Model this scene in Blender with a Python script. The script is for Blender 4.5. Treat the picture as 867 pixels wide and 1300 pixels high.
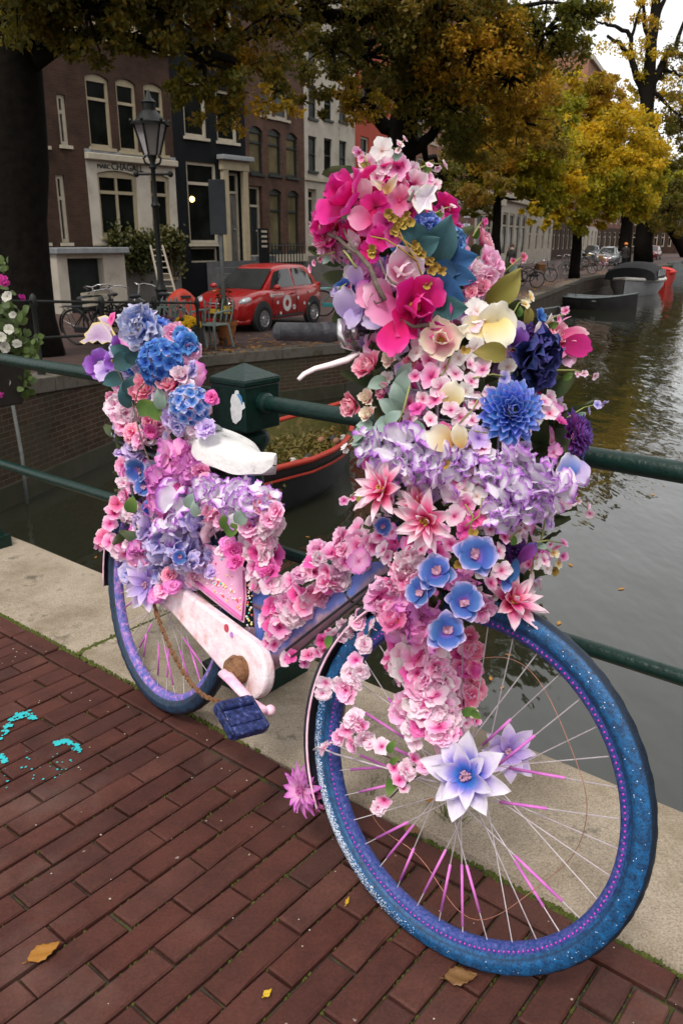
import bpy, math, random
import numpy as np
from mathutils import Vector, Matrix

for o in list(bpy.data.objects): bpy.data.objects.remove(o)
SC = bpy.context.scene
COL = SC.collection
R = math.radians
rnd = random.Random(7)

# ------------------------------------------------------------------ camera
CAM_H, PITCH, FPX = 1.293, 0.321, 1032.0          # height, downward pitch, focal length in photo pixels
CXP, CYP = 433.5, 650.0
cam = bpy.data.cameras.new("camera"); cam_o = bpy.data.objects.new("camera", cam); COL.objects.link(cam_o)
cam_o.location = (0, 0, CAM_H); cam_o.rotation_euler = (math.pi/2-PITCH, 0, 0)
cam.sensor_fit = 'VERTICAL'; cam.sensor_height = 36.0; cam.lens = FPX/1300*36.0
cam.clip_start = 0.05; cam.clip_end = 2000
cam.dof.use_dof = True; cam.dof.focus_distance = 1.75; cam.dof.aperture_fstop = 14.0
SC.camera = cam_o
# ------------------------------------------------------------------ sky, sun, exposure (overcast autumn day)
wd = bpy.data.worlds.new("World"); SC.world = wd; wd.use_nodes = True
nt = wd.node_tree; nt.nodes.clear()
out = nt.nodes.new('ShaderNodeOutputWorld'); bg = nt.nodes.new('ShaderNodeBackground')
sky = nt.nodes.new('ShaderNodeTexSky'); sky.sky_type = 'NISHITA'; sky.sun_disc = False
SUN_EL, SUN_AZ = 58.0, 200.0
sky.sun_elevation = R(SUN_EL); sky.sun_rotation = R(SUN_AZ); sky.dust_density = 4.0
mx = nt.nodes.new('ShaderNodeMixRGB'); mx.inputs[0].default_value = 0.88
mx.inputs[2].default_value = (7.6, 7.55, 7.5, 1)     # closed cloud cover
nt.links.new(sky.outputs[0], mx.inputs[1]); nt.links.new(mx.outputs[0], bg.inputs[0]); bg.inputs[1].default_value = 0.10
nt.links.new(bg.outputs[0], out.inputs[0])
sl = bpy.data.lights.new("sun", 'SUN'); sl.energy = 1.5; sl.angle = R(16); sl.color = (1.0, 0.96, 0.9)
so = bpy.data.objects.new("sun", sl); COL.objects.link(so)
az, el = R(SUN_AZ), R(SUN_EL)
sd = Vector((math.sin(az)*math.cos(el), math.cos(az)*math.cos(el), math.sin(el)))
so.rotation_euler = (-sd).to_track_quat('-Z', 'Y').to_euler(); so.location = (0, -5, 20)
SC.view_settings.view_transform = 'Standard'; SC.view_settings.look = 'None'
SC.view_settings.exposure = 0.85; SC.view_settings.gamma = 1.0
SC.view_settings.use_curve_mapping = False

# ------------------------------------------------------------------ pixels to directions
_c, _s = math.cos(PITCH), math.sin(PITCH)
EYE = np.array([0, 0, CAM_H])
def ray(px, py):
    a = (px-CXP)/FPX; b = (py-CYP)/FPX
    return np.array([a, _c-b*_s, -_s-b*_c])
def on_z(px, py, z=0.0):
    d = ray(px, py); return EYE+(z-CAM_H)/d[2]*d
def on_plane(px, py, p0, n):
    d = ray(px, py); return EYE+(np.dot(np.asarray(p0)-EYE, n)/np.dot(d, n))*d
def at_y(px, py, y):
    d = ray(px, py); return EYE+d*(y/d[1])
def proj(p):
    x, y, z = p[0], p[1], p[2]-CAM_H; d = y*_c-z*_s
    return CXP+FPX*x/d, CYP-FPX*(y*_s+z*_c)/d, d
def frm(yaw, lean):
    u = np.array([math.cos(yaw), math.sin(yaw), 0]); n = np.array([math.sin(yaw), -math.cos(yaw), 0]); up = np.array([0, 0, 1.])
    return u, up*math.cos(lean)-n*math.sin(lean), n*math.cos(lean)+up*math.sin(lean)
def nrm(v):
    v = np.asarray(v, float); return v/(np.linalg.norm(v)+1e-12)

# ------------------------------------------------------------------ mesh building
class MB:
    def __init__(self): self.v = []; self.f = []; self.t = []; self.m = []
    def add(self, vs, fs, t=None, mi=0):
        b = len(self.v); self.v.extend([tuple(map(float, p)) for p in vs])
        self.f.extend([tuple(b+i for i in q) for q in fs]); self.m.extend([mi]*len(fs))
        self.t.extend(list(t) if t is not None else [0.0]*len(vs)); return self
    def box(self, c, sz, ax=None, mi=0, t=0.0, taper=1.0):
        c = np.asarray(c, float); hx, hy, hz = [q/2 for q in sz]
        ax = np.eye(3) if ax is None else np.asarray(ax, float)
        vs = []
        for z in (-1, 1):
            k = taper if z > 0 else 1.0
            for x, y in ((-1, -1), (1, -1), (1, 1), (-1, 1)):
                vs.append(c+ax[0]*x*hx*k+ax[1]*y*hy*k+ax[2]*z*hz)
        return self.add(vs, [(3, 2, 1, 0), (4, 5, 6, 7), (0, 1, 5, 4), (1, 2, 6, 5), (2, 3, 7, 6), (3, 0, 4, 7)], [t]*8, mi)
    def tube(self, pts, rad, seg=8, cap=True, closed=False, mi=0, t=None, flat=1.0):
        P = [np.asarray(p, float) for p in pts]; n = len(P)
        rad = [rad]*n if np.isscalar(rad) else list(rad)
        vs = []; tt = []; prev = None
        for i in range(n):
            if closed: d = P[(i+1) % n]-P[i-1]
            else: d = P[min(i+1, n-1)]-P[max(i-1, 0)]
            d = nrm(d)
            if prev is None:
                a = np.array([0, 0, 1.]) if abs(d[2]) < .9 else np.array([1., 0, 0])
                x = nrm(np.cross(a, d))
            else: x = nrm(prev-d*np.dot(prev, d))
            prev = x; y = np.cross(d, x)
            for k in range(seg):
                a = 2*math.pi*k/seg
                vs.append(P[i]+rad[i]*(math.cos(a)*x+flat*math.sin(a)*y)); tt.append((i/(n-1)) if t is None else t)
        fs = []
        for i in range(n if closed else n-1):
            j = (i+1) % n
            for k in range(seg):
                l = (k+1) % seg; fs.append((i*seg+k, i*seg+l, j*seg+l, j*seg+k))
        if cap and not closed:
            fs.append(tuple(range(seg-1, -1, -1))); fs.append(tuple((n-1)*seg+k for k in range(seg)))
        return self.add(vs, fs, tt, mi)
    def lathe(self, prof, c, ax, seg=24, mi=0, t=0.0, closed=False, x0=None, a0=0, a1=2*math.pi):
        ax = nrm(ax); a = np.array([0, 0, 1.]) if abs(ax[2]) < .9 else np.array([1., 0, 0])
        x = nrm(np.cross(a, ax)) if x0 is None else nrm(x0); y = np.cross(ax, x); c = np.asarray(c, float)
        full = abs(a1-a0-2*math.pi) < 1e-6; N = seg if full else seg+1
        vs = []; n = len(prof)
        for k in range(N):
            an = a0+(a1-a0)*k/seg; e = math.cos(an)*x+math.sin(an)*y
            for (r, z) in prof: vs.append(c+r*e+z*ax)
        fs = []
        for k in range(seg):
            l = (k+1) % N
            for i in range(n if closed else n-1):
                j = (i+1) % n; fs.append((k*n+i, l*n+i, l*n+j, k*n+j))
        return self.add(vs, fs, [t]*len(vs), mi)
    def ball(self, c, r, seg=8, rings=5, ax=None, mi=0, t=0.0):
        c = np.asarray(c, float); r = np.array([r, r, r] if np.isscalar(r) else r, float)
        ax = np.eye(3) if ax is None else np.asarray(ax)
        vs = [c-ax[2]*r[2]]; 
        for i in range(1, rings):
            p = math.pi*i/rings
            for k in range(seg):
                a = 2*math.pi*k/seg
                vs.append(c+ax[0]*r[0]*math.sin(p)*math.cos(a)+ax[1]*r[1]*math.sin(p)*math.sin(a)-ax[2]*r[2]*math.cos(p))
        vs.append(c+ax[2]*r[2]); L = len(vs)-1; fs = []
        for k in range(seg):
            l = (k+1) % seg; fs.append((0, 1+l, 1+k)); fs.append((L, L-seg+k, L-seg+l))
            for i in range(rings-2):
                b = 1+i*seg; fs.append((b+k, b+l, b+seg+l, b+seg+k))
        return self.add(vs, fs, [t]*len(vs), mi)
    def prism(self, poly, d, mi=0, t=0.0):
        P = [np.asarray(p, float) for p in poly]; d = np.asarray(d, float); n = len(P)
        vs = P+[p+d for p in P]
        fs = [tuple(range(n-1, -1, -1)), tuple(range(n, 2*n))]+[(i, (i+1) % n, n+(i+1) % n, n+i) for i in range(n)]
        return self.add(vs, fs, [t]*(2*n), mi)
    def grid(self, G, mi=0, T=None):
        a, b = len(G), len(G[0]); vs = [p for row in G for p in row]
        fs = [(i*b+j, i*b+j+1, (i+1)*b+j+1, (i+1)*b+j) for i in range(a-1) for j in range(b-1)]
        return self.add(vs, fs, [q for row in T for q in row] if T is not None else None, mi)
    def merge(self, o, M=None):
        vs = o.v
        if M is not None:
            A = np.array(M)[:3, :3]; b = np.array(M)[:3, 3]; vs = (np.array(o.v)@A.T+b).tolist()
        base = len(self.v); self.v.extend([tuple(p) for p in vs]); self.t.extend(o.t)
        self.f.extend([tuple(base+i for i in q) for q in o.f]); self.m.extend(o.m); return self
    def mesh(self, name, mats, off=(0, 0, 0), smooth=False):
        me = bpy.data.meshes.new(name)
        V = (np.array(self.v)-np.asarray(off)) if len(self.v) else np.zeros((0, 3))
        me.from_pydata(V.tolist(), [], self.f)
        for m in (mats if isinstance(mats, (list, tuple)) else [mats]): me.materials.append(m)
        if any(self.m): me.polygons.foreach_set('material_index', self.m)
        at = me.attributes.new('t', 'FLOAT', 'POINT'); at.data.foreach_set('value', self.t)
        if smooth: me.polygons.foreach_set('use_smooth', [True]*len(me.polygons))
        me.update(); return me
WL = {}
def wl(o): return np.asarray(WL.get(o.name, (0, 0, 0)), float)
def tag(o, label=None, cat=None, group=None, kind=None):
    if label: o['label'] = label
    if cat: o['category'] = cat
    if group: o['group'] = group
    if kind: o['kind'] = kind
    return o
def link(name, data, parent=None, at=None):
    o = bpy.data.objects.new(name, data); COL.objects.link(o)
    if parent is not None: o.parent = parent
    w = wl(parent) if parent is not None else np.zeros(3)
    at = w if at is None else np.asarray(at, float)
    o.location = tuple(at-w); WL[o.name] = at; return o
def obj(name, mb, mats, parent=None, smooth=False, label=None, cat=None, group=None, kind=None, sharp=None, bev=0, base=True):
    """one mesh object; mb holds world coordinates"""
    if parent is not None: off = wl(parent)
    else:
        V = np.array(mb.v); lo, hi = V.min(0), V.max(0)
        off = np.array([(lo[0]+hi[0])/2, (lo[1]+hi[1])/2, lo[2]]) if base else np.zeros(3)
    me = mb.mesh(name, mats, off, smooth)
    o = link(name, me, parent, off)
    if smooth and sharp: 
        try: me.set_sharp_from_angle(angle=R(sharp))
        except Exception: pass
    if bev:
        b = o.modifiers.new('bevel', 'BEVEL'); b.width = bev; b.segments = 2; b.limit_method = 'ANGLE'; b.angle_limit = R(40)
    return tag(o, label, cat, group, kind)
def thing(name, label, cat, loc=(0, 0, 0), group=None):
    o = link(name, None, None, loc); o.empty_display_size = .1
    return tag(o, label, cat, group)
def copy_tree(o, parent=None, loc=None, rz=None, label=None, group=None):
    c = o.copy(); COL.objects.link(c); c.parent = parent
    if loc is not None: c.location = loc
    if rz is not None: c.rotation_euler = (0, 0, rz)
    if label: c['label'] = label
    if group: c['group'] = group
    for ch in o.children: copy_tree(ch, c)
    return c
def inst(name, me, parent, M):
    """an object sharing mesh data, world matrix M (parents carry no rotation)"""
    o = bpy.data.objects.new(name, me); COL.objects.link(o); o.parent = parent
    w = wl(parent); M = Matrix(M).copy(); WL[o.name] = np.array(M.translation)
    M.translation = M.translation-Vector(w); o.matrix_basis = M; return o
def basis(p, z, roll=0.0, sc=1.0, ref=None):
    """4x4 with local z along z"""
    z = nrm(z); a = np.array([0, 0, 1.]) if abs(z[2]) < .92 else np.array([0, 1., 0])
    if ref is not None: a = np.asarray(ref)
    x = nrm(np.cross(a, z)); y = np.cross(z, x)
    c, s = math.cos(roll), math.sin(roll); x, y = c*x+s*y, -s*x+c*y
    M = np.eye(4); sc = [sc]*3 if np.isscalar(sc) else sc
    M[:3, 0] = x*sc[0]; M[:3, 1] = y*sc[1]; M[:3, 2] = z*sc[2]; M[:3, 3] = p; return Matrix(M.tolist())

# ------------------------------------------------------------------ materials
MATS = {}
def _new(name):
    m = bpy.data.materials.new(name); m.use_nodes = True; N = m.node_tree.nodes; N.clear()
    o = N.new('ShaderNodeOutputMaterial'); b = N.new('ShaderNodeBsdfPrincipled')
    m.node_tree.links.new(b.outputs[0], o.inputs[0]); MATS[name] = m
    return m, N, m.node_tree.links, b, o
def ramp(N, L, fac, stops, interp='LINEAR'):
    r = N.new('ShaderNodeValToRGB'); e = r.color_ramp.elements; r.color_ramp.interpolation = interp
    while len(e) > 1: e.remove(e[-1])
    e[0].position = stops[0][0]; e[0].color = (*stops[0][1], 1)
    for p, c in stops[1:]:
        k = e.new(p); k.color = (*c, 1)
    L.new(fac, r.inputs[0]); return r
def noise(N, L, scale, det=4, vec=None, rough=.6):
    n = N.new('ShaderNodeTexNoise'); n.inputs['Scale'].default_value = scale; n.inputs['Detail'].default_value = det
    n.inputs['Roughness'].default_value = rough
    if vec is not None: L.new(vec, n.inputs['Vector'])
    return n
def math_n(N, L, op, a, b=None):
    n = N.new('ShaderNodeMath'); n.operation = op
    for i, q in enumerate((a, b)):
        if q is None: continue
        if hasattr(q, 'links'): L.new(q, n.inputs[i])
        else: n.inputs[i].default_value = q
    return n.outputs[0]
def mixc(N, L, f, a, b, mode='MIX'):
    n = N.new('ShaderNodeMixRGB'); n.blend_type = mode
    for i, q in enumerate((f, a, b)):
        if hasattr(q, 'links'): L.new(q, n.inputs[i])
        elif i == 0: n.inputs[0].default_value = q
        else: n.inputs[i].default_value = (*q, 1)
    return n.outputs[0]
def bump(N, L, b, h, st, dist=.01, prev=None):
    n = N.new('ShaderNodeBump'); n.inputs['Strength'].default_value = st; n.inputs['Distance'].default_value = dist
    L.new(h, n.inputs['Height'])
    if prev is not None: L.new(prev, n.inputs['Normal'])
    L.new(n.outputs[0], b.inputs['Normal']); return n.outputs[0]
def mat(name, c1, c2=None, scale=20, rough=.6, metal=0., bmp=0., bscale=None, rand=0., spec=.25, c3=None, stops=None, world=False, coat=0.):
    m, N, L, b, o = _new(name)
    tc = N.new('ShaderNodeTexCoord'); vec = tc.outputs['Object']
    if world: g = N.new('ShaderNodeNewGeometry'); vec = g.outputs['Position']
    c2 = c2 or tuple(q*.75 for q in c1)
    n = noise(N, L, scale, 5, vec)
    st = [(.33, c1), (.66, c2)] if c3 is None else [(.3, c1), (.5, c2), (.68, c3)]
    col = ramp(N, L, n.outputs[0], stops or st).outputs[0]
    if rand:
        oi = N.new('ShaderNodeObjectInfo'); k = math_n(N, L, 'MULTIPLY_ADD', oi.outputs['Random'], rand); k.node.inputs[2].default_value = 1-rand/2
        col = mixc(N, L, 1.0, col, k, 'MULTIPLY')
    L.new(col, b.inputs['Base Color']); b.inputs['Metallic'].default_value = metal
    rr = N.new('ShaderNodeMapRange'); rr.inputs[3].default_value = max(0, rough-.1); rr.inputs[4].default_value = min(1, rough+.1)
    L.new(n.outputs[0], rr.inputs[0]); L.new(rr.outputs[0], b.inputs['Roughness'])
    b.inputs['Specular IOR Level'].default_value = spec
    if coat: b.inputs['Coat Weight'].default_value = coat; b.inputs['Coat Roughness'].default_value = .08
    if bmp:
        n2 = noise(N, L, bscale or scale*3, 6, vec); bump(N, L, b, n2.outputs[0], bmp)
    return m
def petal_mat(name, stops, rand=.16, trans=.32, rough=.6, vein=.5, speck=None):
    """petal cloth: colour runs from the petal's base (t=0) to its rim (t=1)"""
    m, N, L, b, o = _new(name)
    a = N.new('ShaderNodeAttribute'); a.attribute_name = 't'
    tc = N.new('ShaderNodeTexCoord'); n = noise(N, L, 55, 3, tc.outputs['Object'])
    k = math_n(N, L, 'MULTIPLY_ADD', n.outputs[0], .24); k.node.inputs[2].default_value = -.12
    f = math_n(N, L, 'ADD', a.outputs['Fac'], k)
    col = ramp(N, L, f, stops).outputs[0]
    g = N.new('ShaderNodeNewGeometry'); oi = N.new('ShaderNodeObjectInfo')
    rsum = math_n(N, L, 'ADD', g.outputs['Random Per Island'], oi.outputs['Random'])
    hs = N.new('ShaderNodeHueSaturation'); L.new(col, hs.inputs['Color'])
    v = math_n(N, L, 'MULTIPLY_ADD', rsum, rand); v.node.inputs[2].default_value = 1-rand
    L.new(v, hs.inputs['Value'])
    h = math_n(N, L, 'MULTIPLY_ADD', rsum, .022); h.node.inputs[2].default_value = .478
    L.new(h, hs.inputs['Hue']); col = hs.outputs[0]
    if speck:
        vo = N.new('ShaderNodeTexVoronoi'); vo.inputs['Scale'].default_value = speck[0]; L.new(tc.outputs['Object'], vo.inputs['Vector'])
        sp = math_n(N, L, 'LESS_THAN', vo.outputs['Distance'], speck[1]); col = mixc(N, L, sp, col, speck[2])
    L.new(col, b.inputs['Base Color']); b.inputs['Roughness'].default_value = rough; b.inputs['Specular IOR Level'].default_value = .3
    bump(N, L, b, n.outputs[0], vein, .004)
    tr = N.new('ShaderNodeBsdfTranslucent'); L.new(col, tr.inputs[0]); ms = N.new('ShaderNodeMixShader'); ms.inputs[0].default_value = trans
    L.new(b.outputs[0], ms.inputs[1]); L.new(tr.outputs[0], ms.inputs[2]); L.new(ms.outputs[0], o.inputs[0])
    return m
def leaf_mat(name, stops, trans=.35, rough=.5):
    m, N, L, b, o = _new(name)
    g = N.new('ShaderNodeNewGeometry'); tc = N.new('ShaderNodeTexCoord')
    n = noise(N, L, .35, 2, g.outputs['Position'])
    f = math_n(N, L, 'MULTIPLY_ADD', n.outputs[0], 1.3); f.node.inputs[2].default_value = -.4
    k = math_n(N, L, 'MULTIPLY_ADD', g.outputs['Random Per Island'], .5); L.new(f, k.node.inputs[2])
    col = ramp(N, L, k, stops).outputs[0]
    L.new(col, b.inputs['Base Color']); b.inputs['Roughness'].default_value = rough; b.inputs['Specular IOR Level'].default_value = .3
    tr = N.new('ShaderNodeBsdfTranslucent'); L.new(col, tr.inputs[0]); ms = N.new('ShaderNodeMixShader'); ms.inputs[0].default_value = trans
    L.new(b.outputs[0], ms.inputs[1]); L.new(tr.outputs[0], ms.inputs[2]); L.new(ms.outputs[0], o.inputs[0])
    return m
def brick_mat(name, c1, c2, mortar, bw=.22, bh=.065, axis=None, bmp=.5, stain=None):
    """brickwork too far away to tell the bricks apart one by one; u runs along the wall"""
    m, N, L, b, o = _new(name)
    tc = N.new('ShaderNodeTexCoord'); sep = N.new('ShaderNodeSeparateXYZ')
    g = N.new('ShaderNodeNewGeometry'); L.new(g.outputs['Position'], sep.inputs[0])
    d = axis or (1, 0)
    ux = math_n(N, L, 'MULTIPLY', sep.outputs[0], d[0]); uy = math_n(N, L, 'MULTIPLY', sep.outputs[1], d[1]); u = math_n(N, L, 'ADD', ux, uy)
    cb = N.new('ShaderNodeCombineXYZ'); L.new(u, cb.inputs[0]); L.new(sep.outputs[2], cb.inputs[1])
    br = N.new('ShaderNodeTexBrick'); L.new(cb.outputs[0], br.inputs['Vector'])
    br.inputs['Scale'].default_value = 1; br.inputs['Brick Width'].default_value = bw; br.inputs['Row Height'].default_value = bh
    br.inputs['Mortar Size'].default_value = .006; br.inputs['Color1'].default_value = (*c1, 1); br.inputs['Color2'].default_value = (*c2, 1)
    br.inputs['Mortar'].default_value = (*mortar, 1); br.inputs['Mortar Smooth'].default_value = .3; br.inputs['Bias'].default_value = -.2
    n = noise(N, L, 1.3, 6, g.outputs['Position']); n2 = noise(N, L, 14, 4, g.outputs['Position'])
    v = ramp(N, L, n.outputs[0], [(.3, (.6, .6, .6)), (.7, (1.25, 1.22, 1.2))]).outputs[0]
    col = mixc(N, L, 1.0, br.outputs['Color'], v, 'MULTIPLY')
    if stain:
        n3 = noise(N, L, .9, 7, g.outputs['Position'], .7); sf = ramp(N, L, n3.outputs[0], [(.48, (0, 0, 0)), (.68, (1, 1, 1))]).outputs[0]
        col = mixc(N, L, sf, col, stain)
    L.new(col, b.inputs['Base Color']); b.inputs['Roughness'].default_value = .85; b.inputs['Specular IOR Level'].default_value = .2
    p = bump(N, L, b, br.outputs['Fac'], -bmp, .01); bump(N, L, b, n2.outputs[0], .3, .006, p)
    return m

# ------------------------------------------------------------------ petals and leaves
def petal(L=1., Wd=.6, shape='round', cup=.25, e0=.3, bend=.5, wave=0., nl=6, nw=4, seed=0, twist=0., notch=0.):
    q = random.Random(seed); m = MB(); G, T = [], []; x = z = 0.; ph = q.random()*6
    for i in range(nl+1):
        f = i/nl; e = e0+bend*f
        if i: x += L/nl*math.cos(e); z += L/nl*math.sin(e)
        if shape == 'round': w = Wd*(math.sin(math.pi*min(1, (.06+f*.94))**1.35))**.62 if f < 1 else Wd*.30
        elif shape == 'point': w = Wd*(math.sin(math.pi*(.10+.90*f)**.85)**.9) if f < 1 else .004
        elif shape == 'spoon': w = Wd*(.35+.65*math.sin(math.pi*(.05+.8*f)**1.3)) if f < 1 else Wd*.42
        else: w = Wd*math.sin(math.pi*(.06+.92*f))**.8 if f < 1 else Wd*.12
        w = max(w, .004)
        row, tr = [], []
        for j in range(nw+1):
            v = 2*j/nw-1; wz = wave*math.sin(ph+f*7+v*3.1)*f+wave*.7*math.sin(ph*2+f*13-v*5)*abs(v)*f
            nx, nz = -math.sin(e), math.cos(e); lift = cup*w*v*v+wz+twist*v*w*f
            back = (notch if abs(v) < .2 and i == nl else 0)+(.10*L*v*v if i == nl and shape in('round', 'spoon') else 0)
            cr = q.gauss(0, .022)*L*f if i else 0.; row.append((x+nx*(lift+cr)-back*math.cos(e)+q.gauss(0, .01)*L*f, v*w*(1+q.gauss(0, .03)*f), z+nz*(lift+cr)-back*math.sin(e))); tr.append(min(1, max(f, .55*abs(v)*f+.45*f+.35*abs(v)*f)))
        G.append(row); T.append(tr)
    return m.grid(G, T=T)
def rotz(a): return Matrix.Rotation(a, 4, 'Z')
def place(rad, az, el=0., z=0., s=1., roll=0.):
    return rotz(az)@Matrix.Translation((rad, 0, z))@Matrix.Rotation(-el, 4, 'Y')@Matrix.Rotation(roll, 4, 'X')@Matrix.Scale(s, 4)
M_chrome = mat('worn_chrome', (.62, .60, .60), (.45, .43, .44), 60, .25, metal=.9)
M_black = mat('black_rubber', (.022, .024, .027), (.05, .052, .056), 60, .45, bmp=.3)
# ================================================================== the bridge we stand on
KE = np.array([.773, -.634, 0]); KE = KE/np.linalg.norm(KE); KN = np.array([-KE[1], KE[0], 0])   # along the kerb, towards the water
def kp(a, p, z=0.0): return KE*a+KN*p+np.array([0, 0, z])
P_EDGE, P_IN = 1.30, 1.765            # pavement edge / water edge of the kerb stones
# --- materials
M_joint = mat('mossy_joint', (.03, .026, .018), (.075, .062, .045), 30, .95, bmp=.6, stops=[(.35, (.03, .026, .018)), (.55, (.055, .045, .032)), (.62, (.05, .06, .012)), (.8, (.035, .05, .01))], world=True)
def brickstone():
    m, N, L, b, o = _new('clinker_brick')
    tc = N.new('ShaderNodeTexCoord'); oi = N.new('ShaderNodeObjectInfo'); g = N.new('ShaderNodeNewGeometry')
    r = math_n(N, L, 'FRACT', math_n(N, L, 'ADD', oi.outputs['Random'], g.outputs['Random Per Island']))
    base = ramp(N, L, r, [(0, (.052, .0175, .0135)), (.2, (.068, .024, .018)), (.4, (.058, .020, .015)), (.55, (.074, .029, .022)), (.75, (.064, .021, .0155)), (1, (.050, .020, .016))]).outputs[0]
    n1 = noise(N, L, 9, 6, g.outputs['Position']); n2 = noise(N, L, 160, 4, g.outputs['Position']); n3 = noise(N, L, 2.2, 5, g.outputs['Position'])
    c = mixc(N, L, 1, base, ramp(N, L, n1.outputs[0], [(.3, (.72, .72, .74)), (.7, (1.22, 1.2, 1.16))]).outputs[0], 'MULTIPLY')
    c = mixc(N, L, 1, c, ramp(N, L, n2.outputs[0], [(.3, (.8, .8, .8)), (.72, (1.22, 1.2, 1.18))]).outputs[0], 'MULTIPLY')
    dust = ramp(N, L, n3.outputs[0], [(.55, (0, 0, 0)), (.8, (.3, .3, .3))]).outputs[0]
    c = mixc(N, L, dust, c, (.21, .16, .135))
    vo = N.new('ShaderNodeTexVoronoi'); vo.inputs['Scale'].default_value = 14; vo.inputs['Randomness'].default_value = 1; L.new(g.outputs['Position'], vo.inputs['Vector'])
    sp = math_n(N, L, 'LESS_THAN', math_n(N, L, 'ADD', vo.outputs['Distance'], math_n(N, L, 'MULTIPLY', n2.outputs[0], .12)), .115)
    sp = math_n(N, L, 'MULTIPLY', sp, math_n(N, L, 'GREATER_THAN', n1.outputs[0], .56))
    c = mixc(N, L, math_n(N, L, 'MULTIPLY', sp, .55), c, (.33, .30, .27))
    L.new(c, b.inputs['Base Color']); b.inputs['Specular IOR Level'].default_value = .18
    rr = ramp(N, L, n1.outputs[0], [(.3, (.55, .55, .55)), (.7, (.8, .8, .8))]); L.new(rr.outputs[0], b.inputs['Roughness'])
    p = bump(N, L, b, n2.outputs[0], .35, .003); bump(N, L, b, n1.outputs[0], .4, .006, p)
    return m
M_brick = brickstone()
def kerbstone():
    m, N, L, b, o = _new('kerb_stone'); g = N.new('ShaderNodeNewGeometry')
    n1 = noise(N, L, 3.5, 7, g.outputs['Position'], .65); n2 = noise(N, L, 220, 3, g.outputs['Position']); n3 = noise(N, L, 1.6, 6, g.outputs['Position'], .7); n4 = noise(N, L, 7, 6, g.outputs['Position'], .7)
    c = ramp(N, L, n1.outputs[0], [(.3, (.185, .145, .10)), (.5, (.285, .235, .175)), (.7, (.36, .305, .235))]).outputs[0]
    c = mixc(N, L, 1, c, ramp(N, L, n2.outputs[0], [(.3, (.6, .59, .58)), (.5, (.97, .97, .97)), (.7, (1.25, 1.25, 1.25))]).outputs[0], 'MULTIPLY')
    c = mixc(N, L, ramp(N, L, n3.outputs[0], [(.52, (0, 0, 0)), (.68, (.8, .8, .8))]).outputs[0], c, (.12, .092, .045))
    c = mixc(N, L, ramp(N, L, n4.outputs[0], [(.58, (0, 0, 0)), (.68, (.75, .75, .75))]).outputs[0], c, (.055, .043, .028))
    L.new(c, b.inputs['Base Color']); b.inputs['Roughness'].default_value = .85; b.inputs['Specular IOR Level'].default_value = .25
    p = bump(N, L, b, n2.outputs[0], .5, .003); bump(N, L, b, n4.outputs[0], .5, .006, p); return m
M_kerb = kerbstone()
M_moss = mat('moss', (.035, .055, .008), (.075, .085, .015), 60, .95, stops=[(.3, (.03, .045, .008)), (.55, (.07, .085, .014)), (.75, (.11, .095, .03))], world=True)
M_conc = mat('bridge_masonry', (.16, .14, .12), (.1, .09, .08), 3, .9, bmp=.4, world=True)
# deck body (carries kerb and pavement), never seen face on
deck = MB(); deck.box(kp(0, -4.22, -.36), (24, 11.94, .6), (KE, KN, (0, 0, 1)))
deck = obj('bridge_deck', deck, M_conc, kind='structure')
pav = MB(); pav.grid([[kp(a, p, -.012) for p in (-10, -4, -1, .5, P_EDGE-.002)] for a in np.linspace(-12, 12, 9)])
pav = obj('pavement', pav, M_joint, kind='structure')
# bricks, 20 x 6.5 cm, laid end-on to the kerb, with one stretcher row along it
def brick_mb(seed, L=.196, Wd=.062):
    q = random.Random(seed); m = MB(); j = lambda s: q.uniform(-s, s)
    rings = []
    for z, ins in ((-.03, 0), (-.0035, 0), (0, .0035)):
        rings.append([(sx*(L/2-ins)+j(.0012), sy*(Wd/2-ins)+j(.0012), z+(j(.0008) if z == 0 else 0)) for sx, sy in ((-1, -1), (-.35, -1), (.3, -1), (1, -1), (1, 1), (.35, 1), (-.3, 1), (-1, 1))])
    vs = [p for r in rings for p in r]; fs = [(k*8+i, k*8+(i+1) % 8, k*8+8+(i+1) % 8, k*8+8+i) for k in range(2) for i in range(8)]
    fs += [(16, 17, 22, 23), (17, 18, 21, 22), (18, 19, 20, 21)]
    return m.add(vs, fs)
BV = [brick_mb(i) for i in range(8)]; BVM = [b.mesh('brick', M_brick) for b in BV]
spots = []
q = random.Random(3)
for i in range(-78, 40):
    for j in range(-16, 8):
        a = i*.0685; p = P_EDGE-.075-.102-j*.2025-(.101 if i % 2 else 0)
        if p > P_EDGE-.17: continue
        spots.append((a, p, 0))
for i in range(-78, 40):
    if i % 2 == 0: continue
for i in range(-26, 15): spots.append((i*.2025+.05, P_EDGE-.037, 1))
for i in range(-78, 40):          # half bricks closing the staggered rows
    if i % 2: spots.append((i*.0685, P_EDGE-.075-.051, 2))
cand = []
for a, p, k in spots:
    w = kp(a, p); x, y, d = proj(w)
    vis = d > .2 and -90 < x < 957 and 600 < y < 1400
    cand.append((0 if vis and -15 < x < 882 and y < 1312 else 1, d, a, p, k))
cand.sort(); rest = MB(); nb = 0
for c0, d, a, p, k in cand:
    ax = math.atan2(KN[1], KN[0]) if k != 1 else math.atan2(KE[1], KE[0])
    M = Matrix.Translation(Vector(kp(a, p+q.uniform(-.002, .002), q.uniform(-.002, .0025))))@Matrix.Rotation(ax+q.uniform(-.012, .012), 4, 'Z')@Matrix.Rotation(q.uniform(-.007, .007), 4, 'X')@Matrix.Rotation(q.uniform(-.004, .004), 4, 'Y')
    if k == 2: M = M@Matrix.Diagonal((.47, 1, 1, 1))
    vi = q.randrange(8)
    if c0 == 0 and nb < 300: inst('brick', BVM[vi], pav, M); nb += 1
    elif d < 7: rest.merge(BV[vi], M)
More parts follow.
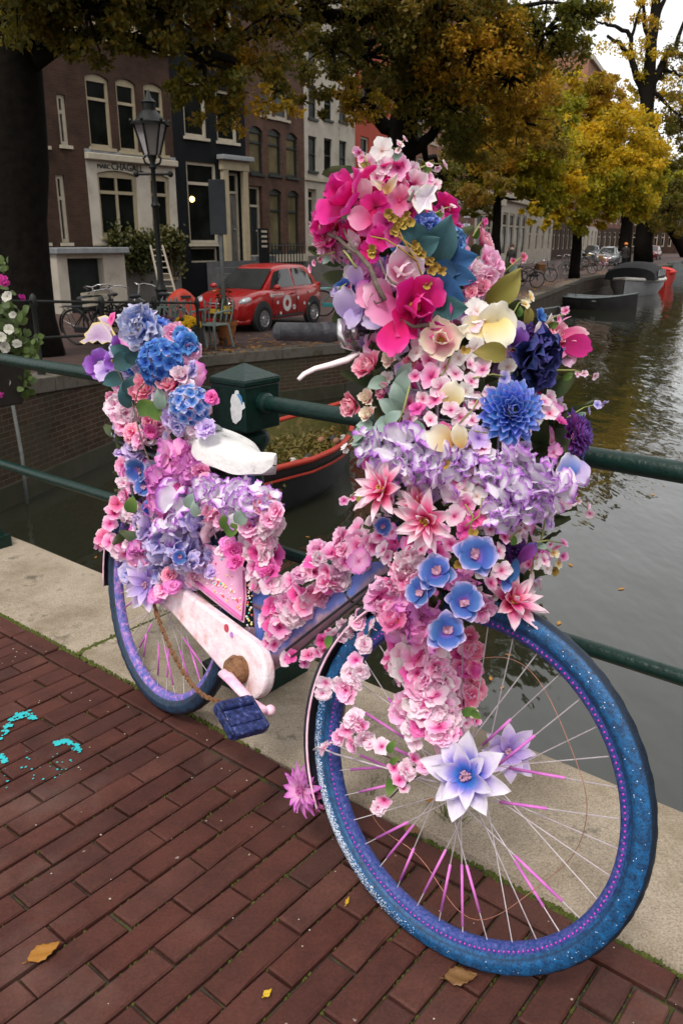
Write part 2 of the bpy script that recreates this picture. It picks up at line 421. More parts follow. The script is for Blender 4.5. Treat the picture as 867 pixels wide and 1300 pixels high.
if rest.v: obj('brick_paving', rest, M_brick, pav, kind='stuff')
# kerb stones
def slab(a0, a1, seed):
    q = random.Random(seed); m = MB(); n = 14; prof = [(P_EDGE+.004, -.1), (P_EDGE+.004, -.006), (P_EDGE+.014, .010), (P_IN-.02, .014), (P_IN-.004, .004), (P_IN, -.012), (P_IN, -.34)]
    G = []
    for i in range(n+1):
        a = a0+(a1-a0)*i/n; G.append([kp(a+(0 if 0 < i < n else 0), p+q.uniform(-.003, .003), z+q.uniform(-.0015, .0015)) for p, z in prof])
    m.grid(G); k = len(prof)
    m.f.append(tuple(range(k))); m.m.append(0); m.f.append(tuple(range(n*k+k-1, n*k-1, -1))); m.m.append(0)
    return m
kerb = obj('kerb', MB().box(kp(0, (P_EDGE+P_IN)/2+.02, -.39), (24, .5, .5), (KE, KN, (0, 0, 1))), M_conc, kind='structure')
js = [-9.4, -7.0, -4.6, -2.19, .36, 2.8, 5.2]
for i in range(len(js)-1): obj('stone_slab', slab(js[i]+.006, js[i+1]-.006, i), M_kerb, kerb)
# moss along the joint, in the slab joint and between bricks
ms = MB(); q = random.Random(5)
def tuft(a, p, r, z=-.008):
    c = kp(a, p, z); k = q.uniform(.35, .7); n = 5; off = q.random()*6
    vs = [c+np.array([math.cos(off+2*math.pi*i/n)*r*q.uniform(.7, 1.3), math.sin(off+2*math.pi*i/n)*r*q.uniform(.7, 1.3), 0]) for i in range(n)]+[c+np.array([0, 0, r*k+.004])]
    ms.add(vs, [(i, (i+1) % n, n) for i in range(n)])
for i in range(3600):
    a = q.uniform(-3.6, 1.2); dens = .5+.5*math.sin(a*2.3+1)+.35*math.sin(a*7)
    if q.random() < dens*.8: tuft(a, P_EDGE+q.gauss(.001, .005), q.uniform(.003, .009), -.004)
for i in range(260): tuft(-2.19+q.gauss(0, .006), q.uniform(P_EDGE, P_IN), q.uniform(.004, .01), .006)
for i in range(2400):
    i0 = q.randrange(-52, 16); a = i0*.0685+.034
    p = P_EDGE-.09-abs(q.gauss(0, .42)); tuft(a+q.gauss(0, .0012), p, q.uniform(.0025, .0055), -.011)
obj('moss', ms, M_moss, label='green moss growing in the paving joints along the kerb', cat='moss', kind='stuff', base=False)
# ================================================================== bridge railing
def iron(name, c, c2):
    return mat(name, c, c2, 45, .34, bmp=.25, bscale=70, spec=.3, stops=[(.3, c2), (.5, c), (.68, c), (.76, tuple(x*1.6+.02 for x in c))])
M_rail = iron('green_railing_paint', (.004, .021, .016), (.003, .012, .009))
M_stk = mat('torn_sticker_paper', (.75, .76, .76), (.6, .62, .63), 60, .7)
M_stkb = mat('sticker_blue_print', (.10, .30, .55), (.06, .2, .42), 80, .6)
P_RAIL = 1.57; RZ, RZ2 = .875, .452
pz = np.array([0, 0, 1.])
rl = thing('bridge_railing', 'dark green iron bridge railing behind the flower covered bicycle', 'railing', kp(-1.8, P_RAIL, 0))
a_post = float(np.dot(on_plane(312, 510, kp(0, P_RAIL), KN), KE))
posts = [a_post-3.5, a_post-1.75, a_post, a_post+1.75]
for k, a in enumerate(posts):
    m = MB(); c = kp(a, P_RAIL)
    oc = lambda r, z, rot=0: [c+np.array([0, 0, z])+r*(math.cos(rot+i*math.pi/4)*KE+math.sin(rot+i*math.pi/4)*KN) for i in range(8)]
    m.box(c+pz*.04, (.23, .23, .05), (KE, KN, pz)); m.box(c+pz*.105, (.19, .19, .09), (KE, KN, pz), taper=.82); m.box(c+pz*.16, (.165, .165, .03), (KE, KN, pz))
    m.lathe([(.07, .17), (.062, .2), (.048, .24), (.044, .5), (.044, .70), (.05, .735), (.062, .75), (.066, .765), (.062, .78), (.05, .79), (.05, .80)], c, pz, 20)
    po = obj('post', m, M_rail, rl, smooth=True, sharp=35)
    h = MB(); h.box(c+pz*.862, (.134, .134, .125), (KE, KN, pz)); h.box(c+pz*.932, (.141, .141, .016), (KE, KN, pz))
    h.box(c+pz*.958, (.141, .141, .036), (KE, KN, pz), taper=.05)
    obj('post_head', h, M_rail, po, bev=.004)
    if k == 2:
        nrm_f = -KE
        fx = nrm(on_plane(301, 515, c-KN*.074, KN)-c)
        # torn sticker on the face that looks at the pavement
        cen = on_plane(301, 516, c-KN*.069, KN); q = random.Random(2); poly = []
        for i in range(22):
            an = 2*math.pi*i/22; r = q.uniform(.7, 1.2); poly.append(cen+KE*.027*r*math.cos(an)*(1-.25*math.sin(an))+pz*.042*r*math.sin(an))
        obj('sticker', MB().prism(poly, -KN*.0012), M_stk, po, label='torn white sticker')
        poly = [cen-KN*.0016+KE*(x_)+pz*(y_) for x_, y_ in ((.004, .034), (.014, .036), (.022, .028), (.025, .014), (.02, .008), (.017, .02), (.01, .026))]
        obj('sticker', MB().prism(poly, -KN*.001), M_stkb, po, label='blue remnant of a sticker')
for nm, z, r in (('top_rail', RZ, .0215), ('lower_rail', RZ2, .0175)):
    for k in range(-1, len(posts)):
        a0 = posts[k] if k >= 0 else posts[0]-1.75; a1 = posts[k+1] if k+1 < len(posts) else posts[-1]+1.75
        q = random.Random(k+9); n = 9
        m = MB().tube([kp(a0+(a1-a0)*i/(n-1), P_RAIL, z+q.uniform(-.0012, .0012)) for i in range(n)], r, 18)
        if nm == 'top_rail':
            for a, sg in ((a0, 1), (a1, -1)): m.lathe([(r, 0), (r+.007, 0), (r+.007, .02), (r, .026)], kp(a+sg*.064, P_RAIL, z), KE*sg, 18)
        obj(nm, m, M_rail, rl, smooth=True, sharp=40)
# ================================================================== canal and quay
ZQ, ZW = -.57, -1.57
EDGE = [(-9.5, -4.0), (-5.6, 3.0), (-3.9, 8.4), (-2.24, 14.1), (.055, 15.8), (4.87, 25.1), (8.56, 34.3), (13.2, 46), (19.5, 58), (32, 80), (60, 112), (120, 160)]
def zq(y): return ZQ if y > 14 else (ZQ+(14-y)*.075 if y > 6.5 else -.008)
def water():
    m, N, L, b, o = _new('canal_water'); g = N.new('ShaderNodeNewGeometry')
    mp = N.new('ShaderNodeMapping'); mp.inputs['Rotation'].default_value = (0, 0, R(-25)); mp.inputs['Scale'].default_value = (1.0, .42, 1); L.new(g.outputs['Position'], mp.inputs[0])
    n1 = noise(N, L, 1.6, 3, mp.outputs[0], .5); n2 = noise(N, L, 6.0, 2, mp.outputs[0], .5); n3 = noise(N, L, .25, 2, g.outputs['Position'])
    b.inputs['Base Color'].default_value = (.014, .015, .009, 1); b.inputs['Roughness'].default_value = .035; b.inputs['IOR'].default_value = 1.42; b.inputs['Specular IOR Level'].default_value = .95
    k = math_n(N, L, 'MULTIPLY', n1.outputs[0], n3.outputs[0])
    p = bump(N, L, b, k, .5, .12); bump(N, L, b, n2.outputs[0], .16, .03, p); return m
M_water = water()
w = MB(); w.grid([[(x, y, ZW) for x in (-60, 0, 60, 300)] for y in (-80, 0, 60, 240)])
obj('water', w, M_water, kind='structure')
bed = MB(); bed.grid([[(x, y, -3.2) for x in (-400, 0, 400)] for y in (-400, 0, 900)])
M_bed = mat('canal_bed', (.03, .028, .02), (.02, .02, .015), 2, .95, world=True)
obj('ground', bed, M_bed, kind='structure')
M_street = mat('street_clinker', (.085, .045, .035), (.11, .062, .048), 1.2, .8, bmp=.3, bscale=40, world=True)
def streetmat():
    m, N, L, b, o = _new('street_brick'); g = N.new('ShaderNodeNewGeometry')
    mp = N.new('ShaderNodeMapping'); mp.inputs['Rotation'].default_value = (0, 0, R(-67)); L.new(g.outputs['Position'], mp.inputs[0])
    br = N.new('ShaderNodeTexBrick'); L.new(mp.outputs[0], br.inputs[0]); br.inputs['Scale'].default_value = 1; br.inputs['Brick Width'].default_value = .2; br.inputs['Row Height'].default_value = .07; br.inputs['Mortar Size'].default_value = .004
    br.inputs['Color1'].default_value = (.045, .020, .016, 1); br.inputs['Color2'].default_value = (.062, .029, .023, 1); br.inputs['Mortar'].default_value = (.04, .034, .027, 1)
    n = noise(N, L, .5, 7, g.outputs['Position'], .7); c = mixc(N, L, 1, br.outputs[0], ramp(N, L, n.outputs[0], [(.3, (.65, .65, .65)), (.7, (1.25, 1.2, 1.15))]).outputs[0], 'MULTIPLY')
    L.new(c, b.inputs['Base Color']); b.inputs['Roughness'].default_value = .7; bump(N, L, b, br.outputs['Fac'], -.3, .006); return m
M_street = streetmat()
E3 = [np.array([x, y, zq(y)]) for x, y in EDGE]
qg = MB(); G = []
for i, p in enumerate(E3):
    a = E3[max(i-1, 0)]; b_ = E3[min(i+1, len(E3)-1)]; d = nrm((b_-a)*np.array([1, 1, 0])); nl = np.array([-d[1], d[0], 0])
    G.append([p+nl*k for k in (.42, 3, 9, 30, 200)])
qg.grid(G); obj('quay_street', qg, M_street, kind='structure', base=False)
M_quay = brick_mat('quay_brickwork', (.05, .028, .017), (.075, .045, .028), (.11, .098, .08), .21, .066, axis=(.45, .9), stain=(.05, .048, .03))
M_cope = mat('coping_stone', (.07, .062, .048), (.115, .10, .082), 4, .85, bmp=.4, bscale=60, world=True, c3=(.055, .05, .03))
M_algae = mat('wet_quay_foot', (.03, .032, .018), (.05, .045, .03), 5, .5, bmp=.3, world=True)
qw = thing('quay_wall', 'weathered brown brick quay wall with stone coping beside the dark canal', 'wall', (0, 15.8, ZW))
mb = MB(); mf = MB()
for i in range(len(E3)-1):
    a, b_ = E3[i], E3[i+1]
    n = max(2, int(np.linalg.norm(b_-a)/3)); 
    for k in range(n):
        p, r_ = a+(b_-a)*k/n, a+(b_-a)*(k+1)/n
        dz = lambda v, z: np.array([v[0], v[1], z])
        mb.add([dz(p, ZW+.22), dz(r_, ZW+.22), r_-pz*.17, p-pz*.17], [(0, 1, 2, 3)])
        d = nrm((b_-a)*np.array([1, 1, 0])); nr = np.array([d[1], -d[0], 0])
        mf.add([dz(p+nr*.03, ZW-.6), dz(r_+nr*.03, ZW-.6), dz(r_+nr*.03, ZW+.24), dz(p+nr*.03, ZW+.24), dz(p-nr*.05, ZW+.26), dz(r_-nr*.05, ZW+.26)], [(0, 1, 2, 3), (3, 2, 5, 4)])
obj('brickwork', mb, M_quay, qw); obj('wet_footing', mf, M_algae, qw)
q = random.Random(8)
for i in range(1, 9):
    a, b_ = E3[i], E3[i+1]; d = nrm(b_-a); L_ = np.linalg.norm(b_-a); n = max(1, int(round(L_/1.35))); dh = nrm(d*np.array([1, 1, 0])); nl = np.array([-dh[1], dh[0], 0])
    for k in range(n):
        s0, s1 = L_*k/n+.006, L_*(k+1)/n-.006; c = a+d*(s0+s1)/2
        obj('coping_stone', MB().box(c+nl*.19-pz*(.08-q.uniform(0, .008)), (s1-s0, .46, .18), (d, nl, np.cross(d, nl))), M_cope, qw, bev=.012)
# the opposite bank, beyond the right-hand side of the view
ob = MB(); OE = []
for i, p in enumerate(E3):
    a, b_ = E3[max(i-1, 0)], E3[min(i+1, len(E3)-1)]; d = nrm((b_-a)*np.array([1, 1, 0])); OE.append(np.array([p[0]+d[1]*22, p[1]-d[0]*22, ZQ]))
OE = sorted(OE, key=lambda v: v[1]); ob.grid([[np.array([p[0], p[1], ZW-.6]), p, p+np.array([14, -5, 0]), p+np.array([260, -60, 0])] for p in OE]); obj('opposite_quay', ob, M_cope, kind='structure', base=False)
# iron fence on the quay edge, left of the car
M_iron = mat('black_iron_paint', (.012, .014, .013), (.02, .022, .02), 30, .45, spec=.2)
fe = thing('quay_fence', 'low black iron post and rail fence along the quay edge before the parked bicycles', 'fence', tuple(E3[3]))
fp = []
for i in (2,):
    a, b_ = E3[i], E3[i+1]
    for k in range(5): fp.append(a+(b_-a)*(.02+.245*k)+np.array([-.2, .05, 0]))
for p in fp:
    m = MB().lathe([(.05, 0), (.05, .1), (.03, .14), (.028, .8), (.045, .84), (.045, .9), (.03, .95), (.0, .98)], p, pz, 10); obj('post', m, M_iron, fe, smooth=True, sharp=40)
for z in (.88, .45):
    for k in range(4): obj('rail', MB().tube([fp[k]+pz*z, fp[k+1]+pz*z], .018, 8), M_iron, fe, smooth=True)
# thin pipe on the quay wall
pa, pb = on_plane(17, 515, E3[2]+np.array([.12, 0, 0]), nrm(np.cross(E3[3]-E3[2], pz))), on_plane(35, 640, E3[2]+np.array([.12, 0, 0]), nrm(np.cross(E3[3]-E3[2], pz)))
obj('drain_pipe', MB().tube([pa+pz*.25, pa, (pa+pb)/2+np.array([.02, 0, 0]), pb], .022, 8), mat('grey_pipe', (.2, .21, .2), (.14, .15, .14), 20, .5), label='thin grey pipe running down the quay wall below the flower box', cat='pipe', smooth=True)
# ================================================================== houses along the quay
def glassmat(name, c, rough=.06, spec=.6):
    m, N, L, b, o = _new(name); g = N.new('ShaderNodeNewGeometry'); n = noise(N, L, 1.2, 3, g.outputs['Position'])
    L.new(ramp(N, L, n.outputs[0], [(.35, c), (.65, tuple(x*1.7+.004 for x in c))]).outputs[0], b.inputs['Base Color'])
    b.inputs['Roughness'].default_value = rough; b.inputs['Specular IOR Level'].default_value = spec; b.inputs['IOR'].default_value = 1.5 if spec > .4 else 1.22; bump(N, L, b, n.outputs[0], .05, .02); return m
M_glass = glassmat('dark_window_glass', (.004, .005, .004), .1, .12); M_curt = glassmat('curtained_window_glass', (.09, .075, .04), .15, .1); M_blind = glassmat('blinds_behind_glass', (.045, .05, .05), .15, .12)
M_white = mat('white_painted_wood', (.40, .355, .27), (.33, .29, .225), 6, .6, world=True); M_cream = mat('cream_painted_wood', (.33, .28, .18), (.28, .23, .155), 6, .55, world=True)
M_plast = mat('white_plaster', (.68, .63, .56), (.58, .53, .47), 1.5, .85, bmp=.2, bscale=30, world=True, stops=[(.25, (.21, .185, .15)), (.42, (.36, .325, .27)), (.6, (.42, .38, .32))])
M_stone = mat('grey_stone_plinth', (.11, .105, .095), (.15, .14, .13), 3, .85, bmp=.3, world=True); M_dstone = mat('blue_stone_steps', (.06, .062, .065), (.09, .09, .092), 5, .7, bmp=.3, world=True)
M_dgreen = mat('dark_door_paint', (.012, .018, .016), (.02, .026, .024), 8, .4); M_gold = mat('black_lettering', (.02, .018, .015), None, 10, .5)
M_roof = mat('dark_roof_tiles', (.05, .035, .03), (.08, .05, .04), 6, .7, bmp=.5, world=True)
M_zinc = mat('lead_flashing', (.17, .18, .19), (.24, .25, .26), 5, .5, world=True)
M_tblack = mat('tarred_black_boards', (.004, .005, .006), (.007, .008, .009), 4, .8, bmp=.3, world=True, spec=.12)
class House:
    def __init__(s, name, label, p0, p1, ztop, wall, zb=ZQ, depth=9., roof='flat', group=None, frame=None):
        s.p0 = np.array([*p0, 0.]); s.p1 = np.array([*p1, 0.]); s.w = np.linalg.norm(s.p1-s.p0); s.d = (s.p1-s.p0)/s.w; s.n = np.array([s.d[1], -s.d[0], 0.])
        s.zb, s.zt, s.wallm, s.depth = zb-.1, ztop, wall, depth; s.roof = roof; s.op = []; s.frame = frame or M_white
        s.o = thing(name, label, 'house', (*((s.p0+s.p1)/2)[:2], zb), group)
    def pt(s, u, z, o=0.): return s.p0+s.d*u+s.n*o+np.array([0, 0, z])
    def px(s, x, y, o=0.):
        p = on_plane(x, y, s.p0+s.n*o, s.n); return float(np.dot(p-s.p0, s.d)), float(p[2])
    def rect(s, xl, yt, xr, yb, o=0.):
        ym, xm = (yt+yb)/2, (xl+xr)/2; return s.px(xl, ym, o)[0], s.px(xr, ym, o)[0], s.px(xm, yb, o)[1], s.px(xm, yt, o)[1]
    def bx(s, m, u0, u1, z0, z1, o0, o1): return m.box(s.pt((u0+u1)/2, (z0+z1)/2, (o0+o1)/2), (abs(u1-u0), abs(o1-o0), abs(z1-z0)), (s.d, s.n, pz))
    def window(s, r, glass=None, cols=1, rows=(.34,), fr=.07, arch=0., sill=True, name='window', rec=.12, frame=None, pane=True):
        u0, u1, z0, z1 = r; s.op.append((u0, u1, z0, z1, arch)); F = frame or s.frame; m = MB(); o0, o1 = -rec-.03, -rec+.05
        s.bx(m, u0-.01, u0+fr, z0, z1, o0, o1); s.bx(m, u1-fr, u1+.01, z0, z1, o0, o1); s.bx(m, u0+fr, u1-fr, z0, z0+fr, o0, o1); s.bx(m, u0+fr, u1-fr, z1-fr-arch, z1+.01, o0, o1)
        for k in range(1, cols): c = u0+(u1-u0)*k/cols; s.bx(m, c-fr*.4, c+fr*.4, z0+fr, z1-fr-arch, o0, o1-.01)
        for f in rows: zc = z1-(z1-z0)*f; s.bx(m, u0+fr, u1-fr, zc-fr*.45, zc+fr*.45, o0, o1-.004)
        w = obj(name, m, F, s.o)
        if pane:
            ce = [u0+fr]+[u0+(u1-u0)*k/cols for k in range(1, cols)]+[u1-fr]; re = [z1-fr]+[z1-(z1-z0)*f for f in rows]+[z0+fr]
            for i in range(len(ce)-1):
                for j in range(len(re)-1): p = MB(); s.bx(p, ce[i], ce[i+1], re[j+1], re[j], -rec-.015, -rec-.005); obj('pane', p, glass or M_glass, w)
        if sill: m = MB(); s.bx(m, u0-.06, u1+.06, z0-.09, z0-.004, -.06, .07); obj('sill', m, F, w)
        return w
    def door(s, r, M_, fr=.09, transom=.25, rec=.2):
        u0, u1, z0, z1 = r; s.op.append((u0, u1, z0, z1, 0)); m = MB(); s.bx(m, u0+fr, u1-fr, z0, z1-(z1-z0)*transom, -rec-.04, -rec)
        for k in (0, 1):
            for j in (0, 1): zz = z0+.25+j*(z1-z0)*.33; s.bx(m, u0+fr+.08+k*(u1-u0-2*fr)/2, u0+fr-.06+(k+1)*(u1-u0-2*fr)/2, zz, zz+(z1-z0)*.24, -rec-.002, -rec+.02)
        d = obj('door', m, M_, s.o); m = MB(); s.bx(m, u0-.01, u0+fr, z0, z1, -rec-.02, -rec+.06); s.bx(m, u1-fr, u1+.01, z0, z1, -rec-.02, -rec+.06); s.bx(m, u0+fr, u1-fr, z1-fr, z1+.01, -rec-.02, -rec+.06); zt = z1-(z1-z0)*transom; s.bx(m, u0+fr, u1-fr, zt-.04, zt+.04, -rec-.02, -rec+.06); obj('door_frame', m, s.frame, d)
        m = MB(); s.bx(m, u0+fr, u1-fr, zt+.04, z1-fr, -rec-.012, -rec-.002); obj('pane', m, M_glass, d); m = MB().ball(s.pt(u1-fr-.12, z0+(z1-z0)*.36, -rec+.04), .035, 8, 5); obj('handle', m, M_chrome, d)
        return d
    def trim(s, u0, u1, z0, z1, o0, o1, M_, name='cornice', bev=0): m = MB(); s.bx(m, u0, u1, z0, z1, o0, o1); return obj(name, m, M_, s.o, bev=bev)
    def finish(s, bands=None):
        """wall with real openings; bands: list of (z0,z1,material) for other wall coverings"""
        us = sorted({0., s.w}|{v for o in s.op for v in o[:2]}); zs = sorted({s.zb, s.zt}|{v for o in s.op for v in o[2:4]}|{v for b in (bands or []) for v in b[:2]})
        mats_ = [s.wallm]+[b[2] for b in (bands or [])]; m = MB()
        for i in range(len(us)-1):
            for j in range(len(zs)-1):
                if us[i+1]-us[i] < 1e-5 or zs[j+1]-zs[j] < 1e-5: continue
                uc, zc = (us[i]+us[i+1])/2, (zs[j]+zs[j+1])/2
                if any(o[0] < uc < o[1] and o[2] < zc < o[3] for o in s.op) or not (0 <= uc <= s.w and s.zb <= zc <= s.zt): continue
                mi = 0
                for k, b in enumerate(bands or []):
                    if b[0] < zc < b[1]: mi = k+1
                m.add([s.pt(us[i], zs[j]), s.pt(us[i+1], zs[j]), s.pt(us[i+1], zs[j+1]), s.pt(us[i], zs[j+1])], [(0, 1, 2, 3)], None, mi)
        for u0, u1, z0, z1, a in s.op:
            mi = 0
            for k, b in enumerate(bands or []):
                if b[0] < (z0+z1)/2 < b[1]: mi = k+1
            R_ = [s.pt(u0, z0), s.pt(u1, z0), s.pt(u1, z1), s.pt(u0, z1)]; B_ = [s.pt(u0, z0, -.35), s.pt(u1, z0, -.35), s.pt(u1, z1, -.35), s.pt(u0, z1, -.35)]
            m.add(R_+B_, [(1, 0, 4, 5), (2, 1, 5, 6), (3, 2, 6, 7), (0, 3, 7, 4)], None, mi)
            if a:
                n = 8
                for k in range(n):
                    f0, f1 = k/n, (k+1)/n; h = lambda f: z1-a*(2*f-1)**2
                    m.add([s.pt(u0+(u1-u0)*f0, h(f0), .001), s.pt(u0+(u1-u0)*f1, h(f1), .001), s.pt(u0+(u1-u0)*f1, z1+.001, .001), s.pt(u0+(u1-u0)*f0, z1+.001, .001)], [(0, 1, 2, 3)], None, mi)
                    m.add([s.pt(u0+(u1-u0)*f0, h(f0), .001), s.pt(u0+(u1-u0)*f1, h(f1), .001), s.pt(u0+(u1-u0)*f1, h(f1), -.3), s.pt(u0+(u1-u0)*f0, h(f0), -.3)], [(3, 2, 1, 0)], None, mi)
        D = s.depth; w = s.w
        m.add([s.pt(0, s.zb), s.pt(0, s.zb, -D), s.pt(0, s.zt, -D), s.pt(0, s.zt)], [(0, 1, 2, 3)]); m.add([s.pt(w, s.zb), s.pt(w, s.zb, -D), s.pt(w, s.zt, -D), s.pt(w, s.zt)], [(3, 2, 1, 0)]); m.add([s.pt(0, s.zb, -D), s.pt(w, s.zb, -D), s.pt(w, s.zt, -D), s.pt(0, s.zt, -D)], [(0, 1, 2, 3)])
        m.add([s.pt(.01, s.zb, -.36), s.pt(w-.01, s.zb, -.36), s.pt(w-.01, s.zt, -.36), s.pt(.01, s.zt, -.36)], [(0, 1, 2, 3)], None, 0)
        obj('wall', m, mats_, s.o)
        r = MB()
        if s.roof == 'gable': r.prism([s.pt(-.02, s.zt, -.05), s.pt(w+.02, s.zt, -.05), s.pt(w/2, s.zt+w*.62, -.05)], -s.n*(D-.05))
        elif s.roof == 'hip': r.add([s.pt(-.1, s.zt, .1), s.pt(w+.1, s.zt, .1), s.pt(w+.1, s.zt, -D), s.pt(-.1, s.zt, -D), s.pt(w*.2, s.zt+2.6, -2.8), s.pt(w*.8, s.zt+2.6, -2.8), s.pt(w*.8, s.zt+2.6, -D+2.8), s.pt(w*.2, s.zt+2.6, -D+2.8)], [(0, 1, 5, 4), (1, 2, 6, 5), (2, 3, 7, 6), (3, 0, 4, 7), (4, 5, 6, 7)])
        else: s.bx(r, .0, w, s.zt+.003, s.zt+.2, -D, .02)
        obj('roof', r, M_roof, s.o)
def text(body, size, p, xax, n, M_, parent, name='lettering', ext=.01):
    cu = bpy.data.curves.new(name, 'FONT'); cu.body = body; cu.size = size; cu.extrude = ext; cu.resolution_u = 3
    to = bpy.data.objects.new(name, cu); COL.objects.link(to); bpy.context.view_layer.update()
    me = bpy.data.meshes.new_from_object(to.evaluated_get(bpy.context.evaluated_depsgraph_get())); bpy.data.objects.remove(to)
    me.materials.clear(); me.materials.append(M_); me.name = name
    y = np.cross(n, xax); M = np.eye(4); M[:3, 0] = xax; M[:3, 1] = y; M[:3, 2] = n; M[:3, 3] = p
    return inst(name, me, parent, Matrix(M.tolist()))
AXL = (.602, .799)
def bm_(nm, c1, c2, mo, ax): return brick_mat(nm, c1, c2, mo, .22, .075, axis=ax)
L0, L1 = (-13.4, 16.9), (-7.25, 25.0); L2, L3, L4, L5 = (-5.24, 27.7), (-3.27, 30.25), (-1.42, 33.9), (.57, 37.8)
MB1 = bm_('dark_brown_brick', (.040, .019, .012), (.055, .028, .018), (.042, .034, .027), AXL)
# neighbour behind the big tree
h = House('canal_house', 'dark brick canal house behind the thick tree trunk with narrow white windows', L0, L1, 11.5, MB1, roof='hip')
for yt, yb in ((-20, 60), (120, 184), (222, 308)):
    for xl, xr in ((75, 86), (40, 58), (5, 24)): h.window(h.rect(xl, yt, xr, yb), fr=.10)
h.finish()
# brown house with the white shop front
h = House('canal_house', 'brown brick canal house with white ground floor and lettering above the window', L1, L2, 12.0, MB1, roof='gable', frame=M_cream)
for xl, yt, xr, yb in ((111.5, 94, 141, 187), (150, 100.5, 175, 192), (185, 106.5, 209.5, 196)): h.window(h.rect(xl, yt, xr, yb), arch=.12, fr=.085)
for xl, yt, xr, yb in ((118, -20, 143, 30), (150, -12, 172, 36), (184, -3, 206, 44)): h.window(h.rect(xl, yt, xr, yb), fr=.085)
r = h.rect(127, 217, 176, 300); h.window(r, cols=2, rows=(.33,), fr=.10, arch=.10); r2 = h.rect(192.5, 222, 217, 298); h.window(r2, rows=(.33,), fr=.10, arch=.08)
zc0, zc1 = h.px(165, 207)[1], h.px(165, 199)[1]; zl = h.px(165, 309)[1]
h.window(h.rect(203, 318, 222, 352), fr=.08, rows=())
h.trim(-.02, h.w+.02, zc0, zc1, .0, .16, M_white, bev=.02); h.trim(-.01, h.w+.01, zc1+.003, zc1+.10, .0, .05, M_zinc, 'flashing')
h.trim(0, h.w, zl-.06, zl, .0, .05, M_white, 'string_course')
u, z = h.px(124.5, 213, .03); text('MARC', .17, h.pt(u, z, .012), h.d, h.n, M_gold, h.o); u, z = h.px(142.5, 215, .03); text('CHAGALL', .265, h.pt(u, z, .012), h.d, h.n, M_gold, h.o)
zt2 = h.px(165, 60)[1]; h.trim(0, h.w, zt2, zt2+.18, 0, .1, M_cream)
h.finish([(zl, zc0, M_plast), (ZQ-.1, zl, M_stone)])
# basement entrance in front of it
c = at_y(118, 330, 23.6); be = thing('basement_entrance', 'low white basement entrance with slate roof beside the big tree trunk', 'entrance', (c[0], c[1], ZQ)); hd = h
eu0, eu1 = h.px(72, 340, 1.2)[0], h.px(158, 340, 1.2)[0]; ez = h.px(115, 322, 1.25)[1]
for a, b_ in ((eu0, eu0+.32), (eu1-.75, eu1)): obj('pier', h.bx(MB(), a, b_, ZQ-.1, ez, .05, 1.25), M_plast, be)
obj('lintel', h.bx(MB(), eu0+.323, eu1-.753, ez-.12, ez-.002, .06, 1.24), M_white, be); obj('roof_slab', h.bx(MB(), eu0-.08, eu1+.08, ez+.003, ez+.16, .04, 1.4), M_zinc, be, bev=.02)
obj('door', h.bx(MB(), eu0+.323, eu1-.753, ZQ-.1, ez-.123, .9, 1.0), M_dgreen, be)
# ivy and window boxes on the white front
iv = MB(); qq = random.Random(31)
for i in range(2600):
    x = qq.uniform(140, 232); y = 303+qq.gauss(0, 7)+(qq.random()**2*40 if 150 < x < 200 or x > 222 else 0); u, z = h.px(x, y, .2); p = h.pt(u, z, qq.uniform(.05, .4)); iv.merge(petal(.11, .05, 'oval', .1, .2, -.4, 0, 2, 2, 1), basis(p, (qq.gauss(0, 1), qq.gauss(-.5, .7), qq.gauss(.6, .6)), qq.random()*6))
M_ivy = leaf_mat('ivy_leaf', [(.2, (.03, .04, .008)), (.5, (.06, .065, .015)), (.8, (.11, .09, .02))])
obj('ivy', iv, M_ivy, label='dull green ivy hanging from the sill of the white shop front', cat='ivy', kind='stuff')
# black house
h = House('canal_house', 'black tarred canal house with white window frames and columned doorway', L2, L3, 13.0, M_tblack, roof='gable')
for xl, yt, xr, yb in ((233, 103, 262, 174), (275, 115, 301, 180)): h.window(h.rect(xl, yt, xr, yb), fr=.10, rows=(), sill=True)
for xl, yt, xr, yb in ((233, 0, 258, 62), (272, 10, 296, 72)): h.window(h.rect(xl, yt, xr, yb), fr=.11, rows=(.5,))
h.window(h.rect(239, 206, 277, 309), fr=.10, rows=(.26,)); h.window(h.rect(243, 314, 277, 333), fr=.05, rows=(), sill=False)
dr = h.rect(289, 219, 307, 331); h.door(dr, M_stone, transom=.22)
a = h.px(282, 270)[0]; b_ = h.px(313, 270)[0]; zt = dr[3]
h.trim(a, dr[0]-.003, dr[2], zt+.05, 0, .14, M_cream, 'pilaster'); h.trim(dr[1]+.003, b_, dr[2], zt+.05, 0, .14, M_cream, 'pilaster'); h.trim(a-.05, b_+.05, zt+.053, zt+.35, 0, .16, M_cream, 'entablature'); h.trim(a-.15, b_+.15, zt+.353, zt+.5, 0, .32, M_zinc, bev=.02)
lampm, N, L, b, o = _new('warm_shop_light'); b.inputs['Emission Color'].default_value = (1, .55, .15, 1); b.inputs['Emission Strength'].default_value = 4; b.inputs['Base Color'].default_value = (1, .6, .2, 1)
u, z = h.px(243.5, 253, -.12); obj('shop_lamp', MB().ball(h.pt(u, z, -.10), .09, 10, 6), lampm, h.o)
h.finish()
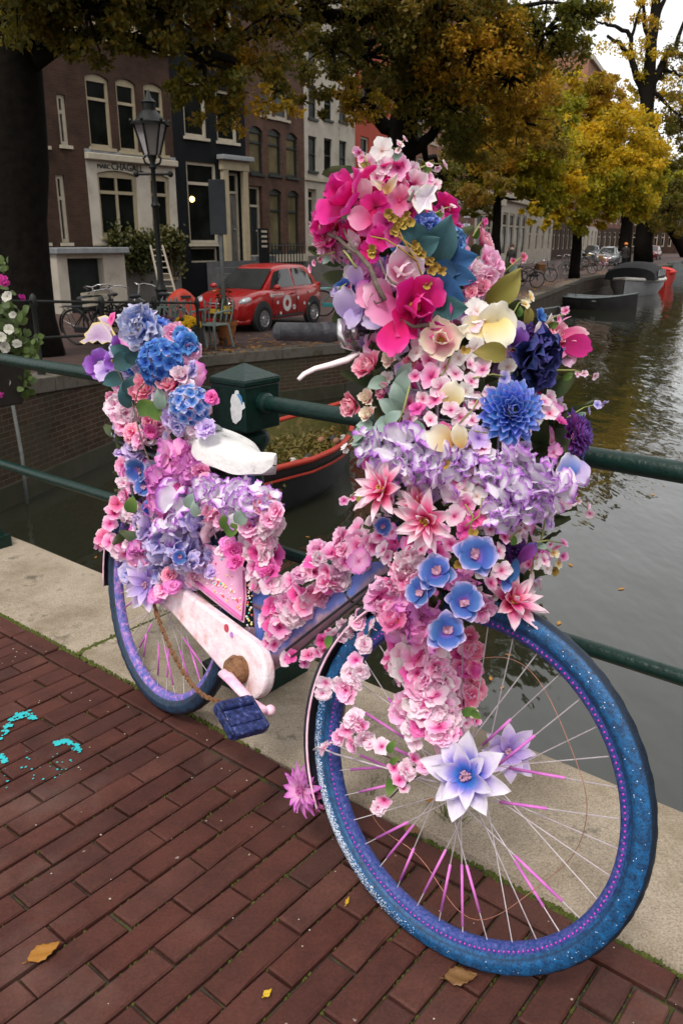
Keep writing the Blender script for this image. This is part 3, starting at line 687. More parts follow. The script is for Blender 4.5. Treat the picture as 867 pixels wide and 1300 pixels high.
# stoop of the black house
for k in range(5):
    u0 = h.px(262, 330)[0]; u1 = h.px(318, 330)[0]; obj_ = h.trim(u0, u1, ZQ-.05, dr[2]-.003-k*.19, .02+k*.3, .02+(k+1)*.3-.003, M_dstone, 'step')
ME3 = bm_('brown_brick', (.075, .036, .024), (.10, .050, .034), (.09, .072, .056), (.454, .891))
h = House('canal_house', 'brown brick canal house with neck gable and cream curtains in its windows', L3, L4, 8.6, ME3, roof='gable')
for xl, yt, xr, yb in ((317, 160, 334, 220), (341, 164, 357, 222), (363.5, 169, 378, 225)): h.window(h.rect(xl, yt, xr, yb), M_curt, arch=.14, fr=.08, frame=M_dgreen); 
for xl, yt, xr, yb in ((331, 104, 347, 147), (349, 108, 366, 151)): h.window(h.rect(xl, yt, xr, yb), M_blind, fr=.08, rows=())
h.window(h.rect(344, 68, 356, 90), M_blind, fr=.08, rows=())
dr = h.rect(318, 236, 334, 325); h.door(dr, M_dgreen, transom=.28)
for xl, yt, xr, yb in ((343, 240, 358, 319), (366, 242, 380, 320)): h.window(h.rect(xl, yt, xr, yb), M_curt, arch=.12, fr=.08, frame=M_dgreen)
zb0, zb1 = h.px(350, 333)[1], h.px(350, 323)[1]; h.trim(-.01, h.w+.01, zb0, zb1, 0, .1, M_white, 'string_course')
for k in range(4): h.trim(dr[0]-.2, dr[1]+.25, ZQ-.05, dr[2]-.003-k*.2, .02+k*.3, .02+(k+1)*.3-.003, M_dstone, 'step')
# neck gable with scrolls
gm = MB(); zt = 8.6; w = h.w; poly = [(0, zt), (w, zt), (w*.9, zt+.25), (w*.84, zt+.6), (w*.78, zt+1.5), (w*.76, zt+2.6), (w*.5, zt+3.4), (w*.24, zt+2.6), (w*.22, zt+1.5), (w*.16, zt+.6), (w*.1, zt+.25)]
gm.prism([h.pt(u, z, .0) for u, z in poly], -h.n*.3); obj('gable', gm, ME3, h.o)
for sg in (0, 1):
    sc = [(w*.04, zt+.1), (w*.1, zt+.28), (w*.16, zt+.65), (w*.205, zt+1.5), (w*.23, zt+2.65), (w*.5, zt+3.45)]; obj('scroll', MB().tube([h.pt(u if not sg else w-u, z, .04) for u, z in sc], .11, 8), M_white, h.o, smooth=True)
    obj('ball', MB().ball(h.pt(w*.04 if not sg else w*.96, zt+.25, .03), .2, 10, 7), M_white, h.o, smooth=True)
h.finish([(ZQ-.1, zb0, M_dstone)])
fr_ = thing('stoop_railing', 'short black iron area railing before the brown brick house', 'railing', tuple(h.pt(2.2, ZQ, 1.0)))
ra = [h.px(342, 325, 1.0)[0], h.px(384, 325, 1.0)[0]]; rz = h.px(360, 312, 1.0)[1]
for k in range(12): u = ra[0]+(ra[1]-ra[0])*k/11; obj('bar', MB().tube([h.pt(u, ZQ, 1.0), h.pt(u, rz+.1, 1.0)], .02, 5), M_iron, fr_)
for zz in (rz, ZQ+.2): obj('rail', MB().tube([h.pt(ra[0], zz, 1.0), h.pt(ra[1], zz, 1.0)], .022, 6), M_iron, fr_)
sb = thing('menu_board', 'black board with white notices beside the brown house door', 'board', tuple(h.pt(h.px(332, 310, 1.3)[0], ZQ, 1.3))); r = h.rect(328, 290, 339, 316, 1.3)
obj('board', h.bx(MB(), r[0], r[1], ZQ, r[3], 1.3, 1.36), M_tblack, sb)
for k in range(4): obj('notice', h.bx(MB(), r[0]+.1, r[1]-.1, r[2]+.05+(r[3]-r[2])*k*.24, r[2]+.12+(r[3]-r[2])*k*.24, 1.363, 1.37), M_white, sb)
# white house
h = House('canal_house', 'white plastered canal house between the brown gabled house and the red house', L4, L5, 13.5, M_plast, roof='hip')
for y0, y1, sh in ((173, 217, 0), (240, 287, 0), (108, 150, 0), (40, 82, 0)):
    for k, (xl, xr) in enumerate(((391.5, 402), (411.5, 421.5), (430.5, 440))):
        rr = h.rect(xl, y0+k*3, xr, y1+k*2)
        if y0 == 240 and k == 0: h.door(rr, M_dgreen)
        else: h.window(rr, M_blind if k != 1 else M_glass, frame=M_dgreen, fr=.06, rows=(.5,)); 
z1 = h.px(415, 232)[1]; h.trim(0, h.w, z1, z1+.12, 0, .08, M_white, 'string_course'); h.finish([(ZQ-.1, h.px(420, 324)[1], M_stone)])
# red house, brown shop house, wall, white bay house ... receding to the right
def opposite():
    cols = ['pale plastered', 'dark brown brick', 'red painted', 'black tarred', 'orange brick', 'white plastered', 'grey stone', 'cream painted', 'brown gabled', 'tall brick', 'far dark brick']; ms_ = [M_plast, MB1, M_redp, M_tblack, ME3, M_plast, M_stone, M_cream, ME3, MB1, MB1]; k = 0
    for i in range(len(OE)-1):
        a, b_ = OE[i]+np.array([8, -3, 0]), OE[i+1]+np.array([8, -3, 0]); L_ = np.linalg.norm(b_-a)
        if a[1] < -25 or b_[1] > 150 or L_ < 3 or k > 10: continue
        h = House('canal_house', cols[k]+' house on the opposite bank across the canal', tuple(b_[:2]), tuple(a[:2]), 9.+(k*1.7) % 3, ms_[k], roof='hip'); n = min(9, max(2, int(L_/2.6)))
        for r_ in range(3):
            for c_ in range(n): uc = h.w*(c_+.5)/n; h.window((uc-.5, uc+.5, .4+r_*2.9, 2.3+r_*2.9), fr=.1, sill=False)
        h.finish(); k += 1
def adv(px, p, ang):
    k = (px-CXP)*_c/FPX; d = (math.sin(R(ang)), math.cos(R(ang))); t = (k*p[1]-p[0])/(d[0]-k*d[1]); return (p[0]+d[0]*t, p[1]+d[1]*t)
def grid_win(h, rows, cols, z0, dz, wh, ww, glass=(M_glass,), **kw):
    for i in range(rows):
        for k in range(cols): uc = h.w*(k+.5)/cols; h.window((uc-ww/2, uc+ww/2, z0+i*dz, z0+i*dz+wh*(1-.08*i)), glass[(i+k) % len(glass)], **kw)
P5 = L5; P6 = adv(495, P5, 23); P7 = adv(579, P6, 23); P8 = adv(601, P7, 23); P9 = adv(634, P8, 23); P10 = adv(668, P9, 22); P11 = adv(700, P10, 22); P12 = adv(728, P11, 23); P13 = adv(757, P12, 24); P14 = adv(800, P13, 33); P15 = adv(880, P14, 60)
M_redp = mat('brick_red_paint', (.36, .055, .03), (.30, .05, .03), 2, .8, world=True, bmp=.2, bscale=40)
opposite()
h = House('canal_house', 'bright red painted canal house beside the white plastered house', P5, P6, 13., M_redp, roof='hip'); grid_win(h, 4, 2, .9, 2.9, 2.0, 1.0, fr=.09); h.finish()
MBR = bm_('orange_brown_brick', (.23, .10, .06), (.28, .13, .08), (.25, .2, .16), (.39, .92))
h = House('canal_house', 'orange brown brick house with white shop front and lettering on its cornice', P6, P7, 13.5, MBR, roof='hip'); z1 = h.px(560, 253)[1]; zz0 = z1-.5
for yy0, yy1 in ((190, 222), (135, 168), (85, 118)):
    for k, (xl, xr) in enumerate(((500, 509), (515, 524), (530, 540), (547, 555), (562, 571))): h.window(h.rect(xl, yy0+k*5, xr, yy1+k*5), fr=.12)
for xl, xr in ((505, 520), (530, 541), (548, 557), (563, 572)): h.window(h.rect(xl, 271, xr, 300), rows=(), fr=.1, arch=.3, sill=False)
h.trim(-.02, h.w+.02, z1-.15, z1+.15, 0, .35, M_white, bev=.03); h.trim(-.01, h.w+.01, z1-.42, z1-.2, 0, .2, M_white)
u, z = h.px(541, 271, .02); text('MARION', .75, h.pt(u, z, .02), h.d, h.n, M_gold, h.o); h.finish([(ZQ-.1, z1-.42, M_plast)])
MDB = bm_('red_brown_brick', (.15, .065, .045), (.19, .085, .06), (.17, .14, .12), (.39, .92))
h = House('canal_house', 'narrow red brown brick house behind the blue and white parking signs', P7, P8, 12.5, MDB, roof='hip'); grid_win(h, 3, 1, 4.6, 3.2, 2.0, 1.3, fr=.1); h.finish()
h = House('canal_house', 'brick house with white two storey bay front left of the slender tree', P8, P9, 13, MDB, roof='hip'); r = h.rect(604, 258, 625, 306)
for k in range(3): h.window((h.w*(.08+.31*k), h.w*(.08+.31*k)+h.w*.25, .2, 3.1), fr=.14, rows=(.3,), sill=False)
grid_win(h, 2, 3, 4.6, 3.2, 2.1, 1.3, fr=.12); z1 = h.px(615, 256)[1]; h.trim(-.05, h.w+.05, z1-.1, z1+.35, 0, .35, M_white); h.finish([(ZQ-.1, z1-.1, M_plast)])
h = House('canal_house', 'white house with tall ground floor windows right of the slender tree', P9, P10, 12, MDB, roof='hip')
for k in range(4): h.window((h.w*(.06+.235*k), h.w*(.06+.235*k)+h.w*.17, .3, 3.4), fr=.14, rows=(.3,), sill=False)
grid_win(h, 2, 4, 4.8, 3.2, 2.1, 1.2, fr=.13); z1 = h.px(650, 255)[1]; h.trim(-.05, h.w+.05, z1-.1, z1+.35, 0, .35, M_white); h.finish([(ZQ-.1, z1-.1, M_plast)])
for i, (a, b_, ht, wm, lb, nc) in enumerate(((P10, P11, 12, M_plast, 'cream plastered house with columned porch far along the quay', 4), (P11, P12, 14, MDB, 'far brick house with white frames behind the yellow tree', 5), (P12, P13, 21.5, MBR, 'tall far brick house whose white cornice rises above the trees', 6), (P13, P14, 12, MDB, 'distant dark brick house where the canal bends', 7), (P14, P15, 11, MB1, 'last distant house closing the end of the canal', 9))):
    h = House('canal_house', lb, a, b_, ht, wm, roof='hip'); grid_win(h, int(ht/3.4), nc, .5, 3.3, 2.2, min(1.5, h.w/nc*.5), fr=.16, sill=False, rec=.15)
    h.trim(-.05, h.w+.05, ht-.5, ht+.002, 0, .4, M_white); z1 = 3.2; h.finish([(ZQ-.1, z1, M_plast if i in (0, 2) else MB1)])
# ================================================================== trees
M_bark = mat('dark_bark', (.007, .006, .005), (.014, .0115, .009), 8, .9, spec=.06, bmp=.9, bscale=14, world=True); M_bark2 = mat('brown_bark', (.04, .032, .024), (.065, .052, .04), 8, .9, bmp=.8, bscale=14, world=True)
LV = {
 'brown': leaf_mat('brown_green_leaves', [(.1, (.06, .066, .012)), (.4, (.13, .115, .016)), (.65, (.23, .155, .02)), (.9, (.30, .15, .022))], .55),
 'green': leaf_mat('dull_green_leaves', [(.1, (.065, .08, .011)), (.45, (.14, .135, .017)), (.75, (.26, .185, .02)), (.95, (.35, .20, .022))], .55),
 'orange': leaf_mat('orange_leaves', [(.1, (.15, .125, .013)), (.4, (.34, .22, .016)), (.7, (.50, .28, .02)), (.95, (.54, .21, .022))], .55),
 'yellow': leaf_mat('yellow_leaves', [(.1, (.18, .18, .014)), (.4, (.44, .32, .018)), (.7, (.68, .45, .02)), (.95, (.74, .47, .028))], .6),
 'lime': leaf_mat('yellow_green_leaves', [(.1, (.13, .15, .012)), (.45, (.31, .29, .02)), (.75, (.52, .40, .024)), (.95, (.66, .43, .028))], .6),
}
def bez(p0, p1, lift, n, qq, wob):
    P = []
    for i in range(n+1):
        f = i/n; P.append(p0*(1-f)+p1*f+np.array([0, 0, lift*math.sin(math.pi*f)])+np.array([qq.gauss(0, wob), qq.gauss(0, wob), qq.gauss(0, wob)])*math.sin(math.pi*f))
    return P
def tree(name, label, base, trunk, r0, blobs, bark=M_bark, group=None, seed=0, limbs=(), lsz=.092):
    """trunk: list of points; blobs: (centre, (rx,ry,rz), leaves, colour, limb start fraction)"""
    qq = random.Random(seed); t = thing(name, label, 'tree', base, group); T = [np.asarray(p, float) for p in trunk]
    fine = []
    for i in range(len(T)-1):
        for k in range(4): f = k/4; fine.append(T[i]*(1-f)+T[i+1]*f+np.array([qq.gauss(0, r0*.06), qq.gauss(0, r0*.06), 0]))
    fine.append(T[-1]); n = len(fine); rad = [r0*(1.12 if i == 0 else 1)*(1-.62*(i/(n-1))**1.1) for i in range(n)]
    obj('trunk', MB().tube(fine, rad, 12), bark, t, smooth=True)
    by = {}; dens = 1.9
    for P, r in limbs:
        P = [np.asarray(p, float) for p in P]; D = []
        for i in range(len(P)-1):
            for k in range(4): f = k/4; D.append(P[i]*(1-f)+P[i+1]*f+np.array([qq.gauss(0, r*.25), 0, qq.gauss(0, r*.25)]))
        D.append(P[-1]); obj('limb', MB().tube(D, [r*(1-.75*i/len(D)) for i in range(len(D))], 8), bark, t, smooth=True)
    tw = MB()
    for c, rr, cnt, col, fs in blobs:
        c = np.asarray(c, float); rr = np.asarray(rr, float)
        if fs is not None:
            i0 = min(n-1, int(fs*(n-1))); st = fine[i0]; P = bez(st, c, .12*np.linalg.norm(c-st)*.5, 7, qq, .12*np.linalg.norm(c-st)*.25); rb = max(.02, rad[i0]*.42)
            obj('limb', MB().tube(P, [rb*(1-.8*i/7) for i in range(8)], 7), bark, t, smooth=True)
        m = by.setdefault(col, [])
        subs = []
        for k in range(max(8, int(cnt/55))):
            d = nrm([qq.gauss(0, 1), qq.gauss(0, 1), qq.gauss(0, 1)])*qq.random()**.45; s = c+d*rr; subs.append((s, qq.uniform(.14, .40)*float(rr.mean())))
            if fs is not None: tw.tube([c+(s-c)*.1, c+(s-c)*.55+np.array([0, 0, .04]), s], [.028, .017, .006], 4, cap=False)
        m.append((subs, int(cnt*dens), qq.random()))
    if tw.v: obj('twigs', tw, bark, t, kind='stuff')
    for col, lst in by.items():
        V, F = [], []; rg = np.random.default_rng(seed*7+len(col)); base_i = 0
        for subs, cnt, _ in lst:
            S = np.array([s[0] for s in subs]); RR = np.array([s[1] for s in subs]); idx = rg.integers(0, len(subs), cnt)
            dirs = rg.normal(size=(cnt, 3)); dirs /= np.linalg.norm(dirs, axis=1)[:, None]; pos = S[idx]+dirs*(RR[idx]*rg.random(cnt)**.5)[:, None]*np.array([1, 1, .7])
            a = rg.normal(size=(cnt, 3)); a[:, 2] -= .35; a /= np.linalg.norm(a, axis=1)[:, None]
            nn = rg.normal(size=(cnt, 3)); nn[:, 2] += .6; b_ = np.cross(a, nn); b_ /= np.linalg.norm(b_, axis=1)[:, None]; up = np.cross(a, b_)
            L_ = lsz*rg.uniform(.6, 1.25, cnt)[:, None]; w_ = L_*.32
            quad = np.stack([pos, pos+a*L_*.45+b_*w_+up*L_*.05, pos+a*L_, pos+a*L_*.45-b_*w_+up*L_*.05], 1); V.append(quad.reshape(-1, 3))
        V = np.concatenate(V); me = bpy.data.meshes.new('crown'); nl = len(V)//4
        w0 = wl(t); me.from_pydata((V-w0).tolist(), [], np.arange(nl*4).reshape(-1, 4).tolist()); me.materials.append(LV[col]); link('crown', me, t, w0)['kind'] = 'stuff'
    return t
def A(px, py, y): return at_y(px, py, y)
def blob(px, py, y, rpx, cnt, col, fs=.8, asp=(1, 1, .8)):
    r = rpx*y/1032; return (A(px, py, y), (r*asp[0], r*asp[1], r*asp[2]), cnt, col, fs)
# the thick dark tree at the left
bx_ = np.array([-5.22, 13.0, zq(13)-.1])
T1 = tree('elm_tree', 'thick dark tree trunk on the left quay with boughs reaching overhead', tuple(bx_), [bx_, bx_+np.array([.28, 0, 3]), bx_+np.array([.5, 0, 5.5]), bx_+np.array([.75, .1, 7.6]), bx_+np.array([.95, .2, 9.5])], .70,
 [blob(20, -60, 11.5, 110, 2600, 'brown', .8), blob(110, 10, 12, 70, 1200, 'brown', .75), blob(70, -20, 12.5, 80, 1800, 'green', .8), blob(200, 12, 12.5, 58, 900, 'brown', .72), blob(160, 48, 12.6, 36, 380, 'green', .65), blob(260, 80, 13, 50, 560, 'green', .6), blob(295, 118, 13.2, 32, 260, 'brown', None), blob(285, 32, 13.5, 58, 1000, 'orange', .8), blob(350, 15, 13.5, 58, 800, 'brown', .85), blob(230, -60, 13, 110, 2400, 'brown', .9), blob(330, 75, 13, 45, 450, 'brown', None), blob(262, 138, 13, 30, 150, 'brown', None), blob(300, 150, 13.2, 26, 110, 'orange', None), blob(225, 112, 12.8, 30, 170, 'green', None), blob(345, 125, 13, 30, 160, 'orange', None), blob(-60, -150, 10.5, 150, 2500, 'green', .9), blob(120, -160, 12, 150, 2500, 'green', .9), blob(330, -130, 12, 130, 2400, 'green', .95), blob(40, -260, 13, 180, 2500, 'green', 1.), blob(250, -280, 14, 170, 2500, 'green', 1.)],  # blobs high above the view extend the crown, added to shade the background
 seed=1, limbs=[([A(-10, 130, 13.), A(60, 60, 12.9), A(120, 40, 12.8), A(190, 55, 12.7), A(260, 62, 12.9), A(300, 78, 13)], .16), ([A(20, 60, 13), A(60, -20, 12.8), A(130, -60, 12.5)], .2)])
# the tree whose trunk shows behind the bouquet
b2 = np.array([1.52, 20.0, ZQ-.1])
T2 = tree('elm_tree', 'forked dark tree rising behind the tall front bouquet with brown leaves', tuple(b2), [b2, A(508, 250, 20), A(510, 170, 20), A(522, 110, 19.8), A(540, 55, 19.5), A(556, -20, 19)], .43,
 [blob(420, 60, 16.5, 50, 900, 'brown', .7), blob(395, 125, 16.8, 36, 420, 'brown', None), blob(448, 130, 17, 38, 700, 'orange', .55), blob(465, 70, 18, 60, 1500, 'brown', .7), blob(520, 60, 19, 62, 3000, 'brown', .75), blob(560, 130, 19, 55, 2800, 'green', .55), blob(600, 60, 18, 62, 3000, 'orange', .75), blob(560, 10, 17.5, 68, 2800, 'brown', .85), blob(648, 95, 18.5, 55, 2600, 'orange', .6), blob(600, 170, 20.5, 48, 2300, 'green', .5), blob(655, 155, 19, 42, 1900, 'orange', .6), blob(690, 40, 18, 60, 2400, 'green', .8), blob(560, 225, 23, 30, 900, 'green', .4), blob(620, 240, 24, 30, 900, 'brown', None), blob(500, 110, 21, 50, 1500, 'green', .7), blob(640, 0, 18, 70, 2000, 'brown', .9), blob(480, -10, 16.5, 70, 2200, 'brown', .8), blob(400, 5, 15.5, 58, 900, 'brown', .75), blob(360, 95, 15.5, 42, 380, 'brown', None), blob(520, -70, 18, 60, 1800, 'green', 1.), blob(430, -90, 16, 80, 2000, 'green', 1.), blob(745, 15, 17, 32, 900, 'green', .9), blob(690, 110, 20, 40, 1300, 'orange', None), blob(690, 180, 22, 30, 900, 'brown', None)],
 seed=2, limbs=[([A(510, 175, 20), A(482, 150, 20), A(470, 115, 19.5), A(462, 60, 19)], .2), ([A(512, 195, 20), A(540, 180, 19.8), A(575, 140, 19.4), A(600, 80, 19)], .16), ([A(545, 50, 19.3), A(520, 32, 18.5), A(470, 24, 17.5), A(405, 19, 16.5), A(340, 36, 15.6), A(285, 50, 15), A(235, 62, 14.6)], .21), ([A(552, 0, 19), A(600, 30, 18.5), A(660, 40, 18)], .14)])
b3 = np.array([6.05, 33.0, ZQ-.1])
T3 = tree('young_tree', 'slender straight tree before the white bay front with yellow green leaves', tuple(b3), [b3, A(629, 300, 33), A(632, 240, 33), A(637, 180, 33), A(640, 90, 33)], .2,
 [blob(640, 215, 32, 36, 1500, 'lime', .6), blob(600, 235, 32.5, 30, 1100, 'green', .5), blob(685, 215, 32, 36, 1500, 'lime', .6), blob(660, 160, 32, 48, 1900, 'lime', .8), blob(700, 165, 32, 32, 1200, 'lime', .7), blob(690, 255, 31.5, 20, 600, 'lime', .45), blob(720, 230, 32, 24, 800, 'yellow', None), blob(620, 190, 33, 40, 1500, 'green', .7), blob(650, 110, 33, 60, 2000, 'brown', .95), blob(665, 235, 31.5, 26, 900, 'lime', None), blob(700, 130, 32, 40, 1300, 'lime', None), blob(585, 200, 33, 34, 1000, 'green', None), blob(675, 270, 31, 14, 300, 'yellow', None), blob(610, 265, 34, 22, 500, 'green', None), blob(650, 190, 31, 45, 1700, 'orange', None), blob(690, 190, 31, 42, 1700, 'lime', None), blob(700, 235, 31.5, 30, 1000, 'lime', None), blob(625, 150, 32, 50, 1600, 'green', None)], seed=3, bark=M_bark, lsz=.15)
b4 = np.array([12.5, 45.5, ZQ-.1])
T4 = tree('yellow_tree', 'yellow leaved tree over the bicycles parked along the quay', tuple(b4), [b4, A(732, 300, 45.5), A(740, 240, 45.5), A(745, 190, 45.5), A(750, 120, 45.5)], .3,
 [blob(740, 190, 44, 45, 2300, 'yellow', .7), blob(775, 165, 44.5, 45, 2300, 'yellow', .75), blob(790, 225, 44, 42, 2100, 'lime', .6), blob(750, 245, 43.5, 34, 1500, 'yellow', .5), blob(712, 215, 43.5, 34, 1400, 'lime', .6), blob(815, 195, 45, 34, 1600, 'yellow', .7), blob(760, 120, 45, 36, 1500, 'orange', .9), blob(715, 270, 43, 20, 600, 'yellow', None), blob(800, 258, 44, 26, 900, 'lime', .5), blob(720, 150, 45, 35, 1300, 'lime', .8), blob(770, 270, 43.5, 22, 800, 'yellow', None), blob(740, 280, 43, 16, 400, 'lime', None), blob(770, 215, 43, 40, 1700, 'yellow', None), blob(730, 110, 45, 30, 1000, 'yellow', None), blob(700, 250, 43, 24, 700, 'yellow', None), blob(800, 150, 45, 30, 1100, 'yellow', None), blob(835, 225, 46, 26, 1000, 'lime', None), blob(725, 180, 43, 45, 1800, 'yellow', None), blob(790, 190, 43, 45, 1800, 'yellow', None), blob(760, 245, 42.5, 40, 1500, 'lime', None), blob(820, 250, 44, 30, 1000, 'lime', None), blob(700, 285, 42.5, 12, 250, 'yellow', None)], seed=4, lsz=.19)
b5 = np.array([24.5, 74, ZQ-.1])
T5 = tree('dark_tree', 'shady brown green tree by the moored canopy boat', tuple(b5), [b5, A(795, 280, 74), A(796, 240, 74), A(800, 180, 74)], .6,
 [blob(800, 240, 73, 36, 1500, 'brown', .6), blob(830, 250, 73, 30, 1300, 'green', .6), blob(770, 250, 73, 26, 1000, 'brown', .6), blob(815, 205, 73, 34, 1300, 'brown', .9)], seed=5, lsz=.26)
b6 = np.array([29.0, 82, ZQ-.1])
T6 = tree('bare_tree', 'tall half bare tree with dark forked limbs against the white sky', tuple(b6), [b6, A(822, 220, 82), A(820, 140, 82), A(823, 90, 82), A(828, 40, 82), A(838, -30, 82)], .85,
 [blob(850, 215, 80, 40, 2000, 'brown', .4), blob(865, 150, 80, 36, 1500, 'brown', .5), blob(850, 265, 80, 40, 1700, 'brown', .35), blob(838, 120, 82, 38, 500, 'yellow', None), blob(800, 60, 82, 42, 420, 'yellow', None), blob(845, 40, 82, 40, 520, 'orange', None), blob(800, 20, 82, 40, 350, 'yellow', None), blob(815, 105, 82, 24, 330, 'yellow', None), blob(860, 90, 82, 40, 700, 'brown', None), blob(900, 120, 82, 60, 1800, 'brown', None), blob(780, 105, 81, 14, 90, 'yellow', None)], seed=6, lsz=.28,
 limbs=[([A(820, 135, 82), A(805, 85, 82), A(790, 60, 82), A(770, 45, 82)], .4), ([A(806, 88, 82), A(795, 40, 82), A(772, 30, 82), A(757, 28, 82)], .26), ([A(822, 130, 82), A(840, 80, 82), A(856, 60, 82), A(872, 20, 82)], .42), ([A(826, 60, 82), A(818, 30, 82), A(815, -10, 82)], .3), ([A(840, 90, 82), A(855, 92, 82), A(872, 100, 82)], .2), ([A(830, 30, 82), A(842, 0, 82), A(846, -30, 82)], .3), ([A(800, 48, 82), A(812, 10, 82), A(800, -20, 82)], .16)])
b7 = np.array([44, 108, ZQ-.1])
T7 = tree('dark_tree', 'dark green tree at the far bend of the canal', tuple(b7), [b7, A(845, 280, 108), A(846, 240, 108)], .8, [blob(850, 280, 106, 26, 1200, 'green', .7), blob(870, 255, 106, 34, 1400, 'brown', .9), blob(825, 275, 106, 22, 900, 'brown', .7)], seed=8, lsz=.32)
# bare small shrubby tree on the roofline
# ================================================================== things on the quay
def gp(px, py, z=ZQ): return on_z(px, py, z)
# street lamp
lb = gp(209, 428); lb = np.array([lb[0], lb[1], ZQ]); S_ = lb[1]/1032
lp = thing('street_lamp', 'black iron street lantern on a tall post before the white shop front', 'street lamp', tuple(lb))
zl_ = lambda y: A(193, y, lb[1])[2]
ctr = lambda y: np.array([lb[0], lb[1], zl_(y)])
hz = zl_(198)-ZQ
obj('post', MB().lathe([(.16, 0), (.16, .1), (.12, .18), (.10, .9), (.13, .95), (.085, 1.02), (.06, 1.1), (.05, hz*.72), (.09, hz*.74), (.045, hz*.76), (.042, hz-.25), (.08, hz-.2), (.05, hz-.12), (.09, hz)], lb, pz, 14), M_iron, lp, smooth=True, sharp=40)
obj('ladder_bar', MB().tube([ctr(221)+np.array([-.32, 0, 0]), ctr(221)+np.array([.32, 0, 0])], .025, 8), M_iron, lp)
for sg in (-1, 1):
    obj('bar_knob', MB().ball(ctr(221)+np.array([sg*.33, 0, 0]), .06, 8, 6), M_iron, lp, smooth=True)
    obj('bracket', MB().tube([ctr(212), ctr(207)+np.array([sg*.14, 0, 0]), ctr(201)+np.array([sg*.17, 0, 0]), ctr(198)+np.array([sg*.12, 0, 0])], .022, 6), M_iron, lp, smooth=True)
z0, z1 = zl_(197), zl_(158); rb, rt = .15, .31
M_lglass, N, L, b, o = _new('lantern_glass'); b.inputs['Base Color'].default_value = (.50, .46, .46, 1); b.inputs['Roughness'].default_value = .25; b.inputs['Transmission Weight'].default_value = .55
hx = lambda r, z, k: np.array([lb[0]+r*math.cos(k*math.pi/3+.3), lb[1]+r*math.sin(k*math.pi/3+.3), z])
for k in range(6):
    obj('bar', MB().tube([hx(rb, z0, k), hx(rt, z1, k)], .02, 6), M_iron, lp); obj('pane', MB().add([hx(rb*.97, z0, k), hx(rb*.97, z0, k+1), hx(rt*.97, z1, k+1), hx(rt*.97, z1, k)], [(0, 1, 2, 3)]), M_lglass, lp)
obj('lantern_roof', MB().lathe([(rt+.06, z1-.02), (rt+.06, z1+.03), (rt-.02, z1+.06), (.16, z1+.22), (.13, z1+.24), (.13, z1+.36), (.15, z1+.38), (.06, z1+.46), (.02, z1+.58), (0, z1+.6)], (lb[0], lb[1], 0), pz, 12), M_iron, lp, smooth=True, sharp=30)
for k in range(6): obj('crown_tip', MB().ball(hx(rt+.05, z1+.06, k), .035, 6, 4), M_iron, lp)
# sign seen from behind
sb_ = gp(287, 438); sg_ = thing('road_sign', 'dark back of a tall sign board on a thin grey pole before the red car', 'sign', tuple(sb_))
M_pole = mat('galvanised_pole', (.13, .135, .13), (.19, .195, .19), 10, .5, metal=.3); zs = lambda y: A(276, y, sb_[1])[2]
obj('pole', MB().tube([sb_, np.array([sb_[0]-.02, sb_[1], zs(228)])], .035, 10), M_pole, sg_, smooth=True)
obj('board', MB().box(np.array([sb_[0]-.03, sb_[1]-.06, (zs(228)+zs(298))/2]), (.30, .03, zs(228)-zs(298))), mat('grey_sign_back', (.035, .04, .045), (.055, .06, .065), 3, .6, world=True), sg_, bev=.01)
for y in (240, 285): obj('clamp', MB().box(np.array([sb_[0]-.02, sb_[1]-.01, zs(y)]), (.12, .09, .04)), M_pole, sg_)
# plastic chairs
M_plc = mat('grey_green_plastic', (.16, .20, .18), (.21, .25, .225), 8, .45, world=True)
def chair(label, loc, rz, group):
    t = thing('plastic_chair', label, 'chair', (0, 0, 0), group); m = MB(); G = []
    for i in range(7):
        f = i/6; G.append([((x*(.25+.02*math.sin(f*3))), -.02+.5*0-.22-.10*f-.03*(1-x*x), .44+.42*f) for x in np.linspace(-1, 1, 9)])
    for k in (0, 2, 3, 5, 6, 8):
        pass
    for k in range(9):
        if k in (0, 8) or k % 2 == 0: m.tube([G[i][k] for i in range(7)], .016, 5)
    b_ = obj('backrest', m, M_plc, t, smooth=True); obj('back_frame', MB().tube([G[0][0]]+[G[i][0] for i in range(7)]+[(x*.24, G[6][4][1], .86+.05*(1-x*x)) for x in np.linspace(-1, 1, 7)]+[G[i][8] for i in range(6, -1, -1)], .022, 6), M_plc, t, smooth=True)
    obj('seat', MB().box((0, 0, .42), (.46, .44, .035)), M_plc, t, bev=.015)
    for sx in (-1, 1):
        obj('armrest', MB().tube([(sx*.26, -.26, .66), (sx*.28, 0, .66), (sx*.28, .2, .64), (sx*.27, .24, .55), (sx*.26, .25, .0)], .022, 6), M_plc, t, smooth=True); obj('leg', MB().tube([(sx*.23, -.2, .42), (sx*.27, -.28, 0)], .024, 6), M_plc, t); obj('leg', MB().tube([(sx*.22, .2, .42), (sx*.25, .22, 0)], .022, 6), M_plc, t)
    t.location = loc; t.rotation_euler = (0, 0, rz); return t
g1 = 'grey plastic garden chairs on the quay'
for px, py, rz, lb_ in ((214, 440, .5, 'grey green plastic armchair behind the flower planter, beside the parked bicycles'), (243, 440, .25, 'grey green plastic armchair directly behind the yellow chrysanthemums'), (270, 441, 2.6, 'grey green plastic armchair beside the terracotta pot'), (200, 436, 1.2, 'pale plastic armchair close to the white bicycle crate')):
    p = gp(px, py); chair(lb_, tuple(p), rz, g1)
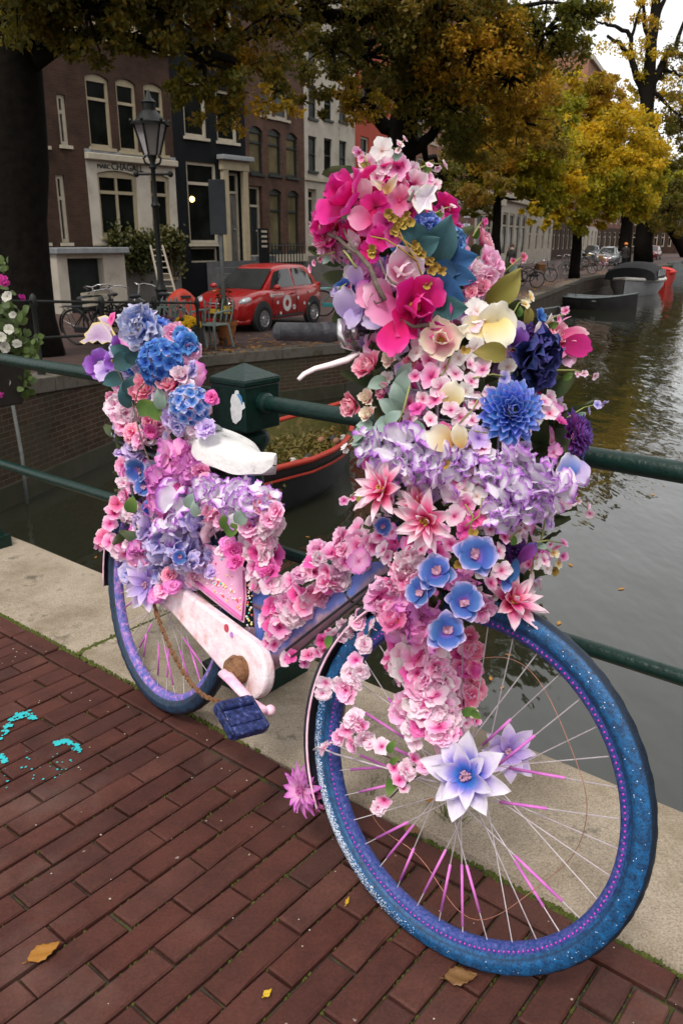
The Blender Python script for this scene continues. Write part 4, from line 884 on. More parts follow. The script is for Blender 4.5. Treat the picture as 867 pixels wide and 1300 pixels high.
# red plastic cover, planter with flowers, pot
M_redpl = mat('orange_red_plastic', (.50, .045, .02), (.42, .035, .018), 6, .5, world=True)
p = gp(234, 422); rc_ = thing('cargo_box', 'orange red rounded plastic cargo box behind the garden chairs', 'box', tuple(p))
G = []
for i in range(9):
    f = i/8; w_ = .46*math.sin(math.pi*(.18+.64*f))**.5; G.append([p+np.array([-.34+.68*f, .25*y_, .30+.62*math.sin(math.pi*(.2+.62*f))*(1-.35*y_*y_) if abs(y_) < 1 else .30]) for y_ in np.linspace(-1, 1, 7)])
obj('shell', MB().grid(G), M_redpl, rc_, smooth=True); obj('body', MB().box(p+pz*.2, (.66, .5, .4)), M_redpl, rc_, bev=.04)
obj('handle', MB().box(p+np.array([.12, -.2, .76]), (.22, .03, .05)), M_black, rc_)
pp = gp(228, 450)+np.array([-.02, .18, 0]); pl = thing('planter_box', 'long dark planter box at the quay edge holding autumn flowers', 'planter', tuple(pp)); M_plk = mat('dark_planter', (.02, .016, .014), (.03, .025, .022), 8, .7)
for dx, dy, sx, sy in ((0, -.15, .78, .03), (0, .15, .78, .03), (-.375, 0, .03, .27), (.375, 0, .03, .27)): obj('plank', MB().box(pp+np.array([dx, dy, .26]), (sx, sy, .48)), M_plk, pl)
obj('soil', MB().box(pp+pz*.44, (.70, .26, .04)), M_bed, pl)
def mound(name, label, c, rx, rz_, cnt, M_, leafM, cat='plant', fs=.035, nl=300):
    t = thing(name, label, cat, tuple(c)); qq = random.Random(int(c[0]*100)); m = MB()
    for i in range(nl): d = nrm([qq.gauss(0, 1), qq.gauss(0, 1), abs(qq.gauss(0, .8))]); m.merge(petal(.06, .02, 'oval', .2, .3, -.3, 0, 2, 2, 1), basis(c+d*np.array([rx, rx*.7, rz_])*qq.uniform(.5, .95), d, qq.random()*6))
    obj('foliage', m, leafM, t, kind='stuff'); me = None
    for i in range(cnt):
        d = nrm([qq.gauss(0, 1), qq.gauss(-.3, 1), abs(qq.gauss(.3, .7))])
        if me is None: me = f_small.mesh('flower', M_, smooth=True)
        inst('flower', me, t, basis(c+d*np.array([rx, rx*.7, rz_]), d+np.array([0, -.3, .2]), qq.random()*6, fs*qq.uniform(.8, 1.2)))
    return t
f_small = MB(); 
for i in range(9): f_small.merge(petal(1., .3, 'oval', .2, .25, -.1, 0, 3, 2, i), rotz(i*.7))
for i in range(7): f_small.merge(petal(.7, .26, 'oval', .2, .8, -.1, 0, 3, 2, i), rotz(i*.9+.3))
M_mum = petal_mat('yellow_chrysanthemum_petal', [(0, (.5, .22, .01)), (.5, (.72, .40, .01)), (1, (.80, .50, .02))]); M_heath = petal_mat('purple_heather_petal', [(0, (.12, .02, .08)), (1, (.26, .06, .18))])
mound('chrysanthemum', 'round clump of bright yellow chrysanthemums in the dark planter', pp+np.array([.14, -.02, .46]), .24, .17, 70, M_mum, M_ivy, fs=.042); mound('heather', 'dull purple heather beside the yellow chrysanthemums', pp+np.array([-.22, -.02, .46]), .2, .19, 60, M_heath, M_ivy, fs=.03)
M_terra = mat('terracotta', (.30, .11, .04), (.24, .085, .03), 8, .8, world=True); tp_ = gp(288, 437); tp_ = np.array([tp_[0], tp_[1], ZQ]); tt_ = thing('flower_pot', 'terracotta pot with a small plant beside the sign pole', 'pot', tuple(tp_))
obj('pot', MB().lathe([(.13, 0), (.2, .36), (.22, .36), (.225, .44), (.2, .44), (.19, .38), (0, .38)], tp_, pz, 18), M_terra, tt_, smooth=True, sharp=40)
m = MB(); qq = random.Random(3)
for i in range(220): d = nrm([qq.gauss(0, 1), qq.gauss(0, 1), qq.gauss(1, 1)]); m.merge(petal(.1, .03, 'oval', .2, .3, -.3, 0, 2, 2, 1), basis(tp_+pz*.42+d*np.array([.2, .2, .75])*qq.random()**.6, d, qq.random()*6))
obj('foliage', m, M_ivy, tt_, kind='stuff'); obj('tag', MB().box(tp_+np.array([.06, -.2, .66]), (.12, .01, .14)), mat('yellow_tag', (.7, .45, .02), None, 20, .5), tt_)
# ladder leaning on the house front
l0, l1 = A(214, 372, 22.5), A(199, 312, 24.4); ld = thing('ladder', 'grey wooden ladder leaning on the ivy covered house front', 'ladder', tuple(l0)); M_lad = mat('weathered_ladder', (.22, .19, .15), (.28, .24, .19), 10, .8)
sx = np.array([.2, 0, 0])
l0 = l0+(l0-l1)*.22; 
for sg in (-1, 1): obj('rail', MB().tube([l0+sx*sg, l1+sx*sg*.85], .03, 6), M_lad, ld)
for k in range(9): c_ = l0+(l1-l0)*(k+.7)/9.4; obj('rung', MB().tube([c_-sx*.95, c_+sx*.95], .022, 6), M_lad, ld)
# ================================================================== parked bicycles
M_bfr = [mat('bike_black', (.012, .012, .014), (.02, .02, .022), 20, .4), mat('bike_grey', (.14, .15, .155), (.2, .21, .22), 20, .4), mat('bike_teal', (.03, .17, .18), (.04, .22, .22), 20, .4), mat('bike_brown', (.10, .05, .03), (.14, .07, .04), 20, .5), mat('bike_pink', (.5, .16, .22), (.55, .2, .26), 20, .5)]
M_tyr2 = mat('dull_black_tyre', (.015, .015, .015), (.025, .025, .025), 30, .8); M_tyrw = mat('cream_tyre', (.32, .30, .25), (.26, .24, .2), 30, .8); M_basket = mat('wicker', (.22, .11, .04), (.16, .08, .03), 40, .8, bmp=.5)
def bicycle(label, loc, rz, fm, ty, extra=None, lean=.12, group='parked bicycles on the far quay'):
    t = thing('parked_bicycle', label, 'bicycle', (0, 0, 0), group); Ry = .34
    for x in (-.54, .54):
        w = link('wheel', None, t, (x, 0, Ry)); obj('tyre', MB().lathe([(Ry+.0, 0), (Ry-.018, .018), (Ry-.04, .012), (Ry-.04, -.012), (Ry-.018, -.018)], (x, 0, Ry), (0, 1, 0), 28, closed=True), ty, w, smooth=True)
        sp = MB()
        for k in range(14): a = k*math.pi*2/14; sp.tube([(x, .02*(-1)**k, Ry), (x+.30*math.cos(a), 0, Ry+.30*math.sin(a))], .0022, 4, cap=False)
        obj('spokes', sp, M_spoke_f, w, kind='stuff'); obj('hub', MB().tube([(x, -.05, Ry), (x, .05, Ry)], .025, 8), M_chrome, w)
        obj('mudguard', MB().lathe([(Ry+.02, -.025), (Ry+.027, 0), (Ry+.02, .025)], (x, 0, Ry), (0, 1, 0), 20, x0=(1, 0, 0), a0=-R(200) if x < 0 else -R(190), a1=-R(20) if x < 0 else -R(40)), fm, t, smooth=True)
    m = MB(); bb = (-.08, 0, .29)
    for a, b_, r in (((.38, 0, .82), (.36, 0, .92), .022), (bb, (.40, 0, .72), .02), (bb, (-.22, 0, .80), .018), ((-.16, 0, .55), (.385, 0, .80), .014), (bb, (-.54, .05, .34), .012), (bb, (-.54, -.05, .34), .012), ((-.2, 0, .72), (-.54, .05, .34), .01), ((-.2, 0, .72), (-.54, -.05, .34), .01), ((.40, .045, .72), (.54, .045, .34), .012), ((.40, -.045, .72), (.54, -.045, .34), .012), ((.385, 0, .72), (.36, 0, .95), .018)): m.tube([a, b_], r, 6)
    obj('frame', m, fm, t, smooth=True); obj('saddle', MB().ball((-.25, 0, .88), (.14, .09, .045), 10, 6), M_black, t, smooth=True); obj('seat_post', MB().tube([(-.21, 0, .76), (-.245, 0, .87)], .013, 6), M_chrome, t)
    obj('handlebar', MB().tube([(.12, -.28, 1.02), (.26, -.27, 1.07), (.36, -.12, 1.08), (.36, 0, 1.05), (.36, .12, 1.08), (.26, .27, 1.07), (.12, .28, 1.02)], .013, 6), M_chrome, t, smooth=True); obj('stem', MB().tube([(.36, 0, .92), (.36, 0, 1.06)], .013, 6), M_chrome, t)
    obj('chain_case', MB().box((-.28, -.06, .31), (.5, .02, .11)), fm, t, bev=.01); m = MB()
    for y_ in (-.06, 0, .06): m.tube([(-.24, y_, .74), (-.78, y_, .72)], .008, 5)
    m.tube([(-.7, .06, .72), (-.54, .06, .34)], .007, 5); m.tube([(-.7, -.06, .72), (-.54, -.06, .34)], .007, 5); obj('carrier', m, fm, t)
    if extra == 'wicker': obj('basket', MB().box((.62, 0, .88), (.3, .38, .26)), M_basket, t, bev=.03)
    if extra == 'white':
        cr = link('crate', None, t, (.62, 0, .9))
        for z in (.78, .88, .98): 
            obj('slat', MB().box((.62, -.2, z), (.4, .015, .05)), M_white, cr); obj('slat', MB().box((.62, .2, z), (.4, .015, .05)), M_white, cr); obj('slat', MB().box((.42, 0, z), (.015, .38, .05)), M_white, cr); obj('slat', MB().box((.82, 0, z), (.015, .38, .05)), M_white, cr)
        obj('crate_floor', MB().box((.62, 0, .76), (.38, .38, .02)), M_white, cr)
    if extra == 'green':
        obj('crate', MB().box((.6, 0, .92), (.42, .36, .30), taper=1.1), mat('green_crate', (.03, .28, .15), (.025, .22, .12), 20, .5), t, bev=.02)
    t.location = tuple(loc); t.rotation_euler = (lean, 0, rz); return t
M_spoke_f = mat('far_spoke', (.3, .3, .3), (.2, .2, .2), 30, .4, metal=.6)
for px, py, rz, k, ty, ex, lb_ in ((168, 437, -2.2, 0, M_tyr2, 'white', 'black bicycle carrying a white slatted crate, beside the garden chairs'), (130, 440, -.4, 0, M_tyr2, None, 'black bicycle before the basement entrance'), (195, 430, 2.7, 1, M_tyr2, None, 'grey bicycle under the street lantern'), (145, 433, -1.9, 0, M_tyr2, None, 'black bicycle half hidden behind the crate bicycle'),
    (436, 402, -.15, 2, M_tyr2, 'green', 'teal bicycle with green crate parked right behind the red car'),
    (665, 366, .2, 0, M_tyr2, 'wicker', 'black bicycle with wicker basket nearest to the bouquet on the far quay'), (648, 364, .5, 0, M_tyr2, None, 'black bicycle just behind the wicker basket bicycle'), (704, 349, .5, 1, M_tyrw, None, 'grey bicycle with pale tyres standing under the yellow tree'), (728, 350, .15, 1, M_tyrw, None, 'silver bicycle with pale front wheel at the kerb under the yellow tree'), (740, 348, -.7, 3, M_tyr2, None, 'brown bicycle turned towards the water under the yellow tree'), (755, 342, .4, 0, M_tyrw, None, 'black bicycle with cream tyres beyond the brown one'), (766, 341, .9, 4, M_tyr2, None, 'pinkish bicycle at the end of the parked row'), (800, 331, .25, 2, M_tyrw, None, 'teal bicycle beside the far red car'), (812, 330, .3, 0, M_tyr2, None, 'black bicycle next to the teal one by the far red car'), (672, 330, .4, 1, M_tyr2, None, 'grey bicycle against the white bay front'), (684, 358, -.5, 0, M_tyr2, None, 'black bicycle between the wicker basket bicycle and the slender tree'), (716, 346, 1.1, 0, M_tyr2, None, 'black bicycle pressed between the pale tyred bicycles'), (748, 344, -.2, 0, M_tyr2, 'wicker', 'black bicycle with basket in the middle of the parked row'), (778, 338, .1, 0, M_tyr2, None, 'black bicycle before the silver car'), (786, 337, 1.2, 1, M_tyr2, None, 'grey bicycle beside the person with the orange hat')):
    bicycle(lb_, gp(px, py), rz, M_bfr[k], ty, ex)
# ================================================================== cars
def car(label, loc, rz, paint, sc=(1., 1., 1.), decal=False, name='hatchback_car', group=None):
    t = thing(name, label, 'car', (0, 0, 0), group); B = MB(); G = []
    ST = [(-1.77, .62, .30, .86), (-1.74, .72, .22, .95), (-1.60, .79, .19, .99), (-1.2, .815, .18, .975), (-.6, .82, .18, .955), (0, .82, .18, .935), (.6, .82, .18, .925), (.85, .82, .18, .93), (1.15, .81, .18, .90), (1.4, .795, .19, .845), (1.6, .755, .20, .765), (1.71, .68, .22, .66), (1.765, .56, .28, .56)]
    for x, w, zb, zt in ST: G.append([(x, y*w, z) for y, z in [(-.55, zb), (-.93, zb+.05), (-1., .42), (-1.0, .60), (-.97, zt-.12), (-.90, zt-.03), (-.72, zt), (0, zt+.025), (.72, zt), (.90, zt-.03), (.97, zt-.12), (1., .60), (1., .42), (.93, zb+.05), (.55, zb)]])
    B.grid(G); K = 15
    B.f.append(tuple(range(K))); B.m.append(0); n0 = (len(ST)-1)*K; B.f.append(tuple(range(n0+K-1, n0-1, -1))); B.m.append(0)
    body = obj('body', B, paint, t, smooth=True, sharp=55)
    # cabin
    bl = [(.98, .70, .90), (.55, .755, .93), (-.35, .77, .945), (-1.25, .75, .96), (-1.70, .66, .97)]; tp2 = [(.22, .55, 1.40), (.0, .585, 1.455), (-.5, .60, 1.475), (-1.1, .585, 1.455), (-1.42, .53, 1.40)]
    C = MB(); rows = []
    for (xb, yb, zb), (xt, yt, zt) in zip(bl, tp2): rows.append([(xb, -yb, zb-.05), (xt, -yt, zt-.05), (xt, -yt*.82, zt), (xt, 0, zt+.02), (xt, yt*.82, zt), (xt, yt, zt-.05), (xb, yb, zb-.05)])
    C.grid(rows); C.f.append(tuple(range(7))); C.m.append(0); C.f.append(tuple(range(34, 27, -1))); C.m.append(0); obj('cabin', C, paint, t, smooth=True, sharp=50)
    def wpane(nm, x0, x1, fm, s):
        G = [[side(x0+(x1-x0)*i/8, .13+(fm(i/8)-.13)*j/3, s)+np.array([0, s*.007, .002]) for j in range(4)] for i in range(9)]; obj(nm, MB().grid(G), M_carglass, t, smooth=True)
    def pane(nm, pts, off): 
        P = np.array(pts, float); nn = nrm(np.cross(P[1]-P[0], P[2]-P[0])); nn = nn*(1 if np.dot(nn, off) > 0 else -1); obj(nm, MB().prism(P+nn*.002, nn*.008), M_carglass, t)
    pane('windscreen', [(.94, -.62, .935), (.94, .62, .935), (.25, .49, 1.375), (.25, -.49, 1.375)], (1, 0, .5)); pane('rear_window', [(-1.68, -.56, 1.02), (-1.68, .56, 1.02), (-1.45, .46, 1.36), (-1.45, -.46, 1.36)], (-1, 0, .3))
    def lerp(i, f, s): a, b_ = bl[i], tp2[i]; return np.array([a[0]+(b_[0]-a[0])*f, s*(a[1]+(b_[1]-a[1])*f), a[2]-.05+(b_[2]-a[2])*f])
    def side(x, f, s):
        for i in range(4):
            xa, xb = lerp(i, f, 1)[0], lerp(i+1, f, 1)[0]
            if xb <= x <= xa: k = (x-xa)/(xb-xa); return lerp(i, f, s)*(1-k)+lerp(i+1, f, s)*k
        return lerp(4 if x < 0 else 0, f, s)
    for s in (-1, 1):
        wpane('side_window', .68, -.33, lambda k: min(.92, .16+2.0*k), s); wpane('side_window', -.40, -1.36, lambda k: min(.92, .92-max(0, k-.55)*1.1), s)
        mm = MB().ball((.66, s*.90, .98), (.07, .10, .065), 10, 6); obj('mirror', mm, paint, t, smooth=True)
        hl = MB().ball((1.56, s*.60, .70), (.17, .13, .085), 12, 7, ax=(nrm((.75, -s*.5, -.2)), nrm((s*.5, .8, 0)), (0, 0, 1))); obj('headlight', hl, M_hl, t, smooth=True)
        obj('door_seam', MB().tube([(-.37, s*.818, .24), (-.37, s*.826, .60), (-.37, s*.80, .90)], .005, 5), M_black, t); obj('door_seam', MB().tube([(.72, s*.822, .30), (.74, s*.828, .60), (.74, s*.80, .88)], .005, 5), M_black, t)
        obj('door_handle', MB().box((-.2, s*.825, .80), (.16, .03, .03)), paint, t); obj('sill_strip', MB().box((0, s*.825, .30), (1.35, .02, .05)), M_black, t)
        obj('tail_light', MB().box((-1.70, s*.66, .85), (.1, .12, .3)), mat('tail_red', (.35, .01, .01), None, 10, .3) if 'tail_red' not in MATS else MATS['tail_red'], t, bev=.02)
        for x in (-1.18, 1.13):
            obj('wheel_arch', MB().lathe([(0, -.1), (.36, -.1), (.36, .006), (.30, .008), (0, .008)], (x, s*.817, .33), (0, s, 0), 26), M_black, t)
            w = link('wheel', None, t, (x, s*.75, .285)); obj('tyre', MB().lathe([(.19, -.08), (.27, -.085), (.285, -.06), (.285, .06), (.27, .085), (.19, .08)], (x, s*.76, .285), (0, s, 0), 28), M_tyr2, w, smooth=True, sharp=40)
            rm_ = MB().lathe([(0, .085), (.05, .085), (.06, .065), (.19, .07), (.195, .084)], (x, s*.76, .285), (0, s, 0), 24)
            obj('hubcap', rm_, M_hub, w, smooth=True, sharp=30); 
            for k in range(10): a = k*math.pi/5; obj('slot', MB().box((x+.135*math.cos(a), s*.833, .285+.135*math.sin(a)), (.06, .004, .022), ((math.cos(a), 0, math.sin(a)), (0, 1, 0), (-math.sin(a), 0, math.cos(a)))), M_black, w)
    obj('grille', MB().box((1.72, 0, .36), (.09, .92, .17)), M_black, t, bev=.03); obj('chrome_strip', MB().tube([(1.64, -.5, .66), (1.755, -.25, .645), (1.775, 0, .64), (1.755, .25, .645), (1.64, .5, .66)], .018, 6), M_chrome, t); obj('bumper', MB().tube([(1.55, -.72, .25), (1.72, -.45, .23), (1.775, 0, .22), (1.72, .45, .23), (1.55, .72, .25)], .07, 8), paint, t, smooth=True)
    obj('number_plate', MB().box((1.79, 0, .47), (.012, .46, .10)), mat('yellow_plate', (.6, .4, .03), None, 10, .5) if 'yellow_plate' not in MATS else MATS['yellow_plate'], t)
    if decal:
        s = 1
        ring = lambda x, z, r0, r1: obj('emblem', MB().lathe([(r0, 0), (r1, 0), (r1, .004), (r0, .004)], (x, .826, z), (0, 1, 0), 26, closed=True), M_decal, t)
        ring(.10, .58, .085, .19); ring(-.22, .47, .03, .065)
        for x, z, r in ((.52, .62, .045), (.40, .36, .04), (-.42, .68, .04), (-.72, .53, .04), (-1.0, .80, .035), (-.95, .50, .025)): ring(x, z, 0.001, r)
        ring(.80, .80, .001, .05)
        tx = text('greenwheels', .10, np.array([.72, .812, .775]), np.array([-1., 0, 0]), nrm(np.array([0, 1., .12])), M_decal, t, 'lettering', .003)
    t.location = tuple(loc); t.rotation_euler = (0, 0, rz); t.scale = sc; return t
M_carred = mat('red_car_paint', (.36, .006, .006), (.32, .006, .006), 2, .3, spec=.5, coat=.5); M_carglass = glassmat('car_glass', (.02, .022, .022), .04, .7)
M_hl = mat('headlight_glass', (.6, .6, .6), (.4, .4, .42), 15, .12, metal=.3, coat=.8); M_hub = mat('silver_hubcap', (.5, .5, .5), (.42, .42, .43), 10, .35, metal=.7); M_decal = mat('white_decal', (.8, .78, .77), None, 10, .5)
fw, rw = gp(336, 421), gp(403, 409.5); hd_ = nrm(fw-rw); rzc = math.atan2(hd_[1], hd_[0]); leftn = np.array([-hd_[1], hd_[0], 0])
mid = (fw+rw)/2-leftn*.84+hd_*.02
car('small red hatchback with white ring emblems parked on the quay', mid, rzc, M_carred, (.95, .95, .93), decal=True)
M_carb = mat('black_car_paint', (.012, .013, .015), None, 2, .3, coat=.5); M_cars = mat('silver_car_paint', (.3, .31, .32), None, 2, .3, metal=.4, coat=.5); M_card = mat('dark_red_car_paint', (.22, .02, .025), None, 2, .3, coat=.5)
p = gp(770, 337); car('silver grey car parked beyond the yellow tree', p, R(-115), M_cars); p = gp(826, 329.5); car('dark red car parked far along the quay', p, R(-118), M_card); p = gp(750, 329); car('black car parked at the far house fronts', p, R(-115), M_carb)
# ================================================================== boats
def boat(name, label, c, rz, L_, W_, H_, hull, inside, trim, draft=.1, n=14, bow=1.6, stern=.75, sheer=.25):
    t = thing(name, label, 'boat', (0, 0, 0)); G, I = [], []
    for i in range(n+1):
        f = i/n; x = -L_/2+L_*f; k = (1-max(0, (f-.45)/.55)**bow)*(stern+(1-stern)*min(1, f/.3)) if f < 1 else 0.01; b_ = W_/2*max(k, .02); zt = H_+sheer*H_*(max(0, f-.4)/.6)**2+.08*H_*(max(0, .3-f)/.3); 
        G.append([(x, -b_, zt), (x, -b_*.96, zt*.5), (x, -b_*.72, -draft), (x, 0, -draft-.05), (x, b_*.72, -draft), (x, b_*.96, zt*.5), (x, b_, zt)])
        bi = max(b_-.05, .005); I.append([(x*.985, -bi, zt-.01), (x*.985, -bi*.9, zt*.55), (x*.985, -bi*.7, .12*H_), (x*.985, bi*.7, .12*H_), (x*.985, bi*.9, zt*.55), (x*.985, bi, zt-.01)])
    m = MB().grid(G); m.f.append(tuple(range(7))); m.m.append(0); obj('hull', m, hull, t, smooth=True, sharp=40)
    m = MB().grid(I); m.f.append(tuple(range(5, -1, -1))); m.m.append(0); obj('interior', m, inside, t, smooth=True, sharp=40)
    m = MB().tube([g[0] for g in G]+[g[6] for g in reversed(G)], .035, 6, closed=True); obj('gunwale', m, trim, t, smooth=True)
    t.location = tuple(c); t.rotation_euler = (0, 0, rz); return t, G
M_bblk = mat('black_hull', (.010, .010, .011), (.018, .017, .017), 4, .4); M_weed = mat('weedy_debris', (.10, .08, .02), (.06, .06, .015), 9, .95, bmp=1., c3=(.16, .11, .04)); M_redtrim = mat('red_gunwale', (.34, .035, .02), (.28, .03, .02), 8, .5)
M_bgrey = mat('grey_boat', (.10, .115, .12), (.14, .155, .16), 4, .5); M_bwhite = mat('white_boat_trim', (.6, .57, .52), (.5, .48, .44), 5, .5); M_bdark = mat('dark_boat_inside', (.03, .028, .025), (.05, .045, .04), 5, .8); M_hullg = mat('silver_hull', (.24, .24, .25), (.3, .3, .31), 4, .4); M_canvas = mat('black_canvas', (.012, .012, .014), (.02, .02, .022), 20, .8, bmp=.3); M_redb = mat('red_tarp', (.55, .03, .02), (.45, .025, .018), 8, .6)
# barge full of weeds, its bow behind the bouquet
pA, pB = on_z(352, 642, ZW), on_z(452, 590, ZW); dB = nrm(pB-pA); nB = np.array([-dB[1], dB[0], 0]); cB = pB-dB*1.2+nB*.5+np.array([.12, 0, 0])
t, G = boat('barge', 'old black barge with red edges filled with weeds, behind the saddle', (cB[0], cB[1], ZW), math.atan2(dB[1], dB[0]), 3.4, 1.55, .55, M_bblk, M_weed, M_redtrim, sheer=.35)
for s in (0, 6): obj('red_line', MB().tube([(g[s][0], g[s][1]*1.005+(-.004 if s == 0 else .004), g[s][2]-.14) for g in G], .014, 5), M_redtrim, t)
m = MB(); qq = random.Random(6)
for i in range(2600):
    f = qq.random(); x = -1.6+2.9*f; w_ = .66*(1-max(0, (f-.45)/.55)**1.6); p = np.array([x, qq.uniform(-w_, w_), .34+qq.gauss(0, .05)]); m.merge(petal(.07, .016, 'oval', .2, .5, -.6, 0, 2, 2, 1), basis(p, (qq.gauss(0, .8), qq.gauss(0, .8), 1), qq.random()*6, qq.uniform(.5, 1.5)))
obj('weeds', m, leaf_mat('barge_weed_leaf', [(.1, (.05, .05, .01)), (.4, (.10, .085, .015)), (.7, (.16, .11, .025)), (.95, (.2, .11, .04))]), t, kind='stuff').location = (0, 0, 0)
M_junk = [mat('brown_junk', (.25, .12, .07), None, 10, .7), mat('dark_junk', (.03, .03, .035), None, 10, .6), mat('pale_junk', (.45, .4, .36), None, 10, .7)]
for i, (x, y_) in enumerate(((-.3, -.45), (-.18, -.4), (-.4, -.32), (.75, -.3), (.85, -.2), (.95, -.3), (.7, -.1))): obj('junk', MB().ball((x, y_, .40), (.07, .05, .05), 7, 5), M_junk[i % 3], t, smooth=True)
pt = on_z(715, 415, ZW); boat('rowing_boat', 'empty dark sloop moored at the quay beside the bouquet', (pt[0]-.6, pt[1]+.6, ZW), R(60), 3.8, 1.5, .42, M_bblk, M_bdark, M_bgrey)
pt = on_z(770, 394, ZW); t, G = boat('steel_boat', 'open grey steel boat moored before the canopy boat', (pt[0]-.2, pt[1]+.9, ZW), R(-38), 3.6, 1.7, .5, M_bblk, M_bgrey, M_bgrey, sheer=.5)
obj('railing', MB().tube([(-1.6, -.6, .45), (-1.6, -.6, 1.0), (-.8, -.7, 1.0), (-.7, -.7, .45)], .02, 6), M_iron, t); obj('thwart', MB().box((.1, 0, .38), (.3, 1.6, .05)), M_bgrey, t)
obj('foredeck', MB().add([(.6, -.7, .54), (.6, .7, .54), (1.72, 0, .76)], [(0, 1, 2)]), M_bgrey, t)
pt = on_z(815, 374, ZW); t, G = boat('canopy_boat', 'white and grey motor boat under a black canvas canopy', (pt[0]-.2, pt[1]+.9, ZW), R(62)+math.pi, 7.0, 2.9, .85, M_hullg, M_bdark, M_bwhite, sheer=.2)
obj('rub_rail', MB().tube([(g[0][0], g[0][1]*1.02, g[0][2]-.06) for g in G]+[(g[6][0], g[6][1]*1.02, g[6][2]-.06) for g in reversed(G)], .085, 8, closed=True), M_bwhite, t, smooth=True)
C = []
for i in range(9):
    f = i/8; x = -2.6+4.6*f; h_ = .95*math.sin(math.pi*(.16+.68*f))**.5; C.append([(x, 1.36*math.cos(a), .84+h_*max(0, math.sin(a))**.55) for a in np.linspace(0, math.pi, 11)])
m = MB().grid(C); m.f.append(tuple(range(11))); m.m.append(0); m.f.append(tuple(range(98, 87, -1))); m.m.append(0); obj('canopy', m, M_canvas, t, smooth=True, sharp=50)
for k in range(4):
    for sg in (-1, 1): obj('canopy_window', MB().box((-1.6+.8*k, sg*1.37, 1.2), (.55, .02, .36)), M_blind, t)
pt = on_z(852, 363, ZW); t, G = boat('red_boat', 'small bright red boat moored beyond the canopy boat', (pt[0]-.3, pt[1]+1.2, ZW), R(75)+math.pi, 5.0, 1.9, .9, M_redb, M_redb, M_redb); obj('cover', MB().ball((.2, 0, .9), (2.0, .85, .32), 14, 8), M_redb, t, smooth=True)
pt = on_z(866, 349, ZW); boat('grey_barge', 'flat pale grey boat at the far end of the mooring row', (pt[0]+.8, pt[1]+2, ZW), R(62), 9.0, 2.4, 1.0, M_bgrey, M_bgrey, M_bgrey)
# ================================================================== people
def person(label, loc, rz, coat, trousers, hairm, hat=None, stride=.18, h_=1.74):
    t = thing('person', label, 'person', (0, 0, 0)); m = bpy.data.meshes.new('body'); k = h_/1.74
    V = [(0, 0, .95), (0, 0, 1.15), (0, 0.01, 1.38), (0, .02, 1.50), (0, .03, 1.60), (0, .04, 1.68), (.10, 0, .90), (.11, stride*.5, .50), (.11, -stride*.1, .08), (.11, .14-stride*.1, .04), (-.10, 0, .90), (-.11, stride*.8, .50), (-.11, stride, .08), (-.11, stride+.14, .04), (.2, 0, 1.40), (.26, -.02, 1.15), (.24, .08, .92), (.24, .12, .82), (-.2, 0, 1.40), (-.26, .03, 1.15), (-.22, .16, .98), (-.2, .24, .95)]
    E_ = [(0, 1), (1, 2), (2, 3), (3, 4), (4, 5), (0, 6), (6, 7), (7, 8), (8, 9), (0, 10), (10, 11), (11, 12), (12, 13), (2, 14), (14, 15), (15, 16), (16, 17), (2, 18), (18, 19), (19, 20), (20, 21)]
    rads = [.17, .16, .17, .07, .095, .085, .105, .075, .05, .04, .105, .075, .05, .04, .085, .06, .045, .035, .085, .06, .045, .035]
    m.from_pydata([tuple(np.array(v)*k) for v in V], E_, []); o = link('body', m, t, (0, 0, 0)); sk = o.modifiers.new('skin', 'SKIN')
    m.skin_vertices[0].data[0].use_root = True
    for i, r in enumerate(rads): m.skin_vertices[0].data[i].radius = (r*k, r*k*.8)
    o.modifiers.new('sub', 'SUBSURF').levels = 1; bpy.context.view_layer.update()
    me = bpy.data.meshes.new_from_object(o.evaluated_get(bpy.context.evaluated_depsgraph_get())); o.modifiers.clear(); o.data = me; me.materials.clear()
    for mm in (trousers, coat, M_skin): me.materials.append(mm)
    for p in me.polygons: z = p.center[2]/k; p.material_index = 2 if z > 1.50 or (z < .88 and abs(p.center[0]) > .19*k) else (1 if z > .84 else 0); p.use_smooth = True
    obj('hair', MB().ball((0, -.0*k, 1.665*k), (.10*k, .115*k, .12*k), 10, 7), hairm, t, smooth=True)
    obj('coat_skirt', MB().lathe([(.20*k, .72*k), (.21*k, .8*k), (.185*k, 1.0*k)], (0, 0, 0), (0, 0, 1), 14), coat, t, smooth=True)
    if hat: obj('hat', MB().lathe([(.125*k, 1.68*k), (.12*k, 1.74*k), (.08*k, 1.80*k), (0, 1.82*k)], (0, .01, 0), (0, 0, 1), 12), hat, t, smooth=True)
    t.location = tuple(loc); t.rotation_euler = (0, 0, rz)
M_skin = mat('skin', (.5, .32, .24), (.45, .28, .2), 10, .6); M_coat = mat('dark_coat', (.02, .018, .018), (.03, .027, .026), 10, .8); M_trous = mat('dark_trousers', (.02, .022, .03), None, 10, .8); M_hair = mat('brown_hair', (.06, .03, .015), None, 20, .7); M_hat = mat('orange_hat', (.7, .22, .03), (.6, .16, .03), 20, .7)
person('person in a dark coat walking behind the wicker basket bicycle', gp(647, 357), R(140), M_coat, M_trous, M_hair)
person('person with an orange hat and black coat standing by the canopy boat', gp(791, 341), R(-40), M_coat, M_trous, M_hair, M_hat)
